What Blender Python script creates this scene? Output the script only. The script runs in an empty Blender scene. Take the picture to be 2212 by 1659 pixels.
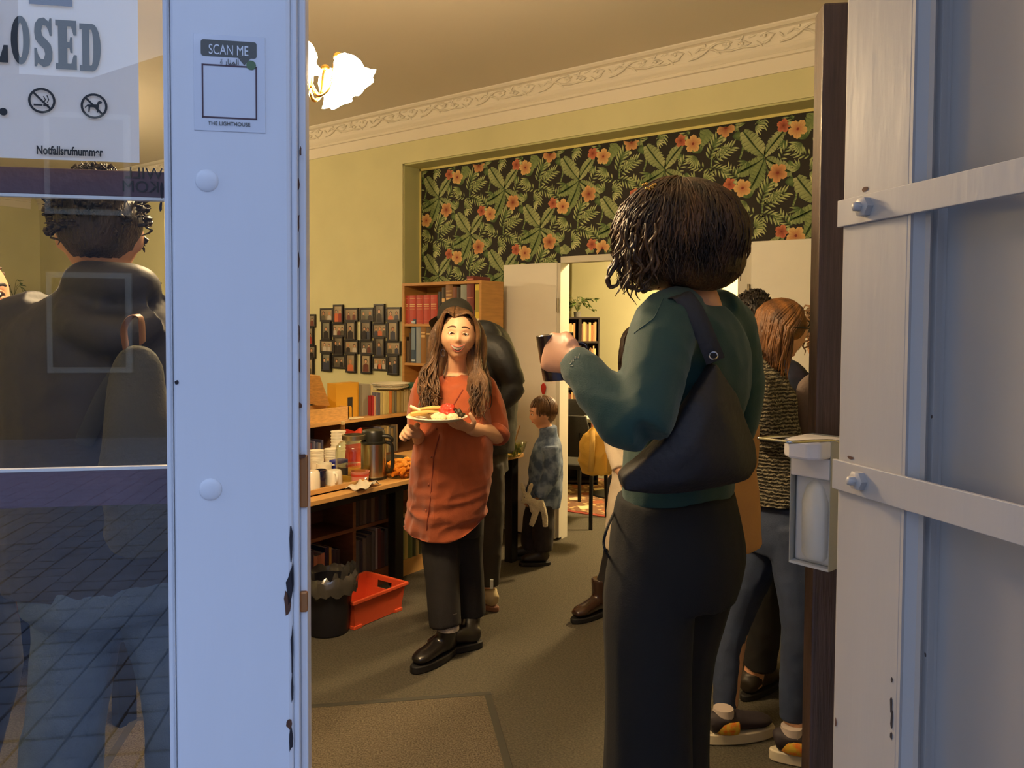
import bpy, math, random
import numpy as np
from mathutils import Vector as V, Matrix, Euler
from mathutils.bvhtree import BVHTree
R = math.radians
random.seed(7)
COL = bpy.context.scene.collection
SC = bpy.context.scene
# ---------------------------------------------------------------- camera, world, exposure
W, H, F = 2212, 1659, 1660.0
YAW, PIT, ROL, SHY = R(35.5), R(-2.0), R(.3), -.028
CAMP = V((0, 0, 1.55))
CM = Matrix.Rotation(YAW, 3, 'Z') @ Matrix.Rotation(math.pi/2+PIT, 3, 'X') @ Matrix.Rotation(ROL, 3, 'Z')
FW = V((-math.sin(YAW), math.cos(YAW), 0)); RT = V((math.cos(YAW), math.sin(YAW), 0)); UP = V((0, 0, 1))
cd = bpy.data.cameras.new('camera'); cam = bpy.data.objects.new('camera', cd); COL.objects.link(cam)
cd.sensor_width = 36; cd.sensor_fit = 'HORIZONTAL'; cd.lens = 36*F/W; cd.shift_y = SHY; cd.clip_start = .02
cam.matrix_world = Matrix.Translation(CAMP) @ CM.to_4x4()
SC.camera = cam
vs = SC.view_settings; vs.view_transform = 'Standard'; vs.look = 'None'; vs.gamma = 1; vs.use_curve_mapping = False
vs.exposure = 0.0
wd = bpy.data.worlds.new('world'); SC.world = wd; wd.use_nodes = True
_n = wd.node_tree.nodes; _l = wd.node_tree.links; _n.clear()
_o = _n.new('ShaderNodeOutputWorld'); _b = _n.new('ShaderNodeBackground'); _r = _n.new('ShaderNodeValToRGB')
_t = _n.new('ShaderNodeTexCoord'); _s = _n.new('ShaderNodeSeparateXYZ')
_l.new(_t.outputs['Generated'], _s.inputs[0]); _l.new(_s.outputs[2], _r.inputs[0]); _l.new(_r.outputs[0], _b.inputs[0]); _l.new(_b.outputs[0], _o.inputs[0])
_r.color_ramp.elements[0].position = 0; _r.color_ramp.elements[0].color = (.70, .82, 1, 1)
_r.color_ramp.elements[1].position = .8; _r.color_ramp.elements[1].color = (.38, .55, 1, 1)
_b.inputs[1].default_value = 2.1
def Ray(x, y): return CM @ V(((x-W/2)/F, -(y-H/2)/F+SHY*W/F, -1))
def Q(x, y, d):
    r = Ray(x, y); return CAMP + r*(d/r.dot(FW))
def PLN(x, y, ax, v):
    r = Ray(x, y); return CAMP + r*((v-CAMP[ax])/r[ax])
def PLG(x, y, p, n):
    r = Ray(x, y); return CAMP + r*((V(p)-CAMP).dot(V(n))/r.dot(V(n)))
def Gd(x, y): return PLN(x, y, 2, 0)
# ---------------------------------------------------------------- materials
def srgb(*c):
    return tuple(((v/255)/12.92 if v/255 <= .04045 else ((v/255+.055)/1.055)**2.4) for v in c)
MATS = {}
def M(name, col, rough=.6, metal=0, bump=0, bs=40, var=0, vs_=6, spec=.5, emit=0, coat=0, sheen=0, st=(1, 1, 1), kind='noise', col2=None, trans=0, alpha=1, det=3, sharp=None):
    if name in MATS: return MATS[name]
    m = bpy.data.materials.new(name); m.use_nodes = True; nt = m.node_tree; n = nt.nodes; l = nt.links
    p = n['Principled BSDF']; col = (*col[:3], 1)
    p.inputs['Base Color'].default_value = col; p.inputs['Roughness'].default_value = rough
    p.inputs['Metallic'].default_value = metal; p.inputs['Specular IOR Level'].default_value = spec
    p.inputs['Coat Weight'].default_value = coat; p.inputs['Sheen Weight'].default_value = sheen
    p.inputs['Transmission Weight'].default_value = trans; p.inputs['Alpha'].default_value = alpha
    if emit:
        p.inputs['Emission Color'].default_value = col; p.inputs['Emission Strength'].default_value = emit
    tc = n.new('ShaderNodeTexCoord'); mp = n.new('ShaderNodeMapping'); l.new(tc.outputs['Object'], mp.inputs[0]); mp.inputs['Scale'].default_value = st
    def tex(s):
        if kind == 'wave':
            t = n.new('ShaderNodeTexWave'); t.inputs['Scale'].default_value = s; t.inputs['Distortion'].default_value = 3; t.inputs['Detail'].default_value = 3
        elif kind == 'voronoi':
            t = n.new('ShaderNodeTexVoronoi'); t.inputs['Scale'].default_value = s
        else:
            t = n.new('ShaderNodeTexNoise'); t.inputs['Scale'].default_value = s; t.inputs['Detail'].default_value = det
        l.new(mp.outputs[0], t.inputs['Vector']); return t
    if var or col2:
        t = tex(vs_); r = n.new('ShaderNodeValToRGB'); l.new(t.outputs[0], r.inputs[0]); l.new(r.outputs[0], p.inputs['Base Color'])
        c2 = (*col2[:3], 1) if col2 else tuple(min(1, max(0, v*(1+var))) for v in col[:3])+(1,)
        c1 = col if col2 else tuple(v*(1-var) for v in col[:3])+(1,)
        lo, hi = sharp or (.3, .7)
        r.color_ramp.elements[0].position = lo; r.color_ramp.elements[1].position = hi
        r.color_ramp.elements[0].color = c1; r.color_ramp.elements[1].color = c2
    if bump:
        t = tex(bs); b = n.new('ShaderNodeBump'); b.inputs['Strength'].default_value = min(1, bump); b.inputs['Distance'].default_value = .01*max(1, bump)
        l.new(t.outputs[0], b.inputs['Height']); l.new(b.outputs[0], p.inputs['Normal'])
    MATS[name] = m; return m
def Mvc(name, rough=.8, spec=.3):
    m = bpy.data.materials.new(name); m.use_nodes = True; n = m.node_tree.nodes; p = n['Principled BSDF']
    a = n.new('ShaderNodeVertexColor'); a.layer_name = 'Col'; m.node_tree.links.new(a.outputs[0], p.inputs['Base Color'])
    p.inputs['Roughness'].default_value = rough; p.inputs['Specular IOR Level'].default_value = spec; MATS[name] = m; return m
def Mglass(name, tint=(1, 1, 1), ior=1.5, rough=0):
    """clear sheet: transparent body, mirror reflection after Schlick, the same from both sides"""
    m = bpy.data.materials.new(name); m.use_nodes = True; n = m.node_tree.nodes; l = m.node_tree.links; n.clear(); f0 = ((ior-1)/(ior+1))**2
    o = n.new('ShaderNodeOutputMaterial'); mx = n.new('ShaderNodeMixShader'); t = n.new('ShaderNodeBsdfTransparent'); g = n.new('ShaderNodeBsdfGlossy'); f = n.new('ShaderNodeLayerWeight')
    pw = n.new('ShaderNodeMath'); pw.operation = 'POWER'; pw.inputs[1].default_value = 5; ma = n.new('ShaderNodeMath'); ma.operation = 'MULTIPLY_ADD'; ma.inputs[1].default_value = 1-f0; ma.inputs[2].default_value = f0
    l.new(f.outputs['Facing'], pw.inputs[0]); l.new(pw.outputs[0], ma.inputs[0]); l.new(ma.outputs[0], mx.inputs[0])
    t.inputs[0].default_value = (*tint, 1); g.inputs['Roughness'].default_value = rough
    l.new(t.outputs[0], mx.inputs[1]); l.new(g.outputs[0], mx.inputs[2]); l.new(mx.outputs[0], o.inputs[0]); MATS[name] = m; return m
# ---------------------------------------------------------------- mesh builder
class MB:
    def __init__(s): s.v = []; s.f = []; s.m = []; s.c = []
    def add(s, vs, fs, mi=0, cols=None):
        o = len(s.v); s.v += [tuple(v) for v in vs]
        for f in fs: s.f.append(tuple(i+o for i in f)); s.m.append(mi)
        s.c += list(cols) if cols else [(1, 1, 1)]*len(vs)
        return s
    def box(s, c, d, rot=None, mi=0, col=None):
        x, y, z = d[0]/2, d[1]/2, d[2]/2; vs = [V((a*x, b*y, e*z)) for a in (-1, 1) for b in (-1, 1) for e in (-1, 1)]
        if rot is not None: vs = [rot @ v for v in vs]
        vs = [v+V(c) for v in vs]
        return s.add(vs, [(0, 1, 3, 2), (4, 6, 7, 5), (0, 4, 5, 1), (2, 3, 7, 6), (0, 2, 6, 4), (1, 5, 7, 3)], mi, [col]*8 if col else None)
    def bx(s, x0, x1, y0, y1, z0, z1, mi=0): return s.box(((x0+x1)/2, (y0+y1)/2, (z0+z1)/2), (abs(x1-x0), abs(y1-y0), abs(z1-z0)), None, mi)
    def tube(s, pts, rad, n=8, side=None, mi=0, caps=True, col=None):
        pts = [V(p) for p in pts]; k = len(pts)
        if not isinstance(rad, (list, tuple)): rad = [rad]*k
        T = [(pts[min(i+1, k-1)]-pts[max(i-1, 0)]).normalized() for i in range(k)]
        a = V(side) if side is not None else (V((0, 0, 1)) if abs(T[0].z) < .9 else V((1, 0, 0)))
        vs = []
        for i in range(k):
            a2 = a - T[i]*a.dot(T[i])
            if a2.length < 1e-6: a2 = T[i].orthogonal()
            a2.normalize(); b = T[i].cross(a2)
            if side is None: a = a2
            r = rad[i]; ra, rb = (r if isinstance(r, (list, tuple)) else (r, r))
            for j in range(n):
                t = 2*math.pi*j/n; vs.append(pts[i]+a2*(ra*math.cos(t))+b*(rb*math.sin(t)))
        fs = [(i*n+j, i*n+(j+1) % n, (i+1)*n+(j+1) % n, (i+1)*n+j) for i in range(k-1) for j in range(n)]
        if caps: fs += [tuple(range(n-1, -1, -1)), tuple(range((k-1)*n, k*n))]
        return s.add(vs, fs, mi, [col]*len(vs) if col else None)
    def cyl(s, p0, p1, r0, r1=None, n=16, mi=0): return s.tube([p0, p1], [r0, r0 if r1 is None else r1], n, None, mi)
    def lathe(s, prof, n=20, c=(0, 0, 0), mat=None, mi=0, close=False, wob=None):
        vs = []
        for (r, z) in prof:
            for j in range(n):
                t = 2*math.pi*j/n; w = wob(t, r, z) if wob else 1
                v = V((r*w*math.cos(t), r*w*math.sin(t), z)); v = (mat @ v) if mat is not None else v; vs.append(v+V(c))
        k = len(prof); fs = [(i*n+j, i*n+(j+1) % n, (i+1)*n+(j+1) % n, (i+1)*n+j) for i in range(k-1) for j in range(n)]
        if prof[0][0] > 1e-5: fs.append(tuple(range(n-1, -1, -1)))
        if prof[-1][0] > 1e-5 and not close: fs.append(tuple(range((k-1)*n, k*n)))
        return s.add(vs, fs, mi)
    def prism(s, poly, z0, z1, mat=None, c=(0, 0, 0), mi=0, col=None):
        n = len(poly); vs = [V((x, y, z0)) for x, y in poly]+[V((x, y, z1)) for x, y in poly]
        if mat is not None: vs = [mat @ v for v in vs]
        vs = [v+V(c) for v in vs]
        return s.add(vs, [tuple(range(n-1, -1, -1)), tuple(range(n, 2*n))]+[(i, (i+1) % n, n+(i+1) % n, n+i) for i in range(n)], mi, [col]*len(vs) if col else None)
    def ell(s, c, r, mat=None, nu=16, nv=10, mi=0, col=None):
        vs = []
        for i in range(nv+1):
            ph = -math.pi/2+math.pi*i/nv
            for j in range(nu):
                t = 2*math.pi*j/nu; v = V((r[0]*math.cos(ph)*math.cos(t), r[1]*math.cos(ph)*math.sin(t), r[2]*math.sin(ph)))
                vs.append((mat @ v if mat is not None else v)+V(c))
        return s.add(vs, [(i*nu+j, i*nu+(j+1) % nu, (i+1)*nu+(j+1) % nu, (i+1)*nu+j) for i in range(nv) for j in range(nu)], mi, [col]*len(vs) if col else None)
    def xf(s, mat): s.v = [tuple(mat @ V(v)) for v in s.v]; return s
    def mesh(s, name='tmp', smooth=None, org=None):
        me = bpy.data.meshes.new(name); vs = s.v
        if org is not None: vs = [(a-org[0], b-org[1], c-org[2]) for a, b, c in vs]
        me.from_pydata(vs, [], s.f); me.validate(verbose=False)
        if len(me.polygons) == len(s.m): me.polygons.foreach_set('material_index', s.m)
        if any(c != (1, 1, 1) for c in s.c):
            ca = me.color_attributes.new('Col', 'FLOAT_COLOR', 'POINT')
            ca.data.foreach_set('color', [x for c in s.c for x in (*c, 1)])
        if smooth is not None:
            me.shade_smooth()
            if smooth < 170: me.set_sharp_from_angle(angle=R(smooth))
        me.update(); return me
    def build(s, name, mats, parent=None, smooth=None, bevel=0, org=None, bseg=2):
        me = s.mesh(name, smooth, org)
        for m in (mats if isinstance(mats, (list, tuple)) else [mats]): me.materials.append(m)
        o = bpy.data.objects.new(name, me); COL.objects.link(o)
        if parent is not None: o.parent = parent
        if bevel:
            b = o.modifiers.new('bevel', 'BEVEL'); b.width = bevel; b.segments = bseg; b.limit_method = 'ANGLE'; b.angle_limit = R(40)
        return o
def tag(o, label=None, cat=None, group=None, kind=None):
    if label: o['label'] = label
    if cat: o['category'] = cat
    if group: o['group'] = group
    if kind: o['kind'] = kind
    return o
def thing(name, label, cat, loc=(0, 0, 0), rz=0, group=None, kind=None):
    o = bpy.data.objects.new(name, None); COL.objects.link(o); o.location = loc; o.rotation_euler = (0, 0, rz); o.empty_display_size = .05
    return tag(o, label, cat, group, kind)
def struct(o): o['kind'] = 'structure'; return o
def kids(o): return list(o.children)
def copy_tree(o, parent=None):
    c = o.copy(); COL.objects.link(c)
    if parent is not None: c.parent = parent
    for k in kids(o): copy_tree(k, c)
    return c
def to_mesh(o):
    dg = bpy.context.evaluated_depsgraph_get(); me = bpy.data.meshes.new_from_object(o.evaluated_get(dg)); d = bpy.data.objects.new(o.name+'_', me); nm = o.name
    mw = o.matrix_basis.copy(); par = o.parent; bpy.data.objects.remove(o); d.name = nm; COL.objects.link(d); d.matrix_basis = mw
    if par is not None: d.parent = par
    return d
def text(name, s, size, mat, parent, mtx, bold=0, ext=.0002, sx=1, width=None):
    cu = bpy.data.curves.new(name, 'FONT'); cu.body = s; cu.size = size; cu.extrude = ext; cu.offset = bold; cu.materials.append(mat)
    o = bpy.data.objects.new(name, cu); COL.objects.link(o); o = to_mesh(o)
    if width:
        xs = [v.co.x for v in o.data.vertices]; sx = width/max(1e-6, max(xs)-min(xs))
    o.matrix_basis = mtx @ Matrix.Diagonal((sx, 1, 1, 1))
    if parent is not None: o.parent = parent
    return o
def solid(mb, vox, it=3, dec=None):
    """one continuous skin round overlapping closed volumes; returns (verts Nx3, mesh)"""
    me = mb.mesh(); ob = bpy.data.objects.new('tmp', me); COL.objects.link(ob)
    m = ob.modifiers.new('r', 'REMESH'); m.mode = 'VOXEL'; m.voxel_size = vox; m.adaptivity = 0
    if it:
        q = ob.modifiers.new('s', 'SMOOTH'); q.factor = .5; q.iterations = it
    dg = bpy.context.evaluated_depsgraph_get(); r = bpy.data.meshes.new_from_object(ob.evaluated_get(dg))
    bpy.data.objects.remove(ob); bpy.data.meshes.remove(me); return r
def co_of(me):
    a = np.empty(len(me.vertices)*3, np.float32); me.vertices.foreach_get('co', a); return a.reshape(-1, 3)
def no_of(me):
    a = np.empty(len(me.vertices)*3, np.float32); me.vertex_normals.foreach_get('vector', a); return a.reshape(-1, 3)
def set_co(me, a): me.vertices.foreach_set('co', a.astype(np.float32).ravel()); me.update()
def wav(p, sc, seed, n=9):
    """smooth vector noise in about -1..1 for Nx3 points"""
    r = np.random.RandomState(seed); o = np.zeros(len(p))
    for i in range(n):
        k = r.normal(size=3); k /= np.linalg.norm(k); k *= sc*(.6+.9*r.rand()); o += np.sin(p @ k + r.rand()*6.28 + .8*np.sin(p @ (k[[1, 2, 0]]*.7)+r.rand()*6))
    return o/np.sqrt(n)/1.2
def fold(me, amp, sc, seed, stretch=(1, 1, 1), ridge=True, mask=None):
    a = co_of(me); n = no_of(me); w = wav(a*np.array(stretch), sc, seed)
    if ridge: w = .5-np.abs(w)
    w = w*amp
    if mask is not None: w = w*mask(a)
    set_co(me, a+n*w[:, None])
def mesh_obj(name, me, mats, parent=None, org=None, smooth=180):
    if org is not None: set_co(me, co_of(me)-np.array(org))
    me.materials.clear()
    for m in (mats if isinstance(mats, (list, tuple)) else [mats]): me.materials.append(m)
    me.shade_smooth()
    if smooth < 170: me.set_sharp_from_angle(angle=R(smooth))
    o = bpy.data.objects.new(name, me); COL.objects.link(o)
    if parent is not None: o.parent = parent
    return o
def cut(me, fn):
    """drop the vertices where fn(Nx3)->bool"""
    import bmesh
    k = fn(co_of(me)); bm = bmesh.new(); bm.from_mesh(me); bm.verts.ensure_lookup_table()
    bmesh.ops.delete(bm, geom=[bm.verts[i] for i in np.nonzero(k)[0]], context='VERTS'); bm.to_mesh(me); bm.free(); me.update(); return me
def hem(me, z):
    """pull everything under height z(x,y) up to it so the garment ends in one clean line"""
    a = co_of(me); zz = z(a); b = a[:, 2] < zz; a[b, 2] = zz[b]; set_co(me, a)
def catmull(pts, k):
    pts = [V(p) for p in pts]; out = []
    for i in range(len(pts)-1):
        p0 = pts[max(i-1, 0)]; p1 = pts[i]; p2 = pts[i+1]; p3 = pts[min(i+2, len(pts)-1)]
        for j in range(k):
            t = j/k; out.append(.5*((2*p1)+(p2-p0)*t+(2*p0-5*p1+4*p2-p3)*t*t+(3*p1-p0-3*p2+p3)*t**3))
    out.append(pts[-1]); return out
def ctube(mb, pts, rads, k=5, n=14, side=None, **kw):
    """smooth tube through joints; radii r or (a,b)"""
    P = [V((*p,)) for p in pts]; Rr = [(r if isinstance(r, (tuple, list)) else (r, r)) for r in rads]
    pp = catmull(P, k); rr = catmull([V((a, b, 0)) for a, b in Rr], k)
    return mb.tube(pp, [(max(.001, v.x), max(.001, v.y)) for v in rr], n, side, **kw)
LAMP_E, LAMP2_E = 235, 600
# ================================================================ SETTING
YW, YN, ZC = 4.63, 4.83, 3.32           # main back wall, niche plane, ceiling
NX0, NX1, NZ = -4.412, .45, 2.89        # niche
DX0, DX1, DZ = -2.965, -1.62, 2.03      # doorway to the back room
XL, XR, YF = -10.9, .45, -.46
P0 = V((-.624, .513, 0)); TD = V((math.sin(R(45)), math.cos(R(45)), 0)); NI = V((-TD.y, TD.x, 0))   # diagonal shop front
m_wall = M('yellow_paint', srgb(208, 204, 160), .75, var=.04, vs_=3, bump=.06, bs=60)
m_reveal = M('green_paint', srgb(190, 190, 140), .8, bump=.05, bs=60)
m_ceil = M('ceiling_paint', srgb(214, 205, 190), .85, bump=.05, bs=30)
m_plaster = M('cornice_plaster', srgb(228, 221, 208), .7, bump=.08, bs=80)
m_white = M('white_door_paint', srgb(226, 222, 212), .45, bump=.03, bs=30, var=.03, vs_=4)
m_frame = M('grey_door_frame', srgb(205, 200, 186), .5)
m_carpet = M('carpet', srgb(112, 106, 92), .95, var=.28, vs_=120, bump=1.5, bs=300, spec=.1, det=6)
m_dark = M('dark_seam', (.01, .01, .01), .8)
m_gold = M('polished_brass', srgb(205, 160, 80), .25, 1)
f = MB().bx(XL-.2, 1.2, -4, 8, -.1, 0).build('floor', m_carpet); struct(f)
# floor follows the diagonal shop front: pavement lies 2 cm lower in front of it
f.data.clear_geometry()
fl = [(XL-.1, YF), (P0+TD*-1.38)[:2], (P0+TD*1.52)[:2], (XR+.0, 8), (XL-.1, 8)]
tmp = MB().prism([(a, b) for a, b in fl], -.12, 0).mesh('floor'); tmp.materials.append(m_carpet); f.data = tmp
struct(MB().bx(XL-.1, .6, YF-.1, 5.0, ZC, ZC+.1).build('ceiling', m_ceil))
# back wall with the niche and the doorway cut through it
wb = thing('wall_back', None, None, kind='structure')
b = MB(); b.bx(XL-.1, NX0, YW, YN+.22, 0, ZC); b.bx(NX0, NX1+.1, YW, YN+.22, NZ, ZC)
b.build('wall_face', m_wall, wb)
b = MB(); b.bx(NX0-.001, NX0+.012, YW+.012, YN, 0, NZ); b.bx(NX0, NX1, YW+.012, YN, NZ-.012, NZ+.001); b.build('niche_reveal', m_reveal, wb)
b = MB(); b.bx(NX0, DX0, YN, YN+.03, 0, NZ); b.bx(DX1, NX1+.1, YN, YN+.03, 0, NZ); b.bx(DX0, DX1, YN, YN+.03, DZ, NZ); b.build('niche_back', M('wallpaper_ground', srgb(38, 34, 32), .8), wb)
b = MB(); b.bx(NX0+.012, NX0+.026, YN-.008, YN, 0, NZ-.012); b.bx(NX0+.012, NX1, YN-.008, YN, NZ-.030, NZ-.012); b.build('edge_strip', M('yellow_trim', srgb(228, 216, 140), .6), wb)
struct(MB().bx(XL-.2, XL, YF-.2, YN, 0, ZC).build('wall_left', m_wall))
struct(MB().bx(XR, XR+.12, 1.7, YN+.2, 0, ZC).build('wall_right', m_wall))
struct(MB().bx(XL, -1.62, YF-.12, YF, 0, ZC).build('wall_front', m_wall))
# diagonal shop-front wall beside and above the door
def diag(s0, s1, z0, z1, d0=0, d1=.14):
    o = P0; return [o+TD*s0+NI*d0, o+TD*s1+NI*d0, o+TD*s1+NI*d1, o+TD*s0+NI*d1]
m_ext = M('exterior_plaster', srgb(176, 178, 184), .8, var=.06, vs_=5, bump=.2, bs=80)
def diagbox(mb, s0, s1, z0, z1, d0, d1, mi=0):
    q = diag(s0, s1, z0, z1, d0, d1); mb.prism([(p.x, p.y) for p in q], z0, z1, None, (0, 0, 0), mi); return mb
w = MB(); diagbox(w, .82, 1.52, 0, ZC, 0, .14); diagbox(w, -1.38, -.78, 0, ZC, 0, .14); diagbox(w, -.78, .82, 2.6, ZC, 0, .14)
struct(w.build('wall_diagonal', m_ext))
struct(diagbox(MB(), -.8, .66, -.02, .004, -.04, .14).build('trim_threshold', M('grey_stone', srgb(120, 118, 115), .7, var=.1)))
# wallpaper print -------------------------------------------------
wp = MB(); wrnd = random.Random(3)
LAY = [0]
def flat(pts, cols, x0, z0, depth):
    """fan polygon on the niche wall; pts 2d, first is the hub"""
    vs = [(x0+p[0], YN-.0006-depth, z0+p[1]) for p in pts]
    def ok(v): return NX0+.026 < v[0] < NX1-.4 and .3 < v[2] < NZ-.031 and not (DX0-.06 < v[0] < DX1+.06 and v[2] < DZ+.05)
    for i in range(1, len(vs)-1):
        t = (vs[0], vs[i], vs[i+1])
        if all(ok(q) for q in t): wp.add(t, [(0, 1, 2)], 0, [cols[0], cols[i], cols[i+1]])
def rot2(p, a): return (p[0]*math.cos(a)-p[1]*math.sin(a), p[0]*math.sin(a)+p[1]*math.cos(a))
G1, G2, G3, G4 = srgb(62, 82, 52), srgb(104, 126, 78), srgb(160, 172, 116), srgb(204, 206, 152)
OR, RD, YL, DKR = srgb(214, 140, 98), srgb(204, 112, 88), srgb(228, 196, 130), srgb(130, 60, 48)
def mixc(a, b, t): return tuple(x+(y-x)*t for x, y in zip(a, b))
def banana(x, z, ang, ln, wd, bend=0, a=G2, bcol=G4, dep=.001):
    n = 9; mid = []; 
    for i in range(n+1):
        t = i/n; mid.append((ln*t, bend*math.sin(t*math.pi*.5)*ln))
    for sgn in (1, -1):
        for i in range(n):
            t0, t1 = i/n, (i+1)/n
            w0 = wd*math.sin(math.pi*min(1, t0*.86+.07))**.7; w1 = wd*math.sin(math.pi*min(1, t1*.86+.07))**.7
            notch = .70+.30*wrnd.random()
            p = [mid[i], mid[i+1], (mid[i+1][0]+.1*wd, mid[i+1][1]+sgn*w1*notch), (mid[i][0]+.16*wd, mid[i][1]+sgn*w0)]
            q = [rot2(v, ang) for v in p]
            cc = mixc(a, bcol, .25+.6*(t0 if sgn > 0 else 1-t0)*(.7+.3*wrnd.random())); ed = mixc(cc, G1, .45)
            flat(q, [mixc(cc, G1, .35), mixc(cc, G1, .35), cc, ed], x, z, dep)
    m = [rot2((mid[i][0], mid[i][1]+s*.0035), ang) for s, rng in ((1, range(n+1)), (-1, range(n, -1, -1))) for i in rng]
    flat(m, [G1]*len(m), x, z, dep+.0006)
def leaflet(x, z, ang, ln, wd, a, bcol, dep):
    p = [(0, 0), (ln*.3, wd*.8), (ln*.6, wd*.75), (ln, 0), (ln*.6, -wd*.75), (ln*.3, -wd*.8), (0, 0)]
    flat([rot2((ln*.4, 0), ang)]+[rot2(v, ang) for v in p], [bcol, a, a, bcol, mixc(bcol, G4, .5), mixc(a, G1, .4), mixc(a, G1, .4), a], x, z, dep)
def frond(x, z, ang, ln, nl, ll, a=G1, bcol=G3, dep=.0016):
    for i in range(nl):
        t = .12+.88*i/nl; px, pz = rot2((ln*t, .12*ln*math.sin(t*2.2)), ang)
        for sgn in (1, -1):
            leaflet(x+px, z+pz, ang+sgn*(1.05-.55*t), ll*(.65+.5*math.sin(t*2.6)), ll*.15, mixc(a, G2, wrnd.random()*.6), mixc(bcol, G4, wrnd.random()*.5), dep+.00006*i)
def fan(x, z, ang, spread, n, ll, a, bcol, dep):
    for i in range(n):
        leaflet(x, z, ang-spread/2+spread*i/(n-1), ll*(.8+.25*wrnd.random()), ll*.12, a, bcol, dep+.00006*i)
def hib(x, z, r, c1, c2, cc, dep=.0028, a0=0):
    for k in range(5):
        a = a0+k*2*math.pi/5; pts = [(0, 0)]; cl = [cc]
        for j in range(-4, 5):
            t = j/4*.72; rr = r*(1.04-.42*(abs(t)/.72)**2.4)*(1+.05*math.cos(j*2.6)); pts.append((rr*math.cos(a+t), rr*math.sin(a+t))); cl.append(mixc(mixc(c1, c2, wrnd.random()), DKR, .35 if abs(j) == 4 else (.18 if j % 2 else 0)))
        flat(pts, cl, x, z, dep+.00008*k)
    flat([(0, 0)]+[(r*.16*math.cos(t), r*.16*math.sin(t)) for t in np.linspace(0, 6.2832, 7)], [DKR]*8, x, z, dep+.0006)
def heart(x, z, ang, ln, a, bcol, dep):
    p = [(0, 0), (.15*ln, .38*ln), (.5*ln, .36*ln), (.8*ln, .15*ln), (ln, 0), (.8*ln, -.15*ln), (.5*ln, -.36*ln), (.15*ln, -.38*ln), (0, 0)]
    flat([rot2((ln*.4, 0), ang)]+[rot2(v, ang) for v in p], [bcol]+[a, a, bcol, a, a, mixc(a, G1, .5), mixc(a, G1, .5), mixc(a, G1, .5), a], x, z, dep)
def vine(x, z, pts, dep, col):
    q = catmull([V((p[0], p[1], 0)) for p in pts], 4)
    for i in range(len(q)-1):
        d = (q[i+1]-q[i]).normalized(); nn = V((-d.y, d.x, 0))*.006
        flat([(q[i]+nn)[:2], (q[i+1]+nn)[:2], (q[i+1]-nn)[:2], (q[i]-nn)[:2]], [col, mixc(col, G4, .4), col, G1], x, z, dep)
for j in range(-1, 9):
    for i in range(-2, 9):
        x = -1.411-.667*i-(.333 if j % 2 else 0)+.667; z = 2.799-.322*j
        if not (NX0-.5 < x < -.6): continue
        vine(x, z, [(-.30, .07), (-.28, .0), (-.25, -.09), (-.27, -.17)], .0004, G2)
        vine(x, z, [(.30, .05), (.27, -.04), (.22, -.10), (.21, -.2)], .0004, G2)
        vine(x, z, [(-.12, -.17), (-.10, -.25), (-.06, -.33)], .0004, G1)
        for (hx, hz, ha, hl) in ((.15, -.02, .2, .06), (-.02, .09, -1.9, .06), (.04, .08, -1.2, .055), (.09, .1, -1.0, .06), (.03, -.32, -1.0, .07), (-.09, -.34, -1.8, .07), (.02, -.23, -.4, .06), (-.2, -.09, -2.3, .05), (.3, -.2, -1.9, .05)):
            heart(x+hx, z+hz, ha, hl, G1, G2, .0006)
        fan(x-.22, z-.19, -2.2, 2.2, 6, .085, G1, G2, .0008)
        frond(x+.19, z-.16, 1.05, .16, 6, .062); frond(x+.21, z-.17, .42, .17, 7, .06); frond(x+.20, z-.2, -.5, .12, 5, .055)
        frond(x+.19, z-.19, -1.6, .12, 5, .055); frond(x+.17, z-.2, 2.7, .1, 4, .05)
        fan(x+.11, z-.12, 3.9, 1.9, 8, .085, G1, G3, .0018); fan(x+.13, z-.1, 1.9, 1.7, 6, .075, G1, G2, .0017)
        fan(x+.10, z-.27, 2.6, 1.8, 6, .07, G1, G3, .0018); fan(x+.16, z-.28, .6, 1.6, 6, .075, G1, G3, .0019); fan(x+.16, z-.3, -.7, 1.3, 5, .07, G2, G4, .0019)
        bx, bz = x-.115, z-.17
        banana(bx, bz, 2.10, .215, .060, .14); banana(bx, bz, .66, .18, .042, .2); banana(bx+.01, bz-.02, -.32, .18, .052, -.25)
        banana(bx, bz-.01, 3.30, .18, .046, .28, G2, G3); banana(bx, bz-.02, 4.05, .19, .052, .22, G2, G3, .0013)
        hib(x, z, .041, OR, RD, DKR, .0028, wrnd.random()); hib(x+.085, z-.032, .056, YL, mixc(YL, OR, .35), mixc(OR, DKR, .5), .0030, wrnd.random())
        hib(x-.03, z-.283, .058, mixc(OR, YL, .35), mixc(OR, YL, .6), DKR, .0030, wrnd.random())
        fan(x+.02, z-.1, 3.6, 1.6, 6, .07, G1, G2, .0009); fan(x+.27, z-.08, -.9, 1.9, 7, .08, G1, G3, .0015); fan(x+.05, z+.06, 1.0, 2.0, 6, .06, G1, G2, .0009); frond(x-.27, z-.30, 2.2, .12, 5, .05); frond(x-.02, z-.21, .9, .10, 4, .05)
        heart(x+.30, z-.02, -2.0, .035, G3, G4, .003); heart(x-.3, z-.3, -1.2, .035, G3, G4, .003)
wp.build('wallpaper_print', Mvc('wallpaper_print', .75), wb)
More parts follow.
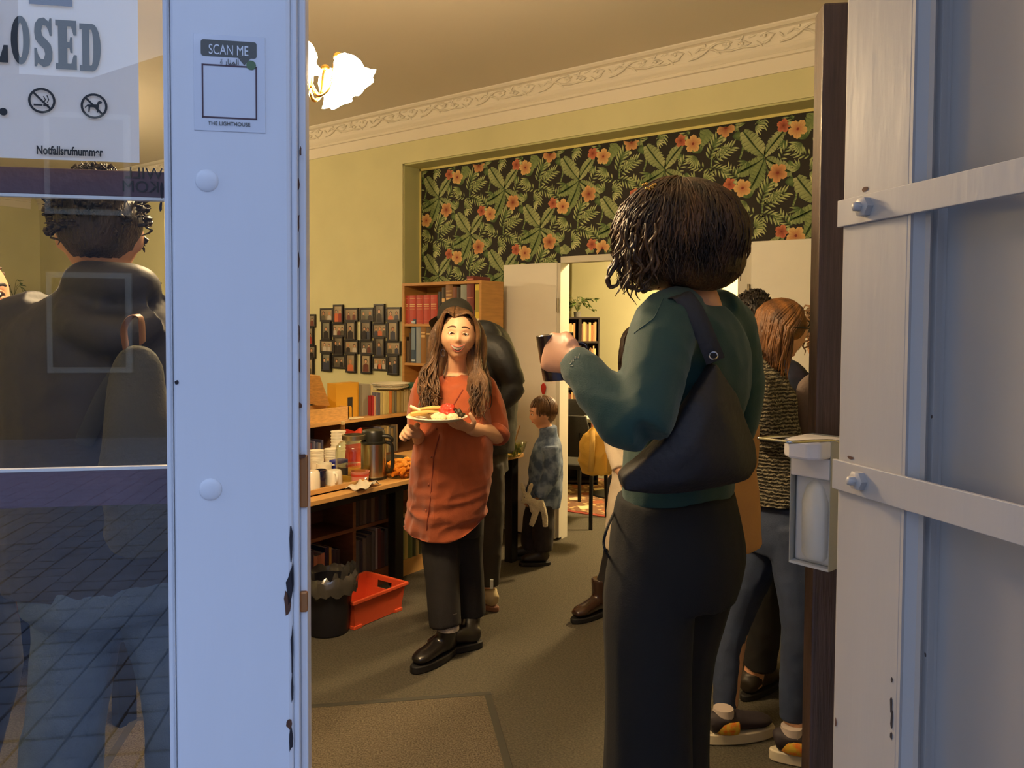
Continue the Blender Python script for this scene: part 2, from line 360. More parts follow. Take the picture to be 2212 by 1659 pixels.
# cornice ---------------------------------------------------------
prof = [(0, -.26), (.012, -.26), (.014, -.175), (.03, -.172), (.032, -.155), (.022, -.15), (.04, -.135), (.05, -.12), (.052, -.108), (.04, -.104), (.042, -.100), (.062, -.026), (.07, -.022), (.09, -.02), (.105, -.008), (.108, 0), (0, 0)]
def cornice(name, p0, p1, nrm):
    t = thing(name, None, None, kind='structure'); p0, p1, nrm = V(p0), V(p1), V(nrm); n = len(prof); b = MB()
    b.add([p0+nrm*a+UP*(ZC+c) for a, c in prof]+[p1+nrm*a+UP*(ZC+c) for a, c in prof], [(i, (i+1) % n, n+(i+1) % n, n+i) for i in range(n)]+[tuple(range(n)), tuple(range(2*n-1, n-1, -1))])
    b.build('moulding', m_plaster, t, smooth=30)
    o = MB(); L = (p1-p0).length; d = (p1-p0).normalized(); per = .56
    def pt(s, h, lift=0): return p0+d*s+UP*(ZC-.100+.074*h)+nrm*(.042+.02*h+.004+lift)
    k = int(L/per)
    for i in range(k):
        s0 = i*per
        o.tube([pt(s0+s*per, h) for s, h in ((.02, .05), (.12, .12), (.2, .35), (.27, .65), (.35, .88), (.46, .9), (.52, .72), (.47, .56), (.41, .66))], [.006, .008, .009, .009, .008, .0075, .007, .006, .005], 6)
        o.tube([pt(s0+s*per, h) for s, h in ((.27, .6), (.36, .3), (.5, .14), (.64, .2), (.72, .42), (.66, .6), (.58, .5))], [.0075, .0075, .0075, .007, .006, .0055, .005], 6)
        o.tube([pt(s0+s*per, h) for s, h in ((.62, .2), (.76, .1), (.9, .3), (.97, .7), (.9, .9), (.82, .75))], [.006, .007, .0075, .007, .006, .005], 6)
        for (s, h, a, ln, wd) in ((.10, .5, .5, .05, .012), (.16, .75, -.4, .045, .011), (.32, .45, -.7, .05, .012), (.42, .35, .3, .05, .013), (.55, .85, -.3, .05, .012), (.6, .62, .9, .045, .012), (.7, .8, .2, .05, .012), (.78, .45, -.8, .05, .013), (.86, .15, .3, .04, .01), (.02, .75, -.9, .04, .011)):
            c = pt(s0+s*per, h); e = pt(s0+s*per+ln*math.cos(a), h+ln*math.sin(a)/.074); m = (c+e)/2+nrm*.007
            o.tube([c, m, e], [.003, (wd*.7, .008), .002], 6, side=UP)
        for (s, h, r) in ((.48, .68, .013), (.63, .48, .011), (.87, .72, .011), (.22, .9, .009)):
            o.ell(pt(s0+s*per, min(.9, h)), (r, r, r), None, 7, 5)
    so = o.build('frieze_relief', m_plaster, t, smooth=60); so['kind'] = 'stuff'
cornice('trim_cornice_back', (XL, YW, 0), (XR, YW, 0), (0, -1, 0))
cornice('trim_cornice_left', (XL, YF, 0), (XL, YW-.108, 0), (1, 0, 0))
struct(MB().bx(XL, NX0, YW-.014, YW, 0, .09).build('baseboard_back', m_white))
# doorway frame and its two leaves
df = thing('trim_doorway', None, None, kind='structure')
b = MB(); b.bx(DX0-.015, DX0+.01, YN-.05, YN+.035, 0, DZ); b.build('jamb', m_frame, df, bevel=.003)
b = MB(); b.bx(DX1-.045, DX1+.02, YN-.05, YN+.035, 0, DZ); b.build('jamb', m_frame, df, bevel=.003)
b = MB(); b.bx(DX0-.015, DX1+.02, YN-.05, YN+.035, DZ, DZ+.045); b.build('head', m_frame, df, bevel=.003)
def leaf(name, loc, rz, w, z0, z1, sgn):
    t = thing(name, None, None, loc, rz, kind='structure')
    b = MB().bx(0, sgn*w, -.02, .02, z0, z1); b.build('leaf_panel', m_white, t, bevel=.003)
    b = MB().bx(-sgn*.0, -sgn*.028, -.012, .03, z0+.01, z1-.005); b.build('edge_strip', m_frame, t)
    for z in (.32, z1-.36):
        MB().cyl((-sgn*.012, -.022, z), (-sgn*.012, -.022, z+.1), .009, n=10).build('hinge', M('hinge_steel', srgb(150, 140, 120), .4, .8), t, smooth=40)
    return t
l1 = leaf('door_3', (DX0-.012, 4.745, 0), 0, .475, .012, 2.03, -1)
pr = PLN(1622, 700, 1, 4.72); pr2 = PLN(1783, 700, 1, 4.76)
l2 = leaf('door_4', (pr.x, pr.y, 0), math.atan2(.04, pr2.x-pr.x), pr2.x-pr.x, .012, 2.09, 1)
# back room
struct(MB().bx(-6.2, -4.22, 7.25, 7.35, 0, 2.8).build('wall_back_room', m_wall)); struct(MB().bx(-4.22, .6, 7.0, 7.35, 0, 2.8).build('wall_back_room_pier', m_wall))
struct(MB().bx(-6.3, -6.2, YN+.2, 7.3, 0, 2.8).build('wall_back_room_left', m_wall)); struct(MB().bx(-6.3, .6, YN+.22, 7.4, 2.8, 2.9).build('ceiling_back_room', m_ceil))
struct(MB().bx(.3, .4, YN+.2, 7.3, 0, 2.8).build('wall_back_room_right', m_wall))
# ---------------------------------------------------------------- fixed left door leaf (glass, stile, flat bars)
m_paint = M('white_gloss_paint', srgb(228, 228, 230), .38, var=.03, vs_=3, bump=.07, bs=14, st=(3, 3, .6), coat=.15)
m_chip = M('bare_wood', srgb(92, 58, 40), .8, var=.3, vs_=60)
m_chipd = M('dark_chip', srgb(40, 34, 38), .8)
m_bar_out = M('bar_maroon', srgb(92, 66, 76), .5, var=.12, vs_=14, bump=.2, bs=60)
m_pane = Mglass('pane_glass', (.96, .975, .97), 1.55)
PS = Q(500, 700, .75)
def SL(x, y, off=0):
    """pixel -> (along, height) on the leaf plane"""
    p = PLG(x, y, PS+NI*off, NI); q = p-PS; return q.dot(TD), p.z
d1 = thing('door_1', None, None, (PS.x, PS.y, 0), R(45), kind='structure')    # local x along leaf, local y into the room
sa = SL(372, 800)[0]; sb = SL(630, 800)[0]; sm = SL(345, 800)[0]; se = SL(664, 800, .02)[0]
b = MB().bx(sa, sb, 0, .045, .02, 2.5); b.build('stile', m_paint, d1, bevel=.004)
# glazing bead: stepped moulding left of the stile
b = MB(); wbd = sa-sm
pr_ = [(0, .0), (-.15*wbd, .004), (-.3*wbd, .002), (-.45*wbd, .009), (-.7*wbd, .010), (-1.0*wbd, .022), (-1.0*wbd, .045), (0, .045)]
b.add([(sa+x, y, .02) for x, y in pr_]+[(sa+x, y, 2.5) for x, y in pr_], [(i, (i+1) % 8, 8+(i+1) % 8, 8+i) for i in range(8)]); b.build('glazing_bead', m_paint, d1)
b = MB().bx(sb, sb+.006, .003, .045, .02, 2.5); b.bx(sb+.006, se, .014, .05, .02, 2.5); b.build('meeting_rebate', m_paint, d1, bevel=.002)
for y0, y1 in ((.56, .62), ):
    pass
for (px, py) in ((447, 390), (455, 1057)):
    a, z = SL(px, py); MB().ell((a, 0, z), (.0108, .004, .0108), None, 20, 12).build('bolt_head', m_paint, d1, smooth=180)
crnd = random.Random(5)
def chip(par, mb_pts, x, z, w, h, y, mi):
    n = 9; pts = []
    for i in range(n):
        t = 2*math.pi*i/n; r = .6+.5*crnd.random(); pts.append((x+w*r*math.cos(t), z+h*r*math.sin(t)))
    mb_pts.add([(a, y, c) for a, c in pts], [tuple(range(n))], mi)
b = MB()
for (px, py, wpx, hpx, mi) in ((643, 875, 9, 8, 0), (650, 985, 10, 8, 0), (627, 1270, 7, 45, 1), (622, 1300, 6, 30, 0), (630, 1180, 3, 50, 1), (633, 1240, 3, 40, 1), (632, 1400, 2.5, 60, 1), (629, 1590, 4, 34, 1), (625, 1560, 5, 14, 0), (632, 1480, 2, 40, 1), (352, 410, 4, 20, 1), (350, 448, 3, 12, 1), (645, 480, 3, 22, 0), (646, 560, 2, 20, 0), (642, 650, 2.5, 30, 0), (646, 720, 2, 22, 0), (648, 790, 2, 18, 0), (384, 826, 3.5, 6, 1), (370, 805, 2.5, 5, 1), (646, 400, 2, 14, 0), (650, 330, 2, 12, 0)):
    off = .013 if px > 640 else (.003 if px > 372 else .014)
    a, z = SL(px, py, off); k = .75/F; chip(d1, b, a, z, wpx*k*1.3, hpx*k, off-.0045 if off != .003 else -.0005, mi)
b.build('paint_chip', [m_chip, m_chipd], d1)
for py, hh in ((1040, .030), (1300, .012)):
    a, z = SL(656, py, .012); MB().bx(a-.004, a+.004, .0105, .016, z-hh*.9, z+hh*.9).build('latch_plate', M('brass', srgb(180, 120, 70), .4, .7), d1, bevel=.002)
# glass and bars (bars sit on the room side)
b = MB().bx(sm-.75, sm+.004, .026, .030, .2, 2.45); b.build('glass_pane', m_pane, d1)
def lbar(y0, y1):
    z0 = SL(345, y1, .05)[1]; z1 = SL(345, y0, .05)[1]
    o = MB(); o.bx(sm-.8, sa+.05, .048, .054, z0, z1); o.build('flat_bar', m_bar_out, d1, bevel=.001)
    return z0, z1
zb = lbar(372, 428); zb2 = lbar(1012, 1088)
MB().bx(sm-.8, sa+.0, .0475, .0552, zb[0]-.003, zb[0]).build('bar_edge', m_paint, d1); MB().bx(sm-.8, sa+.0, .0475, .0552, zb2[1], zb2[1]+.003).build('bar_edge', m_paint, d1)
mirror = Matrix.Diagonal((-1, 1, 1, 1)); upr = Matrix.Rotation(R(90), 4, 'X')
m_ink = M('black_ink', (.012, .012, .014), .5)
for s, px, py in (('WILL', 352, 387), ('KOM', 345, 416)):
    a, z = SL(px, py, .047); text('mirrored_lettering', s, .016, m_ink, d1, Matrix.Translation((a, .0472, z)) @ mirror @ upr)
# paper sign behind the pane -------------------------------------
m_paper = M('paper_white', srgb(226, 228, 232), .6, bump=.1, bs=20); _pn = m_paper.node_tree.nodes; _tr = _pn.new('ShaderNodeBsdfTranslucent'); _tr.inputs[0].default_value = (.8, .8, .82, 1); _mx = _pn.new('ShaderNodeMixShader'); _mx.inputs[0].default_value = .12; m_paper.node_tree.links.new(_pn['Principled BSDF'].outputs[0], _mx.inputs[1]); m_paper.node_tree.links.new(_tr.outputs[0], _mx.inputs[2]); m_paper.node_tree.links.new(_mx.outputs[0], _pn['Material Output'].inputs[0]); m_sleeve = Mglass('plastic_sleeve', (.97, .97, .98), 1.45, .06)
e0, e1 = SL(296, 20, .034), SL(303, 350, .034); zb_ = SL(200, 348, .034)[1]
sg = thing('closed_sign', 'white paper notice reading closed, taped inside the left glass pane', 'sign', (PS.x, PS.y, 0), R(45))
right = (e0[0]+e1[0])/2
b = MB(); N = 14
for i in range(N+1):
    for j in range(N+1):
        x = right-.42+.42*i/N; z = zb_+.42*j/N; b.v.append((x, .034+.0012*math.sin(i*1.3+j*.6)*(j/N), z)); b.c.append((1, 1, 1))
for i in range(N):
    for j in range(N): b.f.append((i*(N+1)+j, (i+1)*(N+1)+j, (i+1)*(N+1)+j+1, i*(N+1)+j+1)); b.m.append(0)
b.build('paper', m_paper, sg, smooth=180)
kp = SL(100, 100, .0315)[0]-SL(0, 100, .0315)[0]; kp /= 100          # metres per pixel on the sign
def slab(letter):
    if letter == 'O': return [[(.5+.5*math.cos(t)*(1 if abs(math.cos(t)) > .2 else 1), .5+.5*math.sin(t)) for t in np.linspace(0, 2*math.pi, 25)[:-1]]], [[(.5+.15*math.cos(t), .5+.36*math.sin(t)) for t in np.linspace(0, 2*math.pi, 25)[:-1]]]
    if letter == 'E': return [[(0, 0), (1, 0), (1, .3), (.86, .3), (.74, .12), (.55, .12), (.55, .44), (.66, .44), (.7, .34), (.8, .34), (.8, .66), (.7, .66), (.66, .56), (.55, .56), (.55, .88), (.74, .88), (.86, .7), (1, .7), (1, 1), (0, 1), (0, .88), (.12, .88), (.12, .12), (0, .12)]], []
    if letter == 'L': return [[(0, 0), (1, 0), (1, .36), (.86, .36), (.74, .12), (.55, .12), (.55, .88), (.7, .88), (.7, 1), (0, 1), (0, .88), (.12, .88), (.12, .12), (0, .12)]], []
    if letter == 'D': return [[(0, 0), (.62, 0)]+[(.62+.38*math.sin(t), .5-.5*math.cos(t)) for t in np.linspace(.3, math.pi-.3, 10)]+[(.62, 1), (0, 1), (0, .88), (.12, .88), (.12, .12), (0, .12)]], [[(.46, .12), (.55, .12)]+[(.55+.1*math.sin(t), .5-.38*math.cos(t)) for t in np.linspace(.3, math.pi-.3, 8)]+[(.55, .88), (.46, .88)]]
    if letter == 'S':
        o = [(.02, 0), (.14, 0), (.2, .07), (.5, -.01), (.8, .03), (.97, .15), (.99, .32), (.9, .46), (.7, .55), (.45, .64), (.4, .74), (.48, .85), (.66, .84), (.8, .74), (.85, .64), (.96, .64), (.96, 1), (.86, 1), (.8, .93), (.55, 1.01), (.25, .98), (.06, .87), (.02, .7), (.08, .55), (.28, .45), (.54, .36), (.6, .26), (.52, .15), (.34, .16), (.2, .26), (.14, .38), (.02, .38)]
        return [o], []
def letter_obj(ch, x, z, w, h, par, y):
    cu = bpy.data.curves.new('letter', 'CURVE'); cu.dimensions = '2D'; cu.fill_mode = 'BOTH'; cu.extrude = .0002; cu.materials.append(m_ink)
    outs, ins = slab(ch)
    for poly in outs+ins:
        sp = cu.splines.new('POLY'); sp.points.add(len(poly)-1); sp.use_cyclic_u = True
        for p, q in zip(sp.points, poly): p.co = (q[0]*w, q[1]*h, 0, 1)
    o = bpy.data.objects.new('letter', cu); COL.objects.link(o); o = to_mesh(o); o.parent = par; o.matrix_basis = Matrix.Translation((x, y, z)) @ upr
for ch, x0, x1, y0, y1 in (('L', -48, 17, 26, 135), ('O', 22, 65, 32, 140), ('S', 72, 114, 37, 145), ('E', 119, 166, 42, 151), ('D', 171, 218, 50, 155)):
    a0, z1 = SL(x0, y0, .0315); a1, z0 = SL(x1, y1, .0315); letter_obj(ch, a0, z0, a1-a0, z1-z0, sg, .0318)
def ringsym(px, py, kind):
    a, z = SL(px, py, .0315); r = 30*kp; b = MB(); n = 32; y = .0318
    vs = []
    for k in range(n): t = 2*math.pi*k/n; vs += [(a+r*math.cos(t), y, z+r*math.sin(t)), (a+r*.82*math.cos(t), y, z+r*.82*math.sin(t))]
    b.add(vs, [(2*k, 2*k+1, (2*k+3) % (2*n), (2*k+2) % (2*n)) for k in range(n)])
    c, s = math.cos(R(-45)), math.sin(R(-45)); hw = .08
    b.add([(a+r*(u*c-v*s), y, z+r*(u*s+v*c)) for u, v in ((-.86, -hw), (.86, -hw), (.86, hw), (-.86, hw))], [(0, 1, 2, 3)])
    if kind == 'smoke': polys = [[(-.6, -.28), (.05, -.28), (.05, -.42), (-.6, -.42)], [(.1, -.28), (.5, -.28), (.5, -.42), (.1, -.42)], [(.12, -.15), (.22, .1), (.08, .35), (.16, .36), (.3, .1), (.2, -.16)], [(.36, -.15), (.46, .1), (.34, .42), (.42, .43), (.54, .1), (.44, -.16)]]
    else: polys = [[(-.5, .1), (.2, .14), (.28, .36), (.42, .44), (.6, .36), (.58, .24), (.4, .18), (.34, -.12), (-.42, -.1)], [(.2, -.1), (.34, -.1), (.3, -.5), (.2, -.5)], [(-.42, -.1), (-.28, -.1), (-.34, -.5), (-.44, -.5)], [(-.5, .1), (-.44, 0), (-.66, -.18), (-.7, -.12)]]
    for p in polys: b.add([(a+r*u, y, z+r*v) for u, v in p], [tuple(range(len(p)))])
    b.build('pictogram', m_ink, sg)
ringsym(90, 217, 'smoke'); ringsym(203, 229, 'dog')
a, z = SL(78, 332, .0315); text('notice_line', 'Notfallsrufnummer', 28*kp, m_ink, sg, Matrix.Translation((a, .0318, z)) @ upr, bold=.0003, width=147*kp)
a, z = SL(62, 8, .0315); MB().bx(a, a+95*kp, .0315, .0318, z, z+24*kp).build('print_bar', M('grey_ink', srgb(110, 112, 128), .6), sg)
a, z = SL(-60, 238, .0315); MB().lathe([(9*kp, 0), (9*kp, .0003)], 14, (a+66*kp, .0318, z), Matrix.Rotation(R(90), 3, 'X')).build('print_dot', m_ink, sg)
# scan me sticker on the stile ------------------------------------
st = thing('scan_me_sticker', 'laminated white sticker reading scan me on the white door stile', 'sticker', (PS.x, PS.y, 0), R(45))
a0, z1 = SL(418, 72); a1, z0 = SL(574, 288)
MB().bx(a0, a1, -.0009, -.0001, z0, z1).build('card', M('sticker_card', srgb(222, 224, 230), .25, coat=.5), st, bevel=.0003)
m_olive = M('sticker_olive', srgb(92, 92, 86), .4); kq = (a1-a0)/156
def P2(x, y): a, z = SL(x, y); return a, z
(xa, za), (xb, zb3) = P2(434, 85), P2(555, 128)
r_ = .0025; c4 = [(xb-r_, za-r_, 0), (xa+r_, za-r_, 90), (xa+r_, zb3+r_, 180), (xb-r_, zb3+r_, 270)]
poly = [(x+r_*math.cos(R(t+k*30)), z+r_*math.sin(R(t+k*30))) for x, z, t in c4 for k in range(4)]
b = MB(); b.add([(x, -.0012, z) for x, z in poly], [tuple(range(len(poly)))]); tx, tz = P2(515, 128); b.add([(tx, -.0012, tz+.001), (tx+.0115, -.0012, tz+.001), (tx+.0055, -.0012, tz-.006)], [(0, 1, 2)])
b.build('banner', m_olive, st)
a, z = SL(451, 117); text('banner_lettering', 'SCAN ME', .0135, M('sticker_letter', srgb(225, 228, 232), .5), st, Matrix.Translation((a, -.0014, z)) @ upr, width=86*kq)
a, z = SL(476, 139); text('small_lettering', '\uFE93 \uFEAD\uFE8E\uFEE8\uFEE4\uFEDF\uFE8D', .0075, m_olive, st, Matrix.Translation((a, -.0014, z)) @ upr, width=40*kq)
a, z = SL(450, 270); text('small_lettering', 'THE LIGHTHOUSE', .0052, m_olive, st, Matrix.Translation((a, -.0014, z)) @ upr, width=92*kq)
(xa, za), (xb, zb3) = P2(436, 138), P2(556, 260); t_ = .0014; b = MB()
b.bx(xa, xb, -.0013, -.0009, za-t_, za); b.bx(xa, xb, -.0013, -.0009, zb3, zb3+t_); b.bx(xa, xa+t_, -.0013, -.0009, zb3, za); b.bx(xb-t_, xb, -.0013, -.0009, zb3, za); b.build('square_border', M('sticker_brown', srgb(84, 62, 70), .5), st)
a, z = SL(543, 142); MB().lathe([(.0045, 0), (.0045, .0003)], 16, (a, -.0012, z), Matrix.Rotation(R(90), 3, 'X')).build('green_dot', M('sticker_green', srgb(96, 120, 84), .5), st)
# ---------------------------------------------------------------- right leaf, standing open towards the street
hp = CAMP+RT*.397+FW*.93; hp.z = 0
LD = (RT*.259-FW*.966).normalized(); ang = math.atan2(LD.y, LD.x)
d2 = thing('door_2', None, None, hp, ang, kind='structure')       # local x from hinge edge towards the street; local -y is the visible face
ln = V((math.sin(ang), -math.cos(ang), 0))                        # outward normal of visible face
if ln.dot(RT) > 0: ln = -ln
ys = 1 if V((-math.sin(ang), math.cos(ang), 0)).dot(RT) < 0 else -1      # +1: visible face is local +y
def RL(x, y, off=0):
    p = PLG(x, y, hp+ln*off, ln); q = p-hp; return q.dot(LD), p.z
s1 = RL(1968, 300)[0]; s2 = RL(2000, 300, -.012)[0]; s3 = RL(2038, 300, -.026)[0]
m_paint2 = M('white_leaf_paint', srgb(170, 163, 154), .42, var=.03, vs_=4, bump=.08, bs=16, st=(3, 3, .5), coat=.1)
b = MB().bx(0, s1, 0, -ys*.045, .02, 2.5); b.build('stile', m_paint2, d2, bevel=.003)
b = MB().bx(s1, s1+.004, ys*.0015, -ys*.045, .02, 2.5); b.build('stile_edge', m_paint2, d2)
b = MB(); pf = [(s1+.004, -.002), (s1+.012, -.010), (s1+.018, -.011), (s2+.004, -.020), (s2+.010, -.021), (s3, -.030), (s3, -.045), (s1+.004, -.045)]
b.add([(x, ys*y, .02) for x, y in pf]+[(x, ys*y, 2.5) for x, y in pf], [(i, (i+1) % 8, 8+(i+1) % 8, 8+i) for i in range(8)]); b.build('glazing_bead', m_paint2, d2)
b = MB().bx(s3-.004, s3+.65, -ys*.034, -ys*.038, .2, 2.45); b.build('glass_pane', M('frosted_pane', srgb(158, 150, 142), .2, spec=.9, coat=.6, bump=.02, bs=6), d2)
b = MB().bx(s3+.5, s3+.64, 0, -ys*.045, .02, 2.5); b.build('stile', m_paint2, d2)
for (yt, yb) in ((432, 490), (996, 1060)):
    z1 = RL(1828, yt)[1]; z0 = RL(1826, yb)[1]
    MB().bx(-.003, s3+.6, ys*.0002, ys*.0055, z0, z1).build('flat_bar', m_paint2, d2, bevel=.0008)
    a = RL(1880, 460)[0]; bb = MB(); rx = Matrix.Rotation(-ys*R(90), 3, 'X')
    bb.lathe([(.0115, 0), (.0115, .008), (.0085, .0095), (.0055, .010), (.0055, .016), (.003, .018)], 6, (a, ys*.0055, (z0+z1)/2+.001), rx); bb.build('bolt', m_paint2, d2, smooth=50)
b = MB()
for (px, py, wpx, hpx, mi) in ((1870, 409, 12, 7, 0), (1838, 989, 14, 5, 0), (1994, 86, 8, 16, 0), (1997, 490, 4, 26, 0), (1975, 730, 6, 16, 0), (1972, 828, 5, 13, 0), (1967, 1118, 5, 16, 0), (1926, 1520, 4, 22, 1), (1927, 1555, 4, 28, 1), (1926, 1590, 4, 12, 1), (1927, 1468, 3, 8, 1), (2022, 900, 3, 5, 1), (2008, 1413, 3, 6, 1), (1955, 1308, 4, 3, 1), (1806, 1560, 3, 14, 0)):
    off = 0 if px < 1945 else -.014; a, z = RL(px, py, off); k = .82/F
    chip(d2, b, a, z, wpx*k, hpx*k, ys*(.0006 if off == 0 else -.0085), mi)
b.build('paint_chip', [m_chip, m_chipd], d2)
# dark wooden post behind the open leaf
m_dwood = M('dark_stained_wood', srgb(82, 62, 52), .4, var=.3, vs_=9, st=(12, 12, .6), bump=.2, bs=30)
pc = Q(1806, 900, 1.36); zt = Q(1800, 8, 1.36).z
po = thing('trim_post', None, None, (pc.x, pc.y, 0), YAW-R(8), kind='structure')
MB().bx(-.037, .06, -.01, .05, 0, zt).build('post', m_dwood, po, bevel=.004)
# street outside: paving, kerb and the building across (seen in the glass)
pv = thing('pavement', None, None, kind='structure')
MB().prism([(-18, -18), (16, -18), (16, 4), (.6, 4), (.6, 1.7), (P0+TD*1.52)[:2], (P0+TD*-1.38)[:2], (-18, YF-.12)], -.16, -.06).build('bed', M('paving_joint', srgb(48, 48, 52), .9), pv)
m_stone = M('paving_stone', srgb(146, 150, 160), .75, var=.15, vs_=7, bump=.3, bs=40)
SZ = .16; s_me = MB().bx(-SZ*.46, SZ*.46, -SZ*.46, SZ*.46, -.07, -.03).mesh('paving_stone'); s_me.materials.append(m_stone)
spots = []
for i in range(-68, 30):
    for j in range(-76, 6):
        p = TD*(i*SZ)+NI*(j*SZ); q = p-P0
        if q.dot(NI) > -.14 or q.dot(NI) < -11.5: continue
        spots.append(((p-(P0-NI*2.2-TD*.9)).length, p))
spots.sort(key=lambda t: t[0]); rest = MB(); rz45 = Matrix.Rotation(R(45), 3, 'Z')
for k, (_, p) in enumerate(spots):
    if k < 295:
        o = bpy.data.objects.new('paving_stone', s_me); COL.objects.link(o); o.parent = pv; o.location = (p.x, p.y, crnd.uniform(-.004, .004)); o.rotation_euler = (0, 0, R(45))
    else: rest.box((p.x, p.y, -.05+crnd.uniform(-.004, .004)), (SZ*.92, SZ*.92, .04), rz45)
o = rest.build('paving_field', m_stone, pv); o['kind'] = 'stuff'
bo = -NI*13
sky_blocker = thing('building', 'plain grey building, unseen, added up the street to block sky from the door leaf', 'building', (bo.x, bo.y, 0), R(45))  # unseen block added to keep skylight off the open leaf
MB().bx(-22, -10, -9, 6, -.1, 12).build('wall', M('street_facade', srgb(96, 92, 96), .85, var=.1, vs_=2), sky_blocker); MB().bx(-22.3, -9.8, -9.2, 6.3, 12, 12.4).build('roof', M('roof_dark', srgb(60, 50, 48), .8), sky_blocker)
bl = thing('building', 'dark grey gabled building across the street, mirrored in the glass', 'building', (bo.x, bo.y, 0), R(45))
b = MB(); b.prism([(-9, -.1), (9, -.1), (9, 5.2), (2.5, 7.6), (-4, 5.0), (-9, 5.0)], -3, 0, Matrix.Rotation(R(90), 3, 'X')); b.build('wall', M('street_facade', srgb(96, 92, 96), .85, var=.1, vs_=2), bl)
for i in range(6):
    for k in range(2):
        x = -7.5+i*2.9; z = .9+k*2.2
        fo = MB().bx(x, x+1.1, 2.97, 3.06, z, z+1.4).build('window_frame', m_frame, bl); MB().bx(x+.08, x+1.02, 3.0, 3.08, z+.08, z+1.32).build('pane', M('dark_pane', srgb(36, 40, 50), .15), fo)
# ================================================================ FURNITURE AND SMALL THINGS
ORD = ['first', 'second', 'third', 'fourth', 'fifth', 'sixth', 'seventh', 'eighth', 'ninth', 'tenth', 'eleventh', 'twelfth', 'thirteenth', 'fourteenth', 'fifteenth', 'sixteenth', 'seventeenth', 'eighteenth', 'nineteenth', 'twentieth']
m_oak = M('oak_veneer', srgb(186, 136, 74), .5, var=.12, vs_=4, st=(2, 2, 14), bump=.06, bs=20)
m_oakd = M('beech_edge', srgb(196, 150, 88), .5, var=.1, vs_=6)
m_brownwood = M('brown_shelf_wood', srgb(134, 88, 56), .55, var=.15, vs_=5, st=(2, 2, 10))
m_blackwood = M('black_brown_shelf', srgb(44, 36, 30), .5, var=.1)
m_blackmetal = M('black_metal', srgb(26, 26, 26), .4, .3)
m_page = M('book_paper', srgb(222, 206, 170), .9)
def cmat(c): return M('cover_%d_%d_%d' % c, srgb(*c), .5)
def book(o, ax, nr, w, h, d, col, label, group, lean=0, band=None, name='book', parts=True):
    """spine flush with plane through o; ax = along the shelf, nr = out of the shelf"""
    t = thing(name, label, 'book', o, math.atan2(ax.y, ax.x), group)     # local x along the shelf; local -y or +y out of it
    s = 1 if V((-ax.y, ax.x, 0)).dot(nr) > 0 else -1
    c = .0022; b = MB(); b.bx(0, c, 0, -s*d, 0, h); b.bx(w-c, w, 0, -s*d, 0, h)
    n = 5; pts = [(w*i/n, s*.004*math.sin(math.pi*i/n)) for i in range(n+1)]
    b.add([(x, y, 0) for x, y in pts]+[(x, y-s*.003, 0) for x, y in reversed(pts)]+[(x, y, h) for x, y in pts]+[(x, y-s*.003, h) for x, y in reversed(pts)], [(i, (i+1) % 12, 12+(i+1) % 12, 12+i) for i in range(12)]+[tuple(range(11, -1, -1)), tuple(range(12, 24))])
    bo = b.build('cover', cmat(col), t)
    MB().bx(c, w-c, -s*.003, -s*(d-.004), .003, h-.003).build('pages', m_page, t)
    if band:
        for z0, z1, bc in band: MB().bx(w*.12, w*.88, s*.0036, s*.0046, h*z0, h*z1).build('spine_print', cmat(bc), t)
    if lean: t.rotation_euler = (0, lean, t.rotation_euler[2])
    return t
def cname(c):
    r, g, b = c
    if max(c)-min(c) < 26: return 'white' if max(c) > 190 else ('light grey' if max(c) > 130 else ('grey' if max(c) > 75 else 'black'))
    if r > g and r > b:
        if g > .78*r: return 'yellow' if b < .62*r else 'cream'
        if g > .55*r: return 'tan' if r > 150 else 'brown'
        return 'red' if r > 150 else ('maroon' if r > 85 and g < 60 else 'dark brown')
    if g >= r and g >= b: return 'green' if g > b*1.08 else 'teal'
    return 'blue' if b > 110 else 'navy'
def row(o, ax, nr, specs, where, group, gap=.001, parts=True):
    """specs: (width, height, depth, colour[, band])"""
    x = 0
    for i, sp in enumerate(specs):
        w, h, d, c = sp[:4]; bd = sp[4] if len(sp) > 4 else None
        sz = 'tall' if h > .24 else ('thin' if w < .018 else ('thick' if w > .04 else 'upright'))
        book(V(o)+ax*x, ax, nr, w, h, d, c, '%s %s book, %s from the left %s' % (sz, cname(c), ORD[i % 20], where), group, band=bd)
        x += w+gap
    return x
AX, AY = V((1, 0, 0)), V((0, 1, 0))
# tall oak bookcase against the back wall --------------------------
bx0, bx1, by0, by1, bz = -4.133, -3.362, 4.335, 4.60, 1.893
bc = thing('bookcase', 'tall oak veneer bookcase with red volumes, standing against the back wall', 'bookcase', (bx0, by0, 0))
wd_, dp_ = bx1-bx0, by1-by0; th = .022
MB().bx(0, th, 0, dp_, 0, bz-th).build('side_panel', m_oak, bc, bevel=.001); MB().bx(wd_-th, wd_, 0, dp_, 0, bz-th).build('side_panel', m_oak, bc, bevel=.001)
MB().bx(0, wd_, 0, dp_, bz-th, bz).build('top_panel', m_oak, bc, bevel=.001); MB().bx(th, wd_-th, dp_-.008, dp_, .06, bz-th).build('back_panel', m_oak, bc)
zs1 = PLN(880, 702, 1, by0).z; zs2 = PLN(880, 786, 1, by0).z
for z in (zs1, zs2, zs2-.36, zs2-.70, .06): MB().bx(th, wd_-th, .003, dp_-.008, z-.011, z+.008).build('shelf', m_oak, bc)
MB().bx(th, wd_-th, .01, .02, 0, .05).build('plinth', m_oak, bc)
def xat(px, y=by0+.02, py=690): return PLN(px, py, 1, y).x
RED = (178, 62, 50); GOLD = (214, 176, 120)
bands = [(.02, .03, GOLD), (.60, .625, GOLD), (.66, .70, GOLD), (.52, .53, GOLD), (.1, .11, GOLD), (.88, .89, GOLD)]
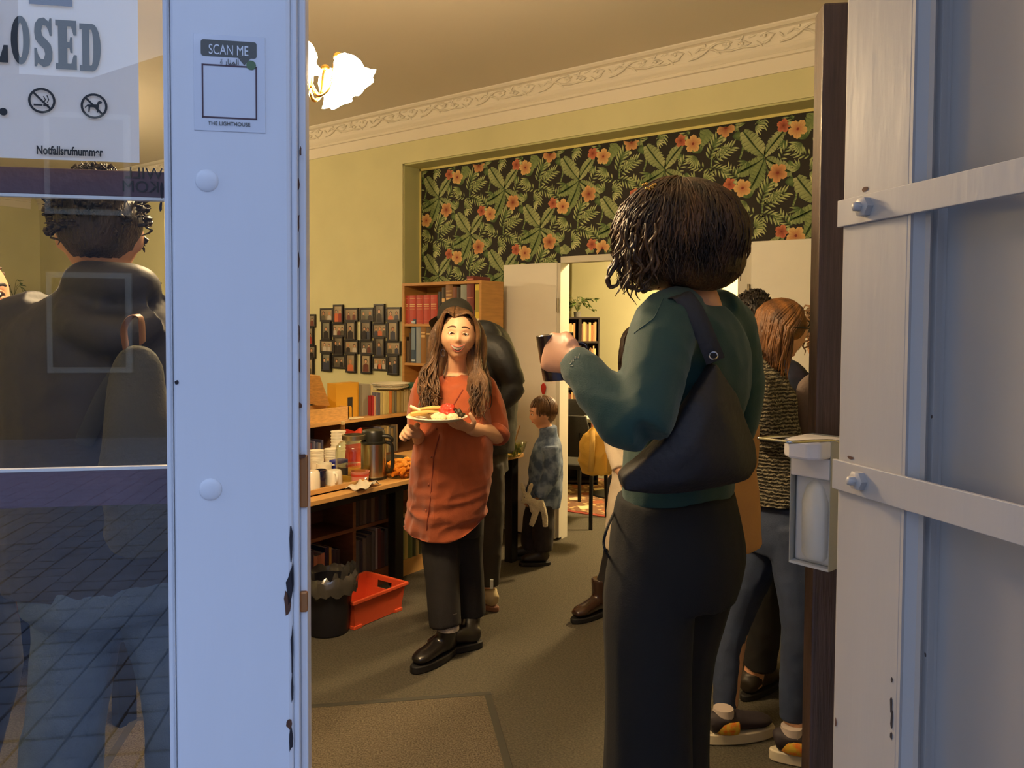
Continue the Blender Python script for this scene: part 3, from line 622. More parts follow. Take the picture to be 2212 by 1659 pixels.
x0 = xat(870); w5 = (xat(946)-x0)/5
hz = PLN(890, 638, 1, by0).z-(zs1+.008)
row((x0, by0+.018, zs1+.008), AX, V((0, -1, 0)), [(w5-.003, hz, .18, RED, bands)]*5, 'among the red volumes on the oak bookcase', 'red volumes on the oak bookcase', .003)
sp = [(.028, .24, .17, (42, 40, 48)), (.03, .27, .17, (58, 50, 44), [(.6, .7, GOLD)]), (.055, .30, .18, (132, 92, 58), [(.7, .73, GOLD), (.8, .82, GOLD), (.6, .64, GOLD)]), (.03, .27, .17, (120, 72, 56)), (.028, .27, .17, (52, 44, 38)), (.045, .285, .17, (138, 146, 142)), (.055, .345, .19, (112, 44, 40), [(.04, .055, (200, 120, 96)), (.55, .56, (200, 120, 96)), (.93, .95, (200, 120, 96))]), (.008, .1, .1, (60, 50, 40)), (.034, .285, .18, (214, 186, 60), [(.3, .85, (150, 140, 60)), (.02, .14, (226, 214, 180))])]
tot = sum(s[0] for s in sp)+.001*len(sp); room_ = (bx1-th)-(x0+5*w5)-.006; k = room_/tot
row((x0+5*w5+.004, by0+.018, zs1+.008), AX, V((0, -1, 0)), [(s[0]*k, *s[1:]) for s in sp], 'right of the red volumes', 'mixed volumes on the oak bookcase', .001)
x2 = xat(872); sp = [(.035, .20, .16, (74, 54, 40)), (.022, .17, .16, (92, 74, 54)), (.022, .23, .16, (62, 46, 36)), (.05, .335, .18, (52, 76, 104), [(.9, .96, (200, 210, 220)), (.3, .8, (120, 140, 160)), (.04, .08, (200, 210, 220))]), (.045, .285, .17, (140, 148, 158)), (.055, .29, .18, (142, 98, 46), [(.78, .82, GOLD), (.68, .74, GOLD)]), (.05, .28, .18, (104, 78, 50), [(.78, .82, GOLD)]), (.045, .25, .17, (84, 60, 48)), (.04, .26, .17, (60, 52, 60)), (.05, .24, .17, (120, 50, 44)), (.05, .26, .17, (70, 84, 70)), (.05, .25, .17, (90, 70, 50))]
row((x2, by0+.018, zs2+.008), AX, V((0, -1, 0)), sp, 'on the second shelf of the oak bookcase', 'volumes on the second oak shelf')
# long tables ------------------------------------------------------
def table(label, y0, y1, legs):
    t = thing('table', label, 'table', (-2.885, y0, 0), 0)
    MB().bx(-.69, 0, 0, y1-y0-.004, .697, .72).build('tabletop', m_oakd, t, bevel=.002)
    MB().bx(-.66, -.06, .03, y1-y0-.03, .65, .697).build('apron', m_blackmetal, t)
    for (lx, ly) in legs: MB().bx(lx-.03, lx+.03, ly-.035, ly+.035, 0, .697).build('leg', m_blackmetal, t, bevel=.003)
table('long beech topped table holding the cups, the drink jar and the airpot', 1.45, 3.38, [(-.06, .08), (-.345, PLN(855, 1150, 0, -3.23).y-1.45), (-.6, .08)])
table('beech topped table holding the salad bowl, behind the woman in orange', 3.39, 4.19, [(-.06, .74), (-.6, .06), (-.6, .74)])
# low bookcases under the tables -----------------------------------
def lowcase(label, y0, y1, divs, mat, zb=.10):
    t = thing('low_bookcase', label, 'bookcase', (-3.30, y0, 0)); L = y1-y0
    for y in (0, L-.02): MB().bx(-.27, 0, y, y+.02, 0, .645).build('side_panel', mat, t)
    for y in divs: MB().bx(-.27, -.001, y-y0-.012, y-y0+.012, zb, .625).build('divider', mat, t)
    MB().bx(-.27, 0, 0, L, .625, .645).build('top_panel', mat, t); MB().bx(-.27, -.26, .02, L-.02, zb, .625).build('back_panel', mat, t)
    MB().bx(-.26, -.002, .02, L-.02, .372, .392).build('shelf', mat, t); MB().bx(-.26, -.002, .02, L-.02, zb-.02, zb).build('shelf', mat, t); MB().bx(-.012, -.001, .02, L-.02, 0, zb-.02).build('plinth', mat, t)
    return t
lowcase('low brown bookcase of two rows under the table, left of the black table leg', 1.6, 3.40, [2.5, 3.065], m_brownwood)
lowcase('low bookcase with a pale plinth under the table, right of the black table leg', 3.42, 4.28, [3.85], m_oakd)
NR = V((1, 0, 0)); g = 'books in the low bookcase'
def brow(y0, z, specs, where, x=-3.312, grp=g): return row((x, y0, z), AY, NR, specs, where, grp)
brow(2.53, .10, [(.03, .22, .16, (40, 40, 62)), (.025, .2, .16, (56, 50, 72)), (.028, .215, .16, (172, 52, 48)), (.022, .2, .16, (150, 48, 44)), (.05, .22, .17, (38, 44, 84)), (.045, .22, .17, (34, 40, 78)), (.04, .225, .17, (46, 50, 84)), (.026, .19, .16, (202, 144, 112)), (.022, .19, .16, (196, 138, 108)), (.026, .195, .16, (206, 150, 120)), (.03, .22, .16, (38, 40, 72)), (.018, .215, .15, (196, 160, 84)), (.03, .2, .16, (48, 50, 70)), (.03, .19, .16, (40, 44, 60))], 'in the bottom left cubby beside the bin', grp='books in the bottom left cubby')
brow(3.085, .10, [(.03, .21, .16, (96, 96, 98)), (.024, .2, .16, (60, 56, 74)), (.03, .21, .16, (120, 112, 104)), (.04, .22, .16, (92, 88, 84)), (.03, .235, .16, (106, 106, 102)), (.018, .25, .17, (176, 170, 160)), (.03, .24, .17, (110, 62, 58)), (.026, .22, .17, (84, 60, 62)), (.03, .23, .17, (70, 72, 80))], 'in the bottom cubby behind the orange crate', grp='books in the bottom middle cubby')
brow(3.085, .392, [(.03, .2, .16, (64, 58, 64)), (.03, .19, .16, (86, 74, 70)), (.026, .2, .16, (112, 96, 92)), (.034, .2, .16, (70, 60, 62)), (.03, .19, .16, (128, 112, 100)), (.03, .2, .16, (80, 52, 52)), (.03, .19, .16, (60, 62, 74)), (.03, .2, .16, (90, 84, 80))], 'in the upper cubby behind the orange crate', grp='books in the upper middle cubby')
brow(3.46, .10, [(.035, .23, .16, (134, 146, 96)), (.03, .24, .17, (196, 178, 110)), (.04, .25, .17, (96, 110, 66)), (.03, .22, .16, (60, 70, 50)), (.028, .23, .16, (190, 172, 120)), (.035, .2, .16, (84, 90, 70))], 'in the low bookcase with the pale plinth', grp='books in the pale low bookcase')
# shelf unit behind the tables --------------------------------------
su = thing('shelf_unit', 'waist high shelf unit with a beech top, running behind the tables', 'shelf', (-3.70, 1.45, 0)); LU = 2.83
MB().bx(-.30, 0, 0, LU, .938, .960).build('top_panel', m_oakd, su, bevel=.002); MB().bx(-.30, -.29, 0, LU, .0, .938).build('back_panel', m_blackwood, su)
for y in (0, .95, 1.9, LU-.02): MB().bx(-.29, -.015, y, y+.02, 0, .938).build('divider', m_brownwood, su)
MB().bx(-.29, -.015, 0, LU, .68, .70).build('shelf', m_brownwood, su)
g = 'books behind the cups'
brow(3.02, .70, [(.028, .15, .15, (206, 196, 178)), (.02, .14, .15, (70, 50, 52)), (.02, .15, .15, (196, 180, 150)), (.022, .14, .15, (88, 44, 60)), (.022, .15, .15, (84, 84, 110)), (.022, .14, .15, (70, 74, 100)), (.02, .135, .15, (120, 110, 110)), (.02, .15, .15, (60, 60, 90))], 'behind the white cups under the beech shelf', -3.725)
brow(3.66, .70, [(.024, .17, .15, (150, 136, 110)), (.02, .18, .15, (110, 112, 132)), (.022, .17, .15, (84, 88, 120)), (.024, .17, .15, (170, 150, 100)), (.02, .18, .15, (190, 170, 120)), (.022, .17, .15, (120, 112, 100)), (.022, .16, .15, (150, 130, 90)), (.022, .17, .15, (100, 96, 90)), (.02, .18, .15, (140, 120, 90))], 'behind the airpot under the beech shelf', -3.725, 'books behind the airpot')
# things on its top
ZT = .960
c = thing('wooden_crate', 'pale pine box with its lid raised, at the left end of the beech shelf', 'box', (-3.72, 2.98, ZT))
L_ = PLN(754, 900, 0, -3.72).y-2.98; hh = .085
for (a, b_) in (((-.22, -.21), (0, L_)), ((-.01, 0), (0, L_)), ((-.22, 0), (0, .01)), ((-.22, 0), (L_-.01, L_))): MB().bx(*a, *b_, 0, hh).build('side_board', m_oakd if a != (-.01, 0) else M('pine_board', srgb(212, 162, 92), .6, var=.15, vs_=9, st=(3, 3, 12)), c, bevel=.001)
MB().bx(-.21, -.01, .01, L_-.01, 0, .008).build('bottom_board', m_oakd, c)
pa, pb = PLN(690, 874, 0, -3.84)-V((-3.72, 2.98, ZT)), PLN(668, 810, 0, -3.84)-V((-3.72, 2.98, ZT))
MB().tube([pa, pb], [(.012, .10), (.012, .10)], 4, side=AY).build('lid', M('pine_board', (.6, .4, .15)), c)
yb = PLN(726, 903, 0, -3.80); ye = PLN(775, 903, 0, -3.80); yt = PLN(726, 829, 0, -3.80).z
mf = thing('magazine_file', 'mustard yellow magazine file with a black slot, on the beech shelf', 'file', (-3.80, yb.y, ZT)); wf, hf = ye.y-yb.y, yt-ZT
m_must = M('mustard_card', srgb(214, 158, 32), .55)
MB().bx(-.085, 0, 0, wf, 0, hf).build('case', m_must, mf, bevel=.002); MB().bx(0, .001, wf*.50, wf*.72, .0, hf*.58).build('slot', M('slot_black', srgb(30, 26, 24), .6), mf)
MB().prism([(wf*.54, 0), (wf*.68, 0), (wf*.68, hf*.27), (wf*.65, hf*.33), (wf*.57, hf*.33), (wf*.54, hf*.27)], 0, .0016, Matrix(((0, 0, 1), (1, 0, 0), (0, 1, 0)))).build('slot_print', m_must, mf)
tag(MB().bx(-.1, .0, 0, .075, 0, .21).build('folder', M('grey_card', srgb(150, 146, 130), .6), None, bevel=.001), 'grey card folder standing right of the mustard file', 'folder').location = (-3.78, ye.y+.012, ZT)
tag(MB().bx(-.1, .0, 0, .02, 0, .20).build('folder', M('cream_card', srgb(222, 206, 160), .6), None, bevel=.001), 'slim cream folder pressed against the mustard file', 'folder').location = (-3.78, ye.y+.002+.09, ZT)
y0 = PLN(803, 898, 0, -3.745).y
upb = [(.02, .135, .15, (168, 44, 48)), (.016, .13, .15, (214, 160, 130)), (.022, .155, .16, (112, 112, 128)), (.018, .15, .16, (96, 92, 110)), (.024, .15, .16, (196, 184, 130)), (.02, .155, .16, (216, 204, 140)), (.018, .155, .16, (206, 192, 130)), (.018, .155, .16, (200, 186, 120)), (.03, .155, .16, (206, 128, 66)), (.022, .155, .16, (138, 130, 100)), (.02, .15, .16, (110, 108, 96)), (.045, .155, .16, (172, 154, 100)), (.024, .15, .16, (164, 150, 108)), (.022, .155, .16, (182, 168, 128)), (.02, .155, .16, (190, 170, 130)), (.024, .15, .16, (150, 130, 90))]
row((-3.745, y0, ZT), AY, NR, upb, 'under the paper plates on the beech shelf', 'books under the paper plates')
m_plate = M('paper_plate', srgb(238, 230, 206), .6)
pcx = PLN(840, 845, 0, -3.83)
for i, (dx, dy) in enumerate(((0, 0), (.004, .003), (-.003, .006), (.002, -.004), (.008, .012))):
    o = MB().lathe([(0, .002), (.085, .002), (.105, .014), (.135, .018), (.134, .021), (.104, .018), (.083, .006), (0, .006)], 36).build('paper_plate', m_plate, None, smooth=40)
    o.location = (-3.83+dx, pcx.y+dy, ZT+.157+i*.0065); tag(o, ['lowest paper plate of the stack on the books', 'second lowest paper plate of the stack on the books', 'middle paper plate of the stack on the books', 'fourth paper plate up in the stack on the books', 'topmost paper plate of the stack on the books'][i], 'plate', 'stacked paper plates')
tag(MB().bx(-.1, .06, 0, .17, 0, .03).build('book', cmat((56, 120, 108)), None, bevel=.002), 'teal book lying flat on the books right of the plates', 'book').location = (-3.84, pcx.y+.155, ZT+.158)
tag(MB().bx(-.1, .08, 0, .14, 0, .012).build('book', cmat((226, 214, 190)), None, bevel=.002), 'white booklet lying under the teal book', 'book').location = (-3.84, pcx.y+.15, ZT+.1575-.0125+.0)
bpy.data.objects[-1] if False else None
tag(MB().bx(0, .012, 0, .12, 0, .17).build('picture_frame', M('frame_dark', srgb(56, 52, 52), .5), None, bevel=.002), 'small dark picture frame standing behind the pine box', 'frame').location = (-3.96, PLN(672, 870, 0, -3.95).y, ZT)
tag(MB().bx(-.06, .02, 0, .11, 0, .004).build('notepad', M('notepad_paper', srgb(236, 222, 180), .7), None), 'cream notepad lying at the shelf edge before the mustard file', 'notepad').location = (-3.715, PLN(757, 905, 0, -3.7).y, ZT+.0005)
# on the table ------------------------------------------------------
ZTB = .72
m_china = M('white_china', srgb(236, 228, 206), .25, coat=.3); m_cup = M('paper_cup', srgb(240, 232, 210), .6); m_navy = M('navy_glaze', srgb(24, 26, 52), .12, coat=.5)
ty = PLN(763, 1040, 2, ZTB)
tr = thing('tray', 'shallow beech tray holding mugs at the left of the table', 'tray', (-2.965, 2.30, ZTB)); tl = ty.y-2.30-.02
MB().bx(-.36, 0, 0, tl, 0, .008).build('tray_base', m_oakd, tr)
for a in ((-.36, -.35, 0, tl), (-.01, 0, 0, tl), (-.36, 0, 0, .01), (-.36, 0, tl-.01, tl)): MB().bx(*a, 0, .032).build('tray_rim', m_oakd, tr, bevel=.001)
def mug(px, py, mat, label, r=.04, h=.09, ha=0, flip=False, name='mug'):
    p = PLN(px, py, 2, ZTB+.009); t = thing(name, label, 'cup', (p.x, p.y, ZTB+.009), ha, 'mugs on the tray')
    pf = [(0, 0), (r*.8, 0), (r*.95, .01), (r, h*.5), (r, h), (r-.004, h), (r-.005, h*.5), (r*.8, .008), (0, .007)]
    if flip: pf = [(q, h-z) for q, z in pf]
    MB().lathe(pf, 24).build('bowl', mat, t, smooth=50)
    hd = MB(); ctube(hd, [(r-.003, 0, h*.82), (r+.022, 0, h*.8), (r+.03, 0, h*.5), (r+.018, 0, h*.22), (r-.003, 0, h*.2)], [(.0045, .006)]*5, 5, 8); hd.build('handle', mat, t, smooth=60); return t
mug(722, 1046, m_china, 'white mug upside down at the right end of the tray', .042, .075, R(-30), True)
mug(692, 1050, m_navy, 'glossy navy mug between the white mugs on the tray', .034, .085, R(150))
mug(672, 1062, m_china, 'tall white mug upside down nearest the door stile', .045, .105, R(170), True)
mug(700, 1030, m_china, 'white square mug behind the navy mug', .042, .075, R(60))
def cup(x, y, z, label, group, r=.038, h=.09):
    o = MB().lathe([(0, .0), (r*.75, .0), (r, h), (r+.002, h), (r+.002, h-.004), (r-.002, h-.002), (r*.72, .004), (0, .004)], 20).build('paper_cup', m_cup, None, smooth=40); o.location = (x, y, z); return tag(o, label, 'cup', group)
p = PLN(684, 1030, 2, ZTB)
for i in range(8): cup(p.x, p.y, ZTB+i*.0085, ORD[i]+' cup from the bottom of the nested stack left of the tall cups', 'nested paper cups')
p = PLN(715, 1022, 2, ZTB); 
for i in range(6): cup(p.x, p.y, ZTB+i*.010, ORD[i]+' cup from the bottom of the stack behind the blue packet', 'paper cups behind the blue packet', .036)
p = PLN(731, 1015, 2, ZTB)
for i in range(7): cup(p.x, p.y, ZTB+i*.018, ORD[i]+' cup from the bottom of the tallest stack beside the drink jar', 'tallest stack of paper cups', .042, .12)
p = PLN(716, 1026, 2, ZTB); tag(MB().bx(-.03, .03, -.045, .045, 0, .095).build('packet', M('blue_packet', srgb(40, 48, 140), .4), None, bevel=.006), 'royal blue packet standing between the cups', 'packet').location = (p.x+.06, p.y, ZTB)
# glass drink jar
p = PLN(770, 1040, 2, ZTB); J = thing('drink_jar', 'large glass drink jar with a tap, on the table beside the airpot', 'jar', (p.x-.035, p.y+.015, ZTB)); J.scale = (1.12, 1.12, 1.12)
m_jar = Mglass('jar_glass', (.93, .95, .88), 1.5); kq2 = .0024
MB().lathe([(0, .002), (.075, .002), (.084, .012), (.086, .14), (.082, .165), (.062, .188), (.05, .195), (.05, .212), (.053, .212), (.053, .194), (.065, .191), (.086, .166), (.089, .14), (.087, .01), (.078, 0), (0, 0)], 32).build('glass_body', m_jar, J, smooth=60)
MB().lathe([(0, .004), (.074, .004), (.083, .014), (.0845, .075), (0, .075)], 32).build('lemonade', Mglass('lemonade_liquid', (.92, .90, .66), 1.33), J, smooth=60)
MB().lathe([(.051, .2), (.058, .2), (.058, .222), (.05, .224), (.05, .2)], 28).build('neck_ring', M('zinc', srgb(170, 160, 130), .3, .9), J, smooth=40)
tp = MB(); ctube(tp, [(.08, -.03, .035), (.11, -.04, .035), (.125, -.045, .03), (.128, -.046, .012)], [.009, .009, .009, .008], 4, 10); tp.ell((.112, -.041, .048), (.012, .012, .012), None, 10, 6); tp.build('tap', M('chrome', srgb(220, 215, 200), .12, 1), J, smooth=60)
tub = thing('plastic_tub', 'pink and red plastic tub just left of the drink jar tap', 'tub', (p.x+.065, p.y-.035, ZTB)); 
MB().lathe([(0, 0), (.042, 0), (.048, .07), (.05, .07), (.05, .066), (.046, .066), (.042, .004), (0, .004)], 24).build('bowl', M('pink_plastic', srgb(204, 130, 112), .4), tub, smooth=40)
MB().lathe([(.0465, .045), (.0500, .058), (.0505, .058), (.047, .045)], 24, close=True).build('red_band', M('red_plastic', srgb(196, 62, 40), .4), tub, smooth=40)
# red crisp bag behind the jar
p = PLN(768, 1005, 2, ZTB); cb = thing('crisp_bag', 'open red and silver crisp bag behind the drink jar', 'bag', (p.x-.02, p.y, ZTB)); b = MB(); n = 20
for i, z in enumerate(np.linspace(0, .21, 9)):
    s = 1-.12*math.sin(z*12); fl = .045*(1-.55*z/.21)
    for k in range(n):
        t = 2*math.pi*k/n; b.v.append((fl*math.sin(t)+.006*math.sin(3*t+z*40), .075*s*math.cos(t), z+.012*math.sin(2*t)*(i == 8))); b.c.append((1, 1, 1))
for i in range(8):
    for k in range(n): b.f.append((i*n+k, i*n+(k+1) % n, (i+1)*n+(k+1) % n, (i+1)*n+k)); b.m.append(1 if i == 5 else 0)
b.build('foil_bag', [M('red_foil', srgb(196, 58, 38), .25, .3), M('silver_foil', srgb(206, 196, 180), .25, .6)], cb, smooth=60)
bt = thing('bottle', 'slim brown bottle with a cork behind the crisp bag', 'bottle', (p.x-.11, p.y+.0, ZTB))
MB().lathe([(0, 0), (.03, 0), (.032, .02), (.032, .14), (.014, .18), (.012, .23), (.014, .232), (.014, .238), (0, .238)], 18).build('bottle_body', M('amber_glass', srgb(120, 84, 50), .2), bt, smooth=40); MB().cyl((0, 0, .238), (0, 0, .256), .011, .013, 12).build('cork', M('cork', srgb(214, 190, 140), .8), bt, smooth=40)
# airpot
p = PLN(815, 1044, 2, ZTB); A = thing('airpot', 'brushed steel vacuum airpot with a black pump lid', 'flask', (p.x-.115, p.y+.085, ZTB), YAW)
m_steel = M('brushed_steel', srgb(196, 184, 160), .28, 1, bump=.05, bs=4, st=(1, 1, 60)); m_blk = M('black_plastic', srgb(30, 31, 27), .35)
MB().lathe([(0, .0), (.07, 0), (.072, .012), (.068, .016), (.068, .195), (0, .196)], 32).build('steel_body', [m_steel], A, smooth=40)
MB().lathe([(.0, .0), (.073, 0), (.074, .014), (.0, .0145)], 32).build('base_ring', m_blk, A, smooth=40)
MB().lathe([(0, .194), (.069, .194), (.071, .205), (.064, .21), (.064, .258), (.058, .268), (.03, .272), (0, .27)], 32).build('pump_lid', m_blk, A, smooth=40)
b = MB(); ctube(b, [(.05, -.02, .238), (.085, -.02, .236), (.105, -.02, .222), (.104, -.02, .205)], [(.012, .016), (.012, .015), (.010, .012), (.008, .009)], 5, 10); b.build('spout', m_blk, A, smooth=60)
b = MB(); ctube(b, [(.066, .01, .20), (.098, .01, .185), (.104, .01, .12), (.098, .01, .05), (.068, .01, .035)], [(.010, .007)]*5, 5, 8); b.build('handle', m_blk, A, smooth=60)
# napkin, snack tub, cutlery stand
p = PLN(775, 1062, 2, ZTB); nb = MB(); nn = 14
for i in range(nn+1):
    for j in range(nn+1):
        u, v = i/nn, j/nn; nb.v.append((p.x-.10+.10*u+.02*math.sin(v*5), p.y-.01+.19*v, ZTB+.004+.022*abs(math.sin(u*3.1+v*2))*math.sin(v*math.pi)+.016*math.sin(v*9+u*4)**2)); nb.c.append((1, 1, 1))
for i in range(nn):
    for j in range(nn): nb.f.append((i*(nn+1)+j, i*(nn+1)+j+1, (i+1)*(nn+1)+j+1, (i+1)*(nn+1)+j)); nb.m.append(0)
o = nb.build('napkin', M('linen', srgb(206, 194, 172), .85, bump=.2, bs=200), None, smooth=180); sm_ = o.modifiers.new('t', 'SOLIDIFY'); sm_.thickness = .003; sm_.offset = 1; tag(o, 'crumpled beige napkin at the table edge before the airpot', 'napkin')
p = PLN(872, 1036, 2, ZTB); sx_, sy_ = p.x-.075, p.y+.05
sb_ = thing('snack_tub', 'clear plastic tub heaped with orange snack puffs', 'tub', (sx_, sy_, ZTB))
MB().lathe([(0, .0), (.07, .0), (.08, .012), (.092, .062), (.095, .062), (.084, .01), (.074, -.0), (0, .002)], 28).build('tub_wall', Mglass('tub_plastic', (.93, .82, .62), 1.4), sb_, smooth=50)
m_puff = M('orange_puff', srgb(232, 150, 40), .7, bump=.4, bs=90)
prn = random.Random(4); pm = MB(); ctube(pm, [(-.035, 0, 0), (-.012, 0, .006), (.014, 0, .005), (.036, 0, -.002)], [.009, .0125, .012, .009], 4, 8); pme = pm.mesh('snack_puff', 60); pme.materials.append(m_puff)
for i in range(34):
    lay = i//9; rr = (.052 if lay < 3 else .03)*math.sqrt(prn.random()); a = prn.random()*6.28
    o = bpy.data.objects.new('snack_puff', pme); COL.objects.link(o); o.location = (sx_+rr*math.cos(a), sy_+rr*math.sin(a), ZTB+.018+.021*lay+.004*prn.random()); o.rotation_euler = (prn.uniform(-.4, .4), prn.uniform(-.5, .5), prn.random()*6.28)
    tag(o, 'orange snack puff heaped in the clear plastic tub', 'snack', 'orange puffs in the tub')
tag(MB().bx(-.09, .05, -.1, .1, 0, .006).build('baking_tray', m_blk, None, bevel=.002), 'black baking tray behind the snack tub', 'tray').location = (sx_-.13, sy_+.06, ZTB+.08)
cs = thing('box', 'small black box carrying the baking tray behind the snack tub', 'box', (sx_-.15, sy_+.06, ZTB)); MB().bx(-.05, .04, -.08, .08, 0, .08).build('carton', m_blk, cs, bevel=.003); MB().bx(-.051, .041, -.081, .081, .055, .0795).build('lid', m_blk, cs)
# salad bowl on the second table
p = PLN(1108, 988, 2, ZTB); sl = thing('salad_bowl', 'glass bowl of green salad on the far table', 'bowl', (p.x-.03, p.y+.03, ZTB))
MB().lathe([(0, 0), (.045, 0), (.08, .04), (.098, .095), (.101, .095), (.083, .038), (.05, -.0), (0, .003)], 28).build('glass_body', Mglass('bowl_glass', (.9, .92, .8), 1.5), sl, smooth=50)
sal = MB()
for i in range(46):
    a = prn.random()*6.28; r = .075*math.sqrt(prn.random()); z = .015+.065*prn.random(); rm = Euler((prn.random()*6, prn.random()*6, prn.random()*6)).to_matrix(); r *= min(1, .45+z*7); sal.ell((r*math.cos(a), r*math.sin(a), z), (.02, .012, .004), rm, 7, 5, prn.choice([0, 0, 1]))
o = sal.build('salad', [M('salad_green', srgb(120, 136, 60), .6), M('salad_pale', srgb(190, 180, 110), .6)], sl, smooth=60); o['kind'] = 'stuff'
b = MB(); b.tube([V((0, .01, .05)), V((.03, .045, .20))], [(.006, .003)]*2, 8); b.ell((0, .01, .045), (.02, .014, .006), None, 10, 6); tag(b.build('serving_spoon', M('wood_spoon', srgb(150, 118, 70), .6), None, smooth=60), 'wooden spoon standing in the salad bowl', 'spoon').location = (p.x-.03, p.y+.03, ZTB)
# orange crate on the floor, bin ------------------------------------
cA, cB = Gd(765, 1361), Gd(866, 1318); cr = thing('plastic_crate', 'open orange plastic crate on the carpet in front of the low books', 'crate', (cA.x, cA.y, 0), math.atan2(cB.y-cA.y, cB.x-cA.x))
m_or = M('orange_plastic', srgb(224, 88, 50), .38, bump=.05, bs=60); Lc = (cB-cA).length; Wc, Hc = .27, .155; tp_ = .018
def crate_wall(pts, name='side_wall'):
    b = MB(); b.add(pts, [(0, 1, 2, 3), (7, 6, 5, 4), (0, 4, 5, 1), (1, 5, 6, 2), (2, 6, 7, 3), (3, 7, 4, 0)]); b.build(name, m_or, cr, bevel=.002)
def quadw(x0, y0, x1, y1, nx, ny):
    o = tp_; return [(x0, y0, .005), (x1, y1, .005), (x1+nx*o+(o if x1 > x0 else 0), y1+ny*o+(o if y1 > y0 else 0), Hc), (x0+nx*o-(o if x1 > x0 else 0), y0+ny*o-(o if y1 > y0 else 0), Hc)]
def wall2(x0, y0, x1, y1, nx, ny):
    q = quadw(x0, y0, x1, y1, nx, ny); i = [(a-nx*.005, b-ny*.005, c) for a, b, c in q]; crate_wall(q+i)
wall2(0, 0, Lc, 0, 0, -1); wall2(0, Wc, Lc, Wc, 0, 1); wall2(0, 0, 0, Wc, -1, 0)
# far short wall has the hand hole
xw = Lc; 
for (ya, yb2, za, zb_2) in ((0, Wc, .005, .09), (0, Wc*.30, .09, .13), (Wc*.70, Wc, .09, .13), (0, Wc, .13, Hc)):
    o1, o2 = tp_*za/Hc, tp_*zb_2/Hc; e1 = -o1 if ya == 0 else 0; e2 = o1 if yb2 == Wc else 0; f1 = -o2 if ya == 0 else 0; f2 = o2 if yb2 == Wc else 0
    q = [(xw+o1, ya+e1, za), (xw+o1, yb2+e2, za), (xw+o2, yb2+f2, zb_2), (xw+o2, ya+f1, zb_2)]; crate_wall(q+[(a-.005, b, c_) for a, b, c_ in q])
MB().bx(.0, Lc, 0, Wc, .004, .010).build('base', m_or, cr)
b = MB(); t3 = tp_
for (x0, x1, y0, y1) in ((-t3-.012, Lc+t3+.012, -t3-.012, -t3+.002), (-t3-.012, Lc+t3+.012, Wc+t3-.002, Wc+t3+.012), (-t3-.012, -t3+.002, -t3, Wc+t3), (Lc+t3-.002, Lc+t3+.012, -t3, Wc+t3)): b.bx(x0, x1, y0, y1, Hc-.016, Hc+.002)
b.build('rim', m_or, cr, bevel=.003)
for fx in (-.006, Lc-.05): MB().bx(fx, fx+.056, -.008, .03, 0, .018).build('foot', m_or, cr, bevel=.003)
bp = Gd(695, 1386); bn = thing('waste_bin', 'black waste bin lined with a crinkled plastic bag', 'bin', (bp.x-.08, bp.y+.11, 0))
MB().lathe([(0, .0), (.10, 0), (.103, .01), (.125, .27), (.128, .27), (.128, .262), (.105, .006), (0, .004)], 28).build('bucket', M('bin_black', srgb(28, 28, 34), .35), bn, smooth=40)
b = MB(); n = 40; brn = random.Random(9)
rows_ = [(.108, .10), (.118, .2), (.127, .285), (.137, .30), (.146, .285), (.15, .25), (.146, .215)]
for i, (r, z) in enumerate(rows_):
    for k in range(n):
        t = 2*math.pi*k/n; w = 1+.05*math.sin(5*t+i)*brn.random()+.03*brn.uniform(-1, 1)*(i > 1); b.v.append((r*w*math.cos(t), r*w*math.sin(t), z+.014*brn.uniform(-1, 1)*(i > 1)+.035*math.exp(-((t-1.2)/.5)**2)*(i in (2, 3)))); b.c.append((1, 1, 1))
for i in range(len(rows_)-1):
    for k in range(n): b.f.append((i*n+k, i*n+(k+1) % n, (i+1)*n+(k+1) % n, (i+1)*n+k)); b.m.append(0)
b.build('bin_liner', M('liner_film', srgb(70, 66, 62), .18, spec=.9, coat=.5), bn, smooth=30)
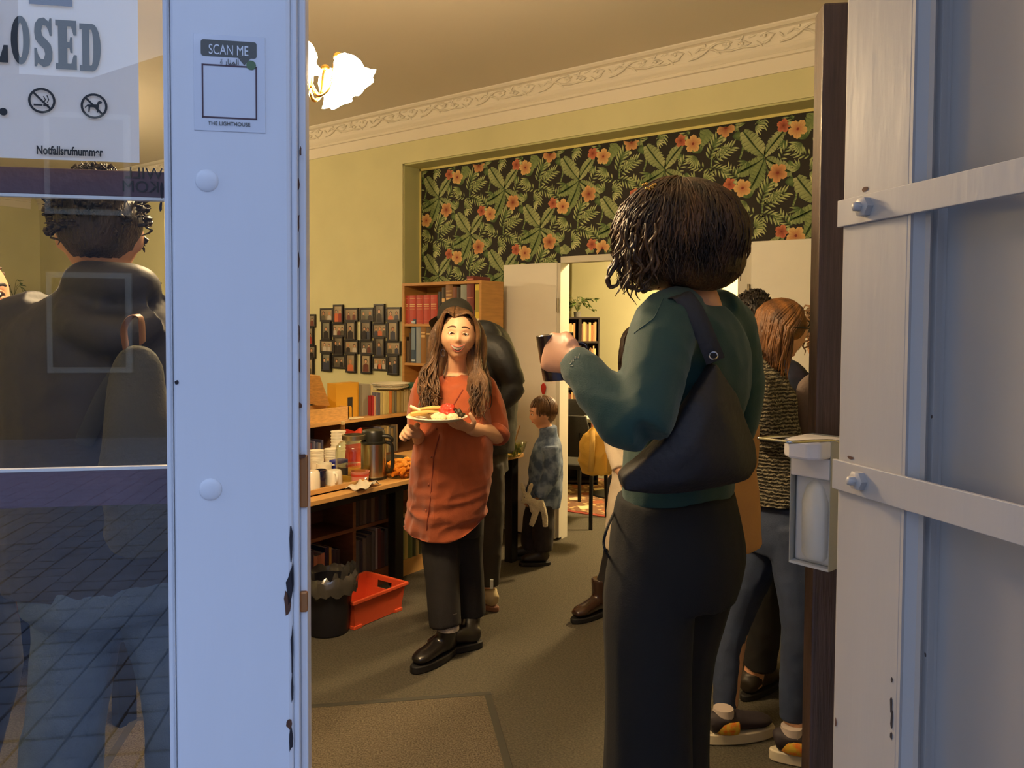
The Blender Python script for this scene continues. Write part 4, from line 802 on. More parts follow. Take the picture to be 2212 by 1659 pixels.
# photo collages on the wall ---------------------------------------
m_frame_b = M('collage_black', srgb(34, 30, 32), .4); m_photo = Mvc('photo_print', .35, .4); frnd = random.Random(11)
CELLS = [(0, 0, .118, .163, 1), (0, 1, 0, 0, 0)]
def collage(label, x0, zt, n_cols=3, seed=1):
    t = thing('photo_collage', label, 'picture frame', (x0, YW-.001, zt), 0, 'photo collages on the yellow wall'); rnd = random.Random(seed)
    for ci in range(3):
        z = -.03 if ci != 1 else 0
        for ri in range(4):
            land = (ri+ci) % 2 == 0; w, h = (.172, .120) if land else (.124, .168); cx = .083+.158*ci; dep = .014 if land else .022
            if z-h < -.60: h = .60+z
            f = MB(); bw = .016; fx = cx-w/2
            f.bx(fx, fx+w, -dep, 0, z-bw, z); f.bx(fx, fx+w, -dep, 0, z-h, z-h+bw); f.bx(fx, fx+bw, -dep, 0, z-h+bw, z-bw); f.bx(fx+w-bw, fx+w, -dep, 0, z-h+bw, z-bw)
            fr = f.build('frame_panel', m_frame_b, t, bevel=.002)
            p = MB(); x0_, x1_, z0_, z1_ = fx+bw, fx+w-bw, z-h+bw, z-bw; y = -dep+.005
            bgc = srgb(*rnd.choice([(150, 130, 104), (120, 104, 86), (88, 80, 70), (170, 150, 120), (110, 110, 96)])); p.add([(x0_, y, z0_), (x1_, y, z0_), (x1_, y, z1_), (x0_, y, z1_)], [(0, 1, 2, 3)], 0, [mixc(bgc, (.02, .02, .02), .4), bgc, mixc(bgc, (.5, .45, .35), .4), bgc])
            npp = rnd.choice([2, 2, 3]) if land else rnd.choice([1, 1, 2])
            for q in range(npp):
                px = x0_+(x1_-x0_)*(q+.5)/npp+rnd.uniform(-.008, .008); hr = rnd.uniform(.012, .017) if npp > 1 else rnd.uniform(.016, .022); hz_ = z0_+(z1_-z0_)*rnd.uniform(.58, .68)
                cl = srgb(*rnd.choice([(40, 34, 38), (190, 180, 170), (150, 60, 48), (60, 64, 84), (204, 110, 70), (90, 84, 70), (110, 60, 54)])); sk = srgb(*rnd.choice([(206, 156, 122), (190, 136, 104), (216, 170, 140)])); hc = srgb(*rnd.choice([(54, 38, 28), (96, 66, 40), (30, 26, 24), (170, 130, 80)]))
                e = hr*1.75; p.add([(max(x0_, px-e), y-.0004, z0_), (min(x1_, px+e), y-.0004, z0_), (min(x1_, px+e*.9), y-.0004, hz_-hr*1.5), (px, y-.0004, hz_-hr*.9), (max(x0_, px-e*.9), y-.0004, hz_-hr*1.5)], [(0, 1, 2, 3, 4)], 0, [cl]*5)
                for rr, cc, dz, yy in ((1.15, hc, .12, .0006), (.82, sk, -.08, .0009)): p.add([(px+hr*rr*.85*math.cos(a), y-yy, hz_+hr*dz+hr*rr*math.sin(a)) for a in np.linspace(0, 6.2832, 11)[:-1]], [tuple(range(10))], 0, [cc]*10)
            p.build('photo', m_photo, fr); z -= h-.004
    return t
collage('black multi photo frame, left one of the pair beside the bookcase', -5.41, 1.752, seed=2)
collage('black multi photo frame nearest the oak bookcase', -4.905, 1.752, seed=6)
collage('black multi photo frame, half hidden behind the door stile', -5.96, 1.70, seed=8)
# mat ---------------------------------------------------------------
mc = Gd(1060, 1497); mt = thing('door_mat', 'grey ribbed door mat with a dark rubber border', 'mat', (mc.x, mc.y, 0), R(225))
MB().bx(.03, 1.4, .03, .95, 0, .007).build('mat_pile', M('mat_pile', srgb(104, 95, 80), .95, var=.5, vs_=150, bump=1.2, bs=150, spec=.1), mt)
b = MB(); b.bx(0, 1.43, 0, .03, 0, .009); b.bx(0, 1.43, .95, .98, 0, .009); b.bx(0, .03, .03, .95, 0, .009); b.bx(1.4, 1.43, .03, .95, 0, .009); b.build('rubber_border', M('rubber', srgb(56, 54, 46), .8), mt, bevel=.003)
# red tag on the door leaf
p = PLN(1172, 840, 1, 4.70); b = MB(); b.prism([(.02*math.cos(t)*(1+.12*math.sin(3*t)), .042*math.sin(t)) for t in np.linspace(0, 6.283, 17)[:-1]], -.006, .006, Matrix.Rotation(R(90), 3, 'X'))
tg = thing('hanging_ornament', 'red padded ornament hanging on the white door leaf above the boy', 'ornament', (p.x, 4.712, p.z), 0); b.build('padded_body', M('red_felt', srgb(176, 40, 28), .7), tg, smooth=40, bevel=.003); MB().tube([(0, 0, .04), (0, .006, .075)], .0015, 6).build('string', m_white, tg)
# ---------------------------------------------------------------- back room
def pot_plant(label, loc, s, n, seed, vase):
    t = thing('potted_plant', label, 'plant', loc); r_ = random.Random(seed)
    MB().lathe([(0, 0), (.05*s, 0), (.06*s, .08*s), (.062*s, .085*s), (.056*s, .085*s), (.05*s, .01*s), (0, .01*s)], 18).build('pot', vase, t, smooth=40)
    st_ = MB(); lf = MB()
    for i in range(n):
        a = r_.random()*6.28; L = s*(.12+.16*r_.random()); dr = r_.uniform(-.25, .9); pts = [V((0, 0, .08*s)), V((math.cos(a)*L*.5, math.sin(a)*L*.5, .08*s+L*.9)), V((math.cos(a)*L*1.25, math.sin(a)*L*1.25, .08*s+L*(.8-dr*.8)))]
        st_.tube(catmull(pts, 4), .0025*s, 5)
        for k in range(3):
            q = pts[1].lerp(pts[2], .1+.45*k); d = V((math.cos(a+r_.uniform(-.8, .8)), math.sin(a+r_.uniform(-.8, .8)), r_.uniform(-.7, .2))).normalized(); sd = d.cross(UP).normalized(); l_ = s*r_.uniform(.07, .11)
            lf.add([q, q+d*l_*.35+sd*l_*.27+UP*.006, q+d*l_*.75+sd*l_*.17, q+d*l_-UP*.01, q+d*l_*.75-sd*l_*.17, q+d*l_*.35-sd*l_*.27+UP*.006, q+d*l_*.5-UP*.004], [(0, 1, 6), (1, 2, 6), (2, 3, 6), (3, 4, 6), (4, 5, 6), (5, 0, 6)])
    st_.build('stem', M('plant_stem', srgb(90, 100, 50), .6), t, smooth=60); o = lf.build('foliage', M('leaf_green', srgb(92, 118, 52), .5, var=.3, vs_=9), t); o['kind'] = 'stuff'
    return t
kz = 1.665; kc = Q(1253, 700, 7.55); kw = .575; cw_ = kw/3
ks = thing('bookcase', 'black cube bookcase filled with paperbacks in the back room', 'bookcase', (kc.x, kc.y, 0), YAW)      # local x to the right, -y is its open front
kx0 = -2*cw_
for i in range(4): MB().bx(kx0+i*cw_-(.0 if i == 0 else .014), kx0+i*cw_+(.014 if i < 3 else .0), 0, .2, 0, kz).build('upright', m_blackwood, ks)
rows5 = [.05, .28, .51, .74, .97, 1.20, 1.43]
for z in rows5+[kz]: MB().bx(kx0+.014, kx0+kw-.014, .002, .19, z-.02, z).build('shelf', m_blackwood, ks)
MB().bx(kx0, kx0+kw, .19, .20, 0, kz).build('back_panel', m_blackwood, ks)
krn = random.Random(21); bcs = [(222, 196, 130), (206, 172, 110), (196, 150, 96), (226, 206, 150), (176, 120, 76), (150, 80, 58), (214, 180, 126), (130, 96, 70)]
kR = Matrix.Rotation(YAW, 3, 'Z')
for ri, z in enumerate(rows5):
    if ri < 2: continue
    for side in range(3):
        bi = 0; x = kx0+side*cw_+.018; end = kx0+(side+1)*cw_-.016-.03*krn.random()
        while x < end-.02:
            w = krn.uniform(.012, .022); h = krn.uniform(.155, .19); c_ = krn.choice(bcs); o = MB().bx(0, w-.001, 0, .12, 0, h).build('paperback', cmat(c_), None); o.location = V((kc.x, kc.y, z))+kR @ V((x, .02, 0)); o.rotation_euler = (0, 0, YAW)
            tag(o, '%s paperback, %s in the %s column, shelf %s of the black bookcase' % (cname(c_), ORD[bi % 20], ['left', 'middle', 'right'][side], ['', '', 'three', 'four', 'five', 'six', 'seven'][ri]), 'book', 'paperbacks in the black bookcase'); x += w; bi += 1
pot_plant('trailing green plant in a pot on top of the black bookcase', tuple(V((kc.x, kc.y, kz))+Matrix.Rotation(YAW, 3, 'Z') @ V((-.02, .09, 0))), .62, 22, 3, M('grey_pot', srgb(120, 116, 104), .6))
m_seat = M('black_seat_fabric', srgb(44, 42, 34), .8, bump=.2, bs=200)
def chair(label, loc, rz):
    t = thing('visitor_chair', label, 'chair', loc, rz, 'visitor chairs in the back room')
    for s in (-1, 1):
        b = MB(); ctube(b, [(s*.24, -.22, 0), (s*.235, -.20, .30), (s*.235, -.17, .43), (s*.235, 0, .455), (s*.235, .17, .43), (s*.235, .2, .30), (s*.24, .22, 0)], [(.016, .011)]*7, 6, 10); b.build('leg_frame', m_blackmetal, t, smooth=60)
        b = MB(); ctube(b, [(s*.16, -.19, .46), (s*.16, -.23, .55), (s*.16, -.25, .75)], [.010]*3, 4, 8); b.build('back_strut', m_blackmetal, t, smooth=60)
    MB().bx(-.225, .225, -.2, .2, .005, .05).xf(Matrix.Translation((0, 0, .445))).build('seat', m_seat, t, bevel=.02, bseg=3)
    b = MB(); n = 8
    for i in range(n+1):
        for j in range(7):
            x = -.225+.45*i/n; z = .56+.32*j/6; w = .012*math.cos(j/6*3.14-1.57); y = -.245-.03*math.cos(x*6)+.03; b.v.append((x*(1-.12*max(0, j-4)/2), y, z)); b.c.append((1, 1, 1))
    for i in range(n):
        for j in range(6): b.f.append((i*7+j, (i+1)*7+j, (i+1)*7+j+1, i*7+j+1)); b.m.append(0)
    o = b.build('backrest', m_seat, t, smooth=180); q = o.modifiers.new('t', 'SOLIDIFY'); q.thickness = .03; q.offset = 0; q2 = o.modifiers.new('b', 'BEVEL'); q2.width = .008; q2.segments = 2
    return t
la = Gd(1263, 1147); c1 = V((la.x, la.y, 0))-V((.24, -.22, 0))
chair('black visitor chair with its back to the doorway', (c1.x-.02, c1.y+.0, 0), R(12))
chair('second black visitor chair facing it across the back room', (-3.75, 6.05, 0), R(195))
rt = thing('round_table', 'round table with a white top behind the visitor chairs', 'table', (-3.35, 6.35, 0)); 
MB().lathe([(0, .70), (.3, .70), (.305, .715), (.3, .73), (0, .73)], 36).build('tabletop', m_white, rt, smooth=40); MB().cyl((0, 0, .02), (0, 0, .7), .03, .03, 14).build('column', m_blackmetal, rt, smooth=40); MB().lathe([(0, .03), (.2, .02), (.22, 0), (0, 0)], 24).build('foot', m_blackmetal, rt, smooth=40)
cu_ = MB().ell((0, 0, .13), (.17, .06, .15), Euler((R(-25), 0, R(20))).to_matrix(), 18, 12); tag(cu_.build('cushion', M('olive_cushion', srgb(150, 146, 90), .85), None, smooth=180), 'pale olive cushion leaning on the round white table', 'cushion').location = (-3.36, 6.42, .715)
rg = thing('rug', 'oriental rug with a red border on the back room carpet', 'rug', (-3.1, 5.55, 0), R(3)); 
MB().bx(-1.5, .2, 0, 1.45, 0, .006).build('border', M('rug_red', srgb(140, 58, 40), .9, var=.2, vs_=50), rg); MB().bx(-1.45, .15, .05, 1.4, 0, .008).build('field', M('rug_field', srgb(196, 168, 110), .95, col2=srgb(120, 84, 56), vs_=16, kind='voronoi', sharp=(.2, .45)), rg)
b = MB()
for i in range(7):
    for k in range(5): b.add([(-1.35+i*.23+a*.07, .2+k*.25+c_*.08, .0085) for a, c_ in ((0, -1), (1, 0), (0, 1), (-1, 0))], [(0, 1, 2, 3)], (i+k) % 2)
o = b.build('medallion', [M('rug_rust', srgb(150, 84, 50), .95), M('rug_cream', srgb(222, 200, 150), .95)], rg); o['kind'] = 'stuff'
# yellow backpack on the chair
bq = Q(1292, 985, 5.55); bpk = thing('backpack', 'mustard yellow backpack leaning on the chair in the back room', 'backpack', (bq.x, bq.y, .5), YAW)
b = MB(); ctube(b, [(0, 0, 0), (0, .0, .1), (0, 0, .22), (0, 0, .30), (0, 0, .34)], [(.12, .08), (.145, .1), (.135, .09), (.09, .06), (.03, .03)], 5, 18, side=(1, 0, 0)); me = solid(b, .012, 4); fold(me, .012, 40, 3); mesh_obj('pack_body', me, M('mustard_canvas', srgb(206, 160, 60), .8, bump=.3, bs=120), bpk)
b = MB(); ctube(b, [(-.03, 0, .33), (-.02, 0, .375), (.02, 0, .375), (.03, 0, .33)], [.007]*4, 4, 8); b.build('carry_loop', M('mustard_canvas', (1, 1, 1)), bpk, smooth=60)
for s in (-.05, .06):
    b = MB(); ctube(b, [(s, -.06, .32), (s*1.1, -.115, .24), (s*1.2, -.12, .12), (s*1.3, -.09, .03)], [(.02, .008)]*4, 5, 8, side=(1, 0, 0)); b.build('shoulder_strap', M('mustard_strap', srgb(190, 150, 70), .8), bpk, smooth=60)
# far left: small bookcase and plant seen through the glass pane
q1 = Q(30, 660, 9.6); fb = thing('bookcase', 'wooden bookcase in the far left corner seen through the glass', 'bookcase', (q1.x, q1.y, 0), R(70))
ztop = PLN(30, 655, 1, q1.y).z
for x in (-.4, .38): MB().bx(x, x+.02, -.13, .13, 0, ztop).build('side_panel', m_oak, fb)
for z in (.05, .45, .85, 1.25, ztop-.02): MB().bx(-.38, .38, -.13, .12, z, z+.02).build('shelf', m_oak, fb)
MB().bx(-.4, .4, .12, .13, 0, ztop).build('back_panel', m_blackwood, fb)
pot_plant('small plant in a glass vase on the far left bookcase', (q1.x, q1.y, ztop), .9, 8, 5, Mglass('vase_glass', (.85, .9, .85), 1.45))
# hand sanitiser dispenser on the post ------------------------------
DD = 1.262; dq = Q(1748, 1100, DD); DS = thing('soap_dispenser', 'white and steel wall dispenser with a long arm lever, mounted on the dark post', 'dispenser', (dq.x, dq.y, Q(1752, 1225, DD).z), YAW)
hd_ = Q(1752, 948, DD).z-Q(1752, 1225, DD).z
# local frame: x to the camera's right, -y to the camera; the unit's front faces left
rz_ = Matrix.Rotation(R(40), 4, 'Z')
def dpart(mb, name, mat, **k): return mb.xf(rz_).build(name, mat, DS, **k)
m_dsteel = M('dispenser_steel', srgb(168, 164, 148), .4, 0); m_dwhite = M('dispenser_white', srgb(222, 214, 206), .35); m_dgrey = M('dispenser_grey', srgb(196, 194, 188), .4)
w_, d_ = .068, .070      # width across the front (local y), depth (local x from the front at -x)
dpart(MB().bx(-.0, d_, -w_/2-.0015, -w_/2, .0, hd_), 'side_plate', m_dsteel, bevel=.0006); dpart(MB().bx(0, d_, w_/2, w_/2+.0015, 0, hd_), 'side_plate', m_dsteel, bevel=.0006)
dpart(MB().bx(d_-.002, d_, -w_/2, w_/2, 0, hd_), 'back_plate', m_dsteel); dpart(MB().bx(0, d_-.002, -w_/2, w_/2, 0, .004), 'bottom_plate', m_dgrey)
dpart(MB().bx(.012, d_-.004, -w_/2+.002, w_/2-.002, .004, hd_*.7), 'inner_shell', m_dgrey, bevel=.004)
dpart(MB().bx(-.001, d_-.02, -w_/2, w_/2, hd_*.70, hd_*.86), 'collar', m_dwhite, bevel=.002)
bt_ = MB(); bt_.lathe([(0, .012), (.021, .012), (.026, .02), (.027, hd_*.5), (.02, hd_*.62), (.012, hd_*.68), (0, hd_*.68)], 24, (.024, -.004, 0)); dpart(bt_, 'bottle', M('bottle_white', srgb(214, 210, 196), .3), smooth=50)
ph = MB().prism([(-.045, -.02), (-.045, .012), (-.03, .03), (.05, .036), (.05, -.036), (-.03, -.034)], hd_*.865, hd_*.865+.03); dpart(ph, 'pump_head', m_dwhite, bevel=.004)
lv = MB()
for s in (-1, 1): lv.tube(catmull([V((.055, s*w_*.49, hd_*.90)), V((.02, s*w_*.49, hd_*.99)), V((-.045, s*w_*.46, hd_*1.02))], 5), .0024, 8)
lv.tube(catmull([V((-.045, -w_*.46, hd_*1.02)), V((-.105, -w_*.43, hd_*1.035)), V((-.112, -w_*.2, hd_*1.037)), V((-.112, w_*.2, hd_*1.037)), V((-.105, w_*.43, hd_*1.035)), V((-.045, w_*.46, hd_*1.02))], 5), .0026, 8)
dpart(lv, 'arm_lever', M('lever_steel', srgb(190, 186, 170), .2, 1), smooth=60)
# tall sideboard the two guests lean over, right
sp_ = Q(1800, 930, 3.85); sdb = thing('sideboard', 'tall sideboard with a beige top behind the dark post', 'sideboard', (sp_.x, sp_.y, 0), YAW)
MB().bx(-.14, .5, -.2, .2, 0, sp_.z-.02).build('carcass', m_blackwood, sdb, bevel=.003); MB().bx(-.16, .52, -.24, .22, sp_.z-.02, sp_.z+.02).build('worktop', M('beige_top', srgb(200, 178, 140), .6), sdb, bevel=.003)
for s in (.02, .26): fo = MB().bx(s-.12, s+.1, -.212, -.2, .1, sp_.z-.08).build('door', m_blackwood, sdb, bevel=.002); MB().ell((s+.07, -.218, sp_.z*.5), (.01, .008, .01), None, 10, 6).build('knob', m_gold2 if False else m_dsteel, fo, smooth=180)
# ================================================================ PEOPLE
def skin(n, c): return M('skin_'+n, srgb(*c), .5, var=.05, vs_=20, spec=.4)
SK1, SK2 = skin('warm', (222, 170, 132)), skin('rosy', (214, 158, 124))
m_eye = M('eye_white', srgb(232, 226, 216), .2); m_iris = M('iris_brown', srgb(52, 34, 24), .15); m_lash = M('lash_dark', srgb(34, 24, 20), .6)
m_lip = M('lip_rose', srgb(186, 104, 88), .4); m_mouth = M('mouth_dark', srgb(80, 28, 28), .5); m_teeth = M('teeth_white', srgb(240, 232, 214), .25)
def gs(x, m, s): return math.exp(-((x-m)/s)**2)
def sst(t): t = max(0, min(1, t)); return t*t*(3-2*t)
def head_local(s=1, smile=0, child=0, nu=72, nv=52):
    vs = []; a, b, c = .078, .093, .113
    for i in range(nv+1):
        ph = -math.pi/2+math.pi*i/nv
        for j in range(nu):
            th = 2*math.pi*j/nu; dx, dy, dz = math.sin(th)*math.cos(ph), math.cos(th)*math.cos(ph), math.sin(ph)
            x, y, z = a*dx, b*dy, c*dz; t = sst(-z/.114)
            if child: t *= .8
            x *= 1-.23*t
            if y > 0: y *= 1-.08*t; x *= 1-.05*t
            else: y *= (1-.45*t)*(1.06 if z > 0 else 1)
            if dy > 0:
                ax = abs(x); nh = 0
                if z < .014: nh = (.019-.006*child)*sst((.014-z)/.040) if z > -.027 else (.019-.006*child)*sst((z+.041)/.014)
                y += nh*math.exp(-(x/(.0075+.006*sst((.0-z)/.03)))**2)
                y += -.009*gs(ax, .031, .014)*gs(z, .003, .011)+.004*gs(ax, .03, .02)*gs(z, .025, .008)+(.003+.006*smile)*gs(ax, .040, .016)*gs(z, -.026, .016)
                y += .005*gs(x, 0, .022)*gs(z, -.053, .012)+.007*gs(x, 0, .02)*gs(z, -.097, .014)-.004*gs(x, 0, .022)*gs(z, -.075, .006)
                x *= 1+.10*smile*gs(z, -.045, .032)
            vs.append((x*s, y*s, z*s))
    fs = [(i*nu+j, i*nu+(j+1) % nu, (i+1)*nu+(j+1) % nu, (i+1)*nu+j) for i in range(nv) for j in range(nu)]
    return vs, fs
def frame(c, fwd, up):
    f = V(fwd).normalized(); u = V(up); u = (u-f*u.dot(f)).normalized(); r = f.cross(u)
    return Matrix(((r.x, f.x, u.x, c[0]), (r.y, f.y, u.y, c[1]), (r.z, f.z, u.z, c[2]), (0, 0, 0, 1)))
def add_head(mb, c, fwd, up, s=1, smile=0, child=0, ears=True):
    Mx = frame(c, fwd, up); vs, fs = head_local(s, smile, child); mb.add([Mx @ V(v) for v in vs], fs)
    if ears:
        for q in (-1, 1): mb.ell(Mx @ V((q*.074*s, -.012*s, -.010*s)), (.011*s, .019*s, .030*s), (Mx.to_3x3() @ Euler((R(-12), 0, R(-q*18))).to_matrix()), 12, 8)
    return Mx
def hand(mb, w, dirv, pn, side, s=1, curl=.5, tcurl=.4, spread=.12, cs=None, ts=.72):
    """w wrist, dirv towards the knuckles, pn palm normal (the way fingers close), side +1: thumb on dirv x pn side"""
    d = V(dirv).normalized(); p = V(pn); p = (p-d*p.dot(d)).normalized(); ax = d.cross(p)*side
    w = V(w); pl = .088*s
    ctube(mb, [w-d*.01*s, w+d*.03*s, w+d*pl*.75, w+d*pl], [(.026*s, .019*s), (.034*s, .016*s), (.040*s, .0145*s), (.038*s, .012*s)], 4, 14, side=ax)
    L = [.068, .076, .071, .056]
    for k in range(4):
        q = (1.5-k)*.0195*s; c_ = curl if cs is None else cs[k]
        pos = w+d*pl*.94+ax*q; dd = (d+ax*(1.5-k)*spread*.5).normalized(); pts = [pos-dd*.02*s, pos]; ang = 0; l = L[k]*s
        for seg, fr in enumerate((.46, .30, .24)):
            ang += c_*(1.0 if seg == 0 else 1.15); v = dd*math.cos(ang)+p*math.sin(ang); pos = pos+v*l*fr; pts.append(pos)
        mb.tube(catmull(pts, 3), [r*s for r in np.linspace(.0098, .0072, (len(pts)-1)*3+1)], 9)
    b0 = w+d*.022*s+ax*.026*s; v1 = (d*(.62+.4*(.72-ts))+ax*ts+p*.25).normalized(); v2 = (d*(.85)+ax*(.35-tcurl*.5)*ts/.72+p*(.2+tcurl)).normalized()
    mb.tube(catmull([b0-v1*.01*s, b0+v1*.034*s, b0+v1*.036*s+v2*.030*s, b0+v1*.036*s+v2*.056*s], 3), [r*s for r in (.0135, .0135, .013, .0125, .012, .0115, .011, .0098, .0082, .0075)], 9)
def limb(mb, *jr, k=5, n=14, side=None): ctube(mb, [j for j, r in jr], [r for j, r in jr], k, n, side)
class Person:
    def __init__(s, label, base): s.o = V((base[0], base[1], 0)); s.root = thing('person', label, 'person', s.o)
    def part(s, name, me, mats, parent=None, smooth=180):
        return mesh_obj(name, me, mats, parent or s.root, s.o, smooth)
    def mb(s, name, mb, mats, parent=None, smooth=60): return mb.build(name, mats, parent or s.root, smooth, org=s.o)
def face(P, body, Mx, s=1, smile=0, look=(0, 0), brow=None, eyes=(1, 1), mouth=True, hairc=None):
    me = body.data; co = co_of(me)+np.array(P.o); polys = [tuple(p.vertices) for p in me.polygons]
    bv = BVHTree.FromPolygons([V(c) for c in co], polys); f = Mx.to_3x3() @ V((0, 1, 0))
    def S(x, z, off=0):
        o = Mx @ V((x*s, .25*s, z*s)); h = bv.ray_cast(o, -f); q = h[0] if h[0] is not None else Mx @ V((x*s, .08*s, z*s)); return q+f*off*s
    for q, on in zip((-1, 1), eyes):
        if not on: continue
        ex, ez = q*.0315, .003; c = S(ex, ez, -.0062); R3 = Mx.to_3x3()
        P.mb('eye', MB().ell(c, (.0118*s,)*3, R3, 14, 10), m_eye, body, 180)
        ld = (f+R3 @ V((look[0], 0, look[1]))).normalized(); ic = c+ld*.0069*s
        P.mb('iris', MB().ell(ic, (.0064*s, .0064*s, .0064*s), R3, 12, 8), m_iris, body, 180)
        hgt = .0072-.0022*smile
        b = MB(); b.tube([S(ex+dx, ez+hgt*(1-(dx/.0155)**2)-.001, .0016) for dx in np.linspace(-.0145, .0145, 9)], [r*s for r in (.0008, .0013, .0016, .0018, .0018, .0018, .0016, .0013, .0008)], 6); P.mb('eyelash', b, m_lash, body)
        b = MB(); b.tube([S(ex+dx, ez+(hgt+.003)*(1-(dx/.017)**2)+.0005, .0002) for dx in np.linspace(-.015, .015, 9)], [r*s for r in (.001, .0024, .003, .0033, .0034, .0033, .003, .0024, .001)], 7); b.tube([S(ex+dx, ez-(.0052-.001*smile)*(1-(dx/.016)**2)-.0015, .0000) for dx in np.linspace(-.014, .014, 9)], [r*s for r in (.0008, .0018, .0024, .0026, .0026, .0026, .0024, .0018, .0008)], 7)
        P.mb('eyelid', b, MATS[me.materials[0].name], body)
        b = MB(); b.tube([S(q*(.013+.036*t), .025+.0065*math.sin(.5+t*2.5)+.004*smile-.002*t, .001) for t in np.linspace(0, 1, 8)], [(.0046*s*k, .0018*s) for k in (.7, .95, 1, 1, .95, .8, .6, .3)], 8, side=Mx.to_3x3() @ UP); P.mb('eyebrow', b, brow or m_lash, body)
    if not mouth: return S
    if smile:
        n = 14; MW = .0325; xs = np.linspace(-MW, MW, n+1)
        def up_(x): return -.0545+.0125*(x/MW)**2+.0012*gs(x, 0, .004)*-1
        def lo_(x): return -.0722+.0302*(abs(x)/MW)**2.2
        def patch(fa, fb, off, name, mat, m=4):
            b = MB(); b.v = []; 
            for x in xs:
                for j in range(m+1):
                    t = j/m; b.v.append(tuple(S(x, fa(x)*(1-t)+fb(x)*t, off))); b.c.append((1, 1, 1))
            for i in range(n):
                for j in range(m): b.f.append((i*(m+1)+j, (i+1)*(m+1)+j, (i+1)*(m+1)+j+1, i*(m+1)+j+1)); b.m.append(0)
            P.mb(name, b, mat, body, 180)
        patch(up_, lo_, .0010, 'mouth', m_mouth); patch(lambda x: up_(x)-.0004, lambda x: max(lo_(x), up_(x)-.0125*(1-(abs(x)/MW)**3)), .0030, 'teeth', m_teeth)
        b = MB(); b.tube([S(x, up_(x)+.0016, .0012) for x in xs], [(.0034*s*(1-.75*(abs(x)/MW)**3), .0026*s*(1-.6*(abs(x)/MW)**3)) for x in xs], 8, side=Mx.to_3x3() @ UP)
        b.tube([S(x, lo_(x)-.0014, .0014) for x in xs], [(.0042*s*(1-.8*(abs(x)/MW)**3), .0034*s*(1-.7*(abs(x)/MW)**3)) for x in xs], 8, side=Mx.to_3x3() @ UP); P.mb('lips', b, m_lip, body, 180)
    else:
        xs = np.linspace(-.022, .022, 9); b = MB()
        for dz, rr in ((-.0505, .003), (-.0565, .0038)): b.tube([S(x, dz+.001*(x/.022)**2, .0008) for x in xs], [(rr*s*(1-.8*(abs(x)/.022)**3), rr*.8*s*(1-.7*(abs(x)/.022)**3)) for x in xs], 7, side=Mx.to_3x3() @ UP)
        P.mb('lips', b, m_lip, body, 180)
    return S
def shoe(P, heel, toe, w, hgt, mats, shaft=0, ank=None, name='shoe', up=0, sole_h=.028, parts=None):
    """heel/toe ground points; shaft = boot height"""
    heel, toe = V(heel), V(toe); d = (toe-heel); L = d.length; d.normalize(); sd = d.cross(UP); h0 = sole_h
    b = MB(); pts = [heel+d*t*L+UP*(h0+z) for t, z in ((.02, .03), (.12, .036), (.35, hgt*.5), (.6, hgt*.38), (.82, hgt*.30), (.97, hgt*.24))]
    ctube(b, pts, [(w*.30, .03), (w*.40, .042), (w*.42, hgt*.52), (w*.46, hgt*.40), (w*.47, hgt*.32), (w*.28, hgt*.18)], 5, 16, side=sd)
    a = V(ank) if ank is not None else heel+d*.07+UP*.12
    base = heel+d*L*.22+UP*(h0+.035); top = V((a.x, a.y, 0))+UP*(shaft if shaft else hgt)
    ctube(b, [base, base.lerp(top, .5), top], [(w*.46, L*.20), (w*.48, L*.19), (w*.50, L*.19)], 4, 16, side=sd)
    me = solid(b, .009, 3); hem(me, lambda q: np.full(len(q), h0*.7)); up_o = P.part(name, me, mats[0])
    n = 20; pl = []
    for k in range(n):
        t = 2*math.pi*k/n; u = .5+.5*math.cos(t); ww = w*.46*(.86+.2*math.sin(u*2.6-.4)) ; q = heel+d*(-.012+(L+.024)*u)+sd*ww*math.sin(t)*abs(math.sin(t))**-.25 if abs(math.sin(t)) > 1e-6 else heel+d*(-.012+(L+.024)*u); pl.append((q.x, q.y))
    so = MB().prism(pl, .001, h0).build('sole', mats[1], up_o, 50, bevel=.005, org=P.o)
    return up_o
def strands(mb, paths, w0, n=5, tip=.25, fl=.6):
    for p, w in paths:
        k = len(p); r = [((w*(.55+.45*math.sin(math.pi*min(1, i/(k*.5))*.5))*(1-(1-tip)*max(0, (i/(k-1)-.55)/.45)**1.5)), 0) for i in range(k)]
        mb.tube(p, [(max(.0006, a[0]), max(.0006, a[0]*fl)) for a in r], n)
def M_hair(name, c, c2):
    m = M(name, srgb(*c), .42, col2=srgb(*c2), vs_=26, st=(1, 1, .35), bump=.5, bs=180, spec=.45, sharp=(.35, .75)); return m
PU = .72
def torso(mb, pts, side): ctube(mb, [p for p, r in pts], [r for p, r in pts], 6, 22, side=side)
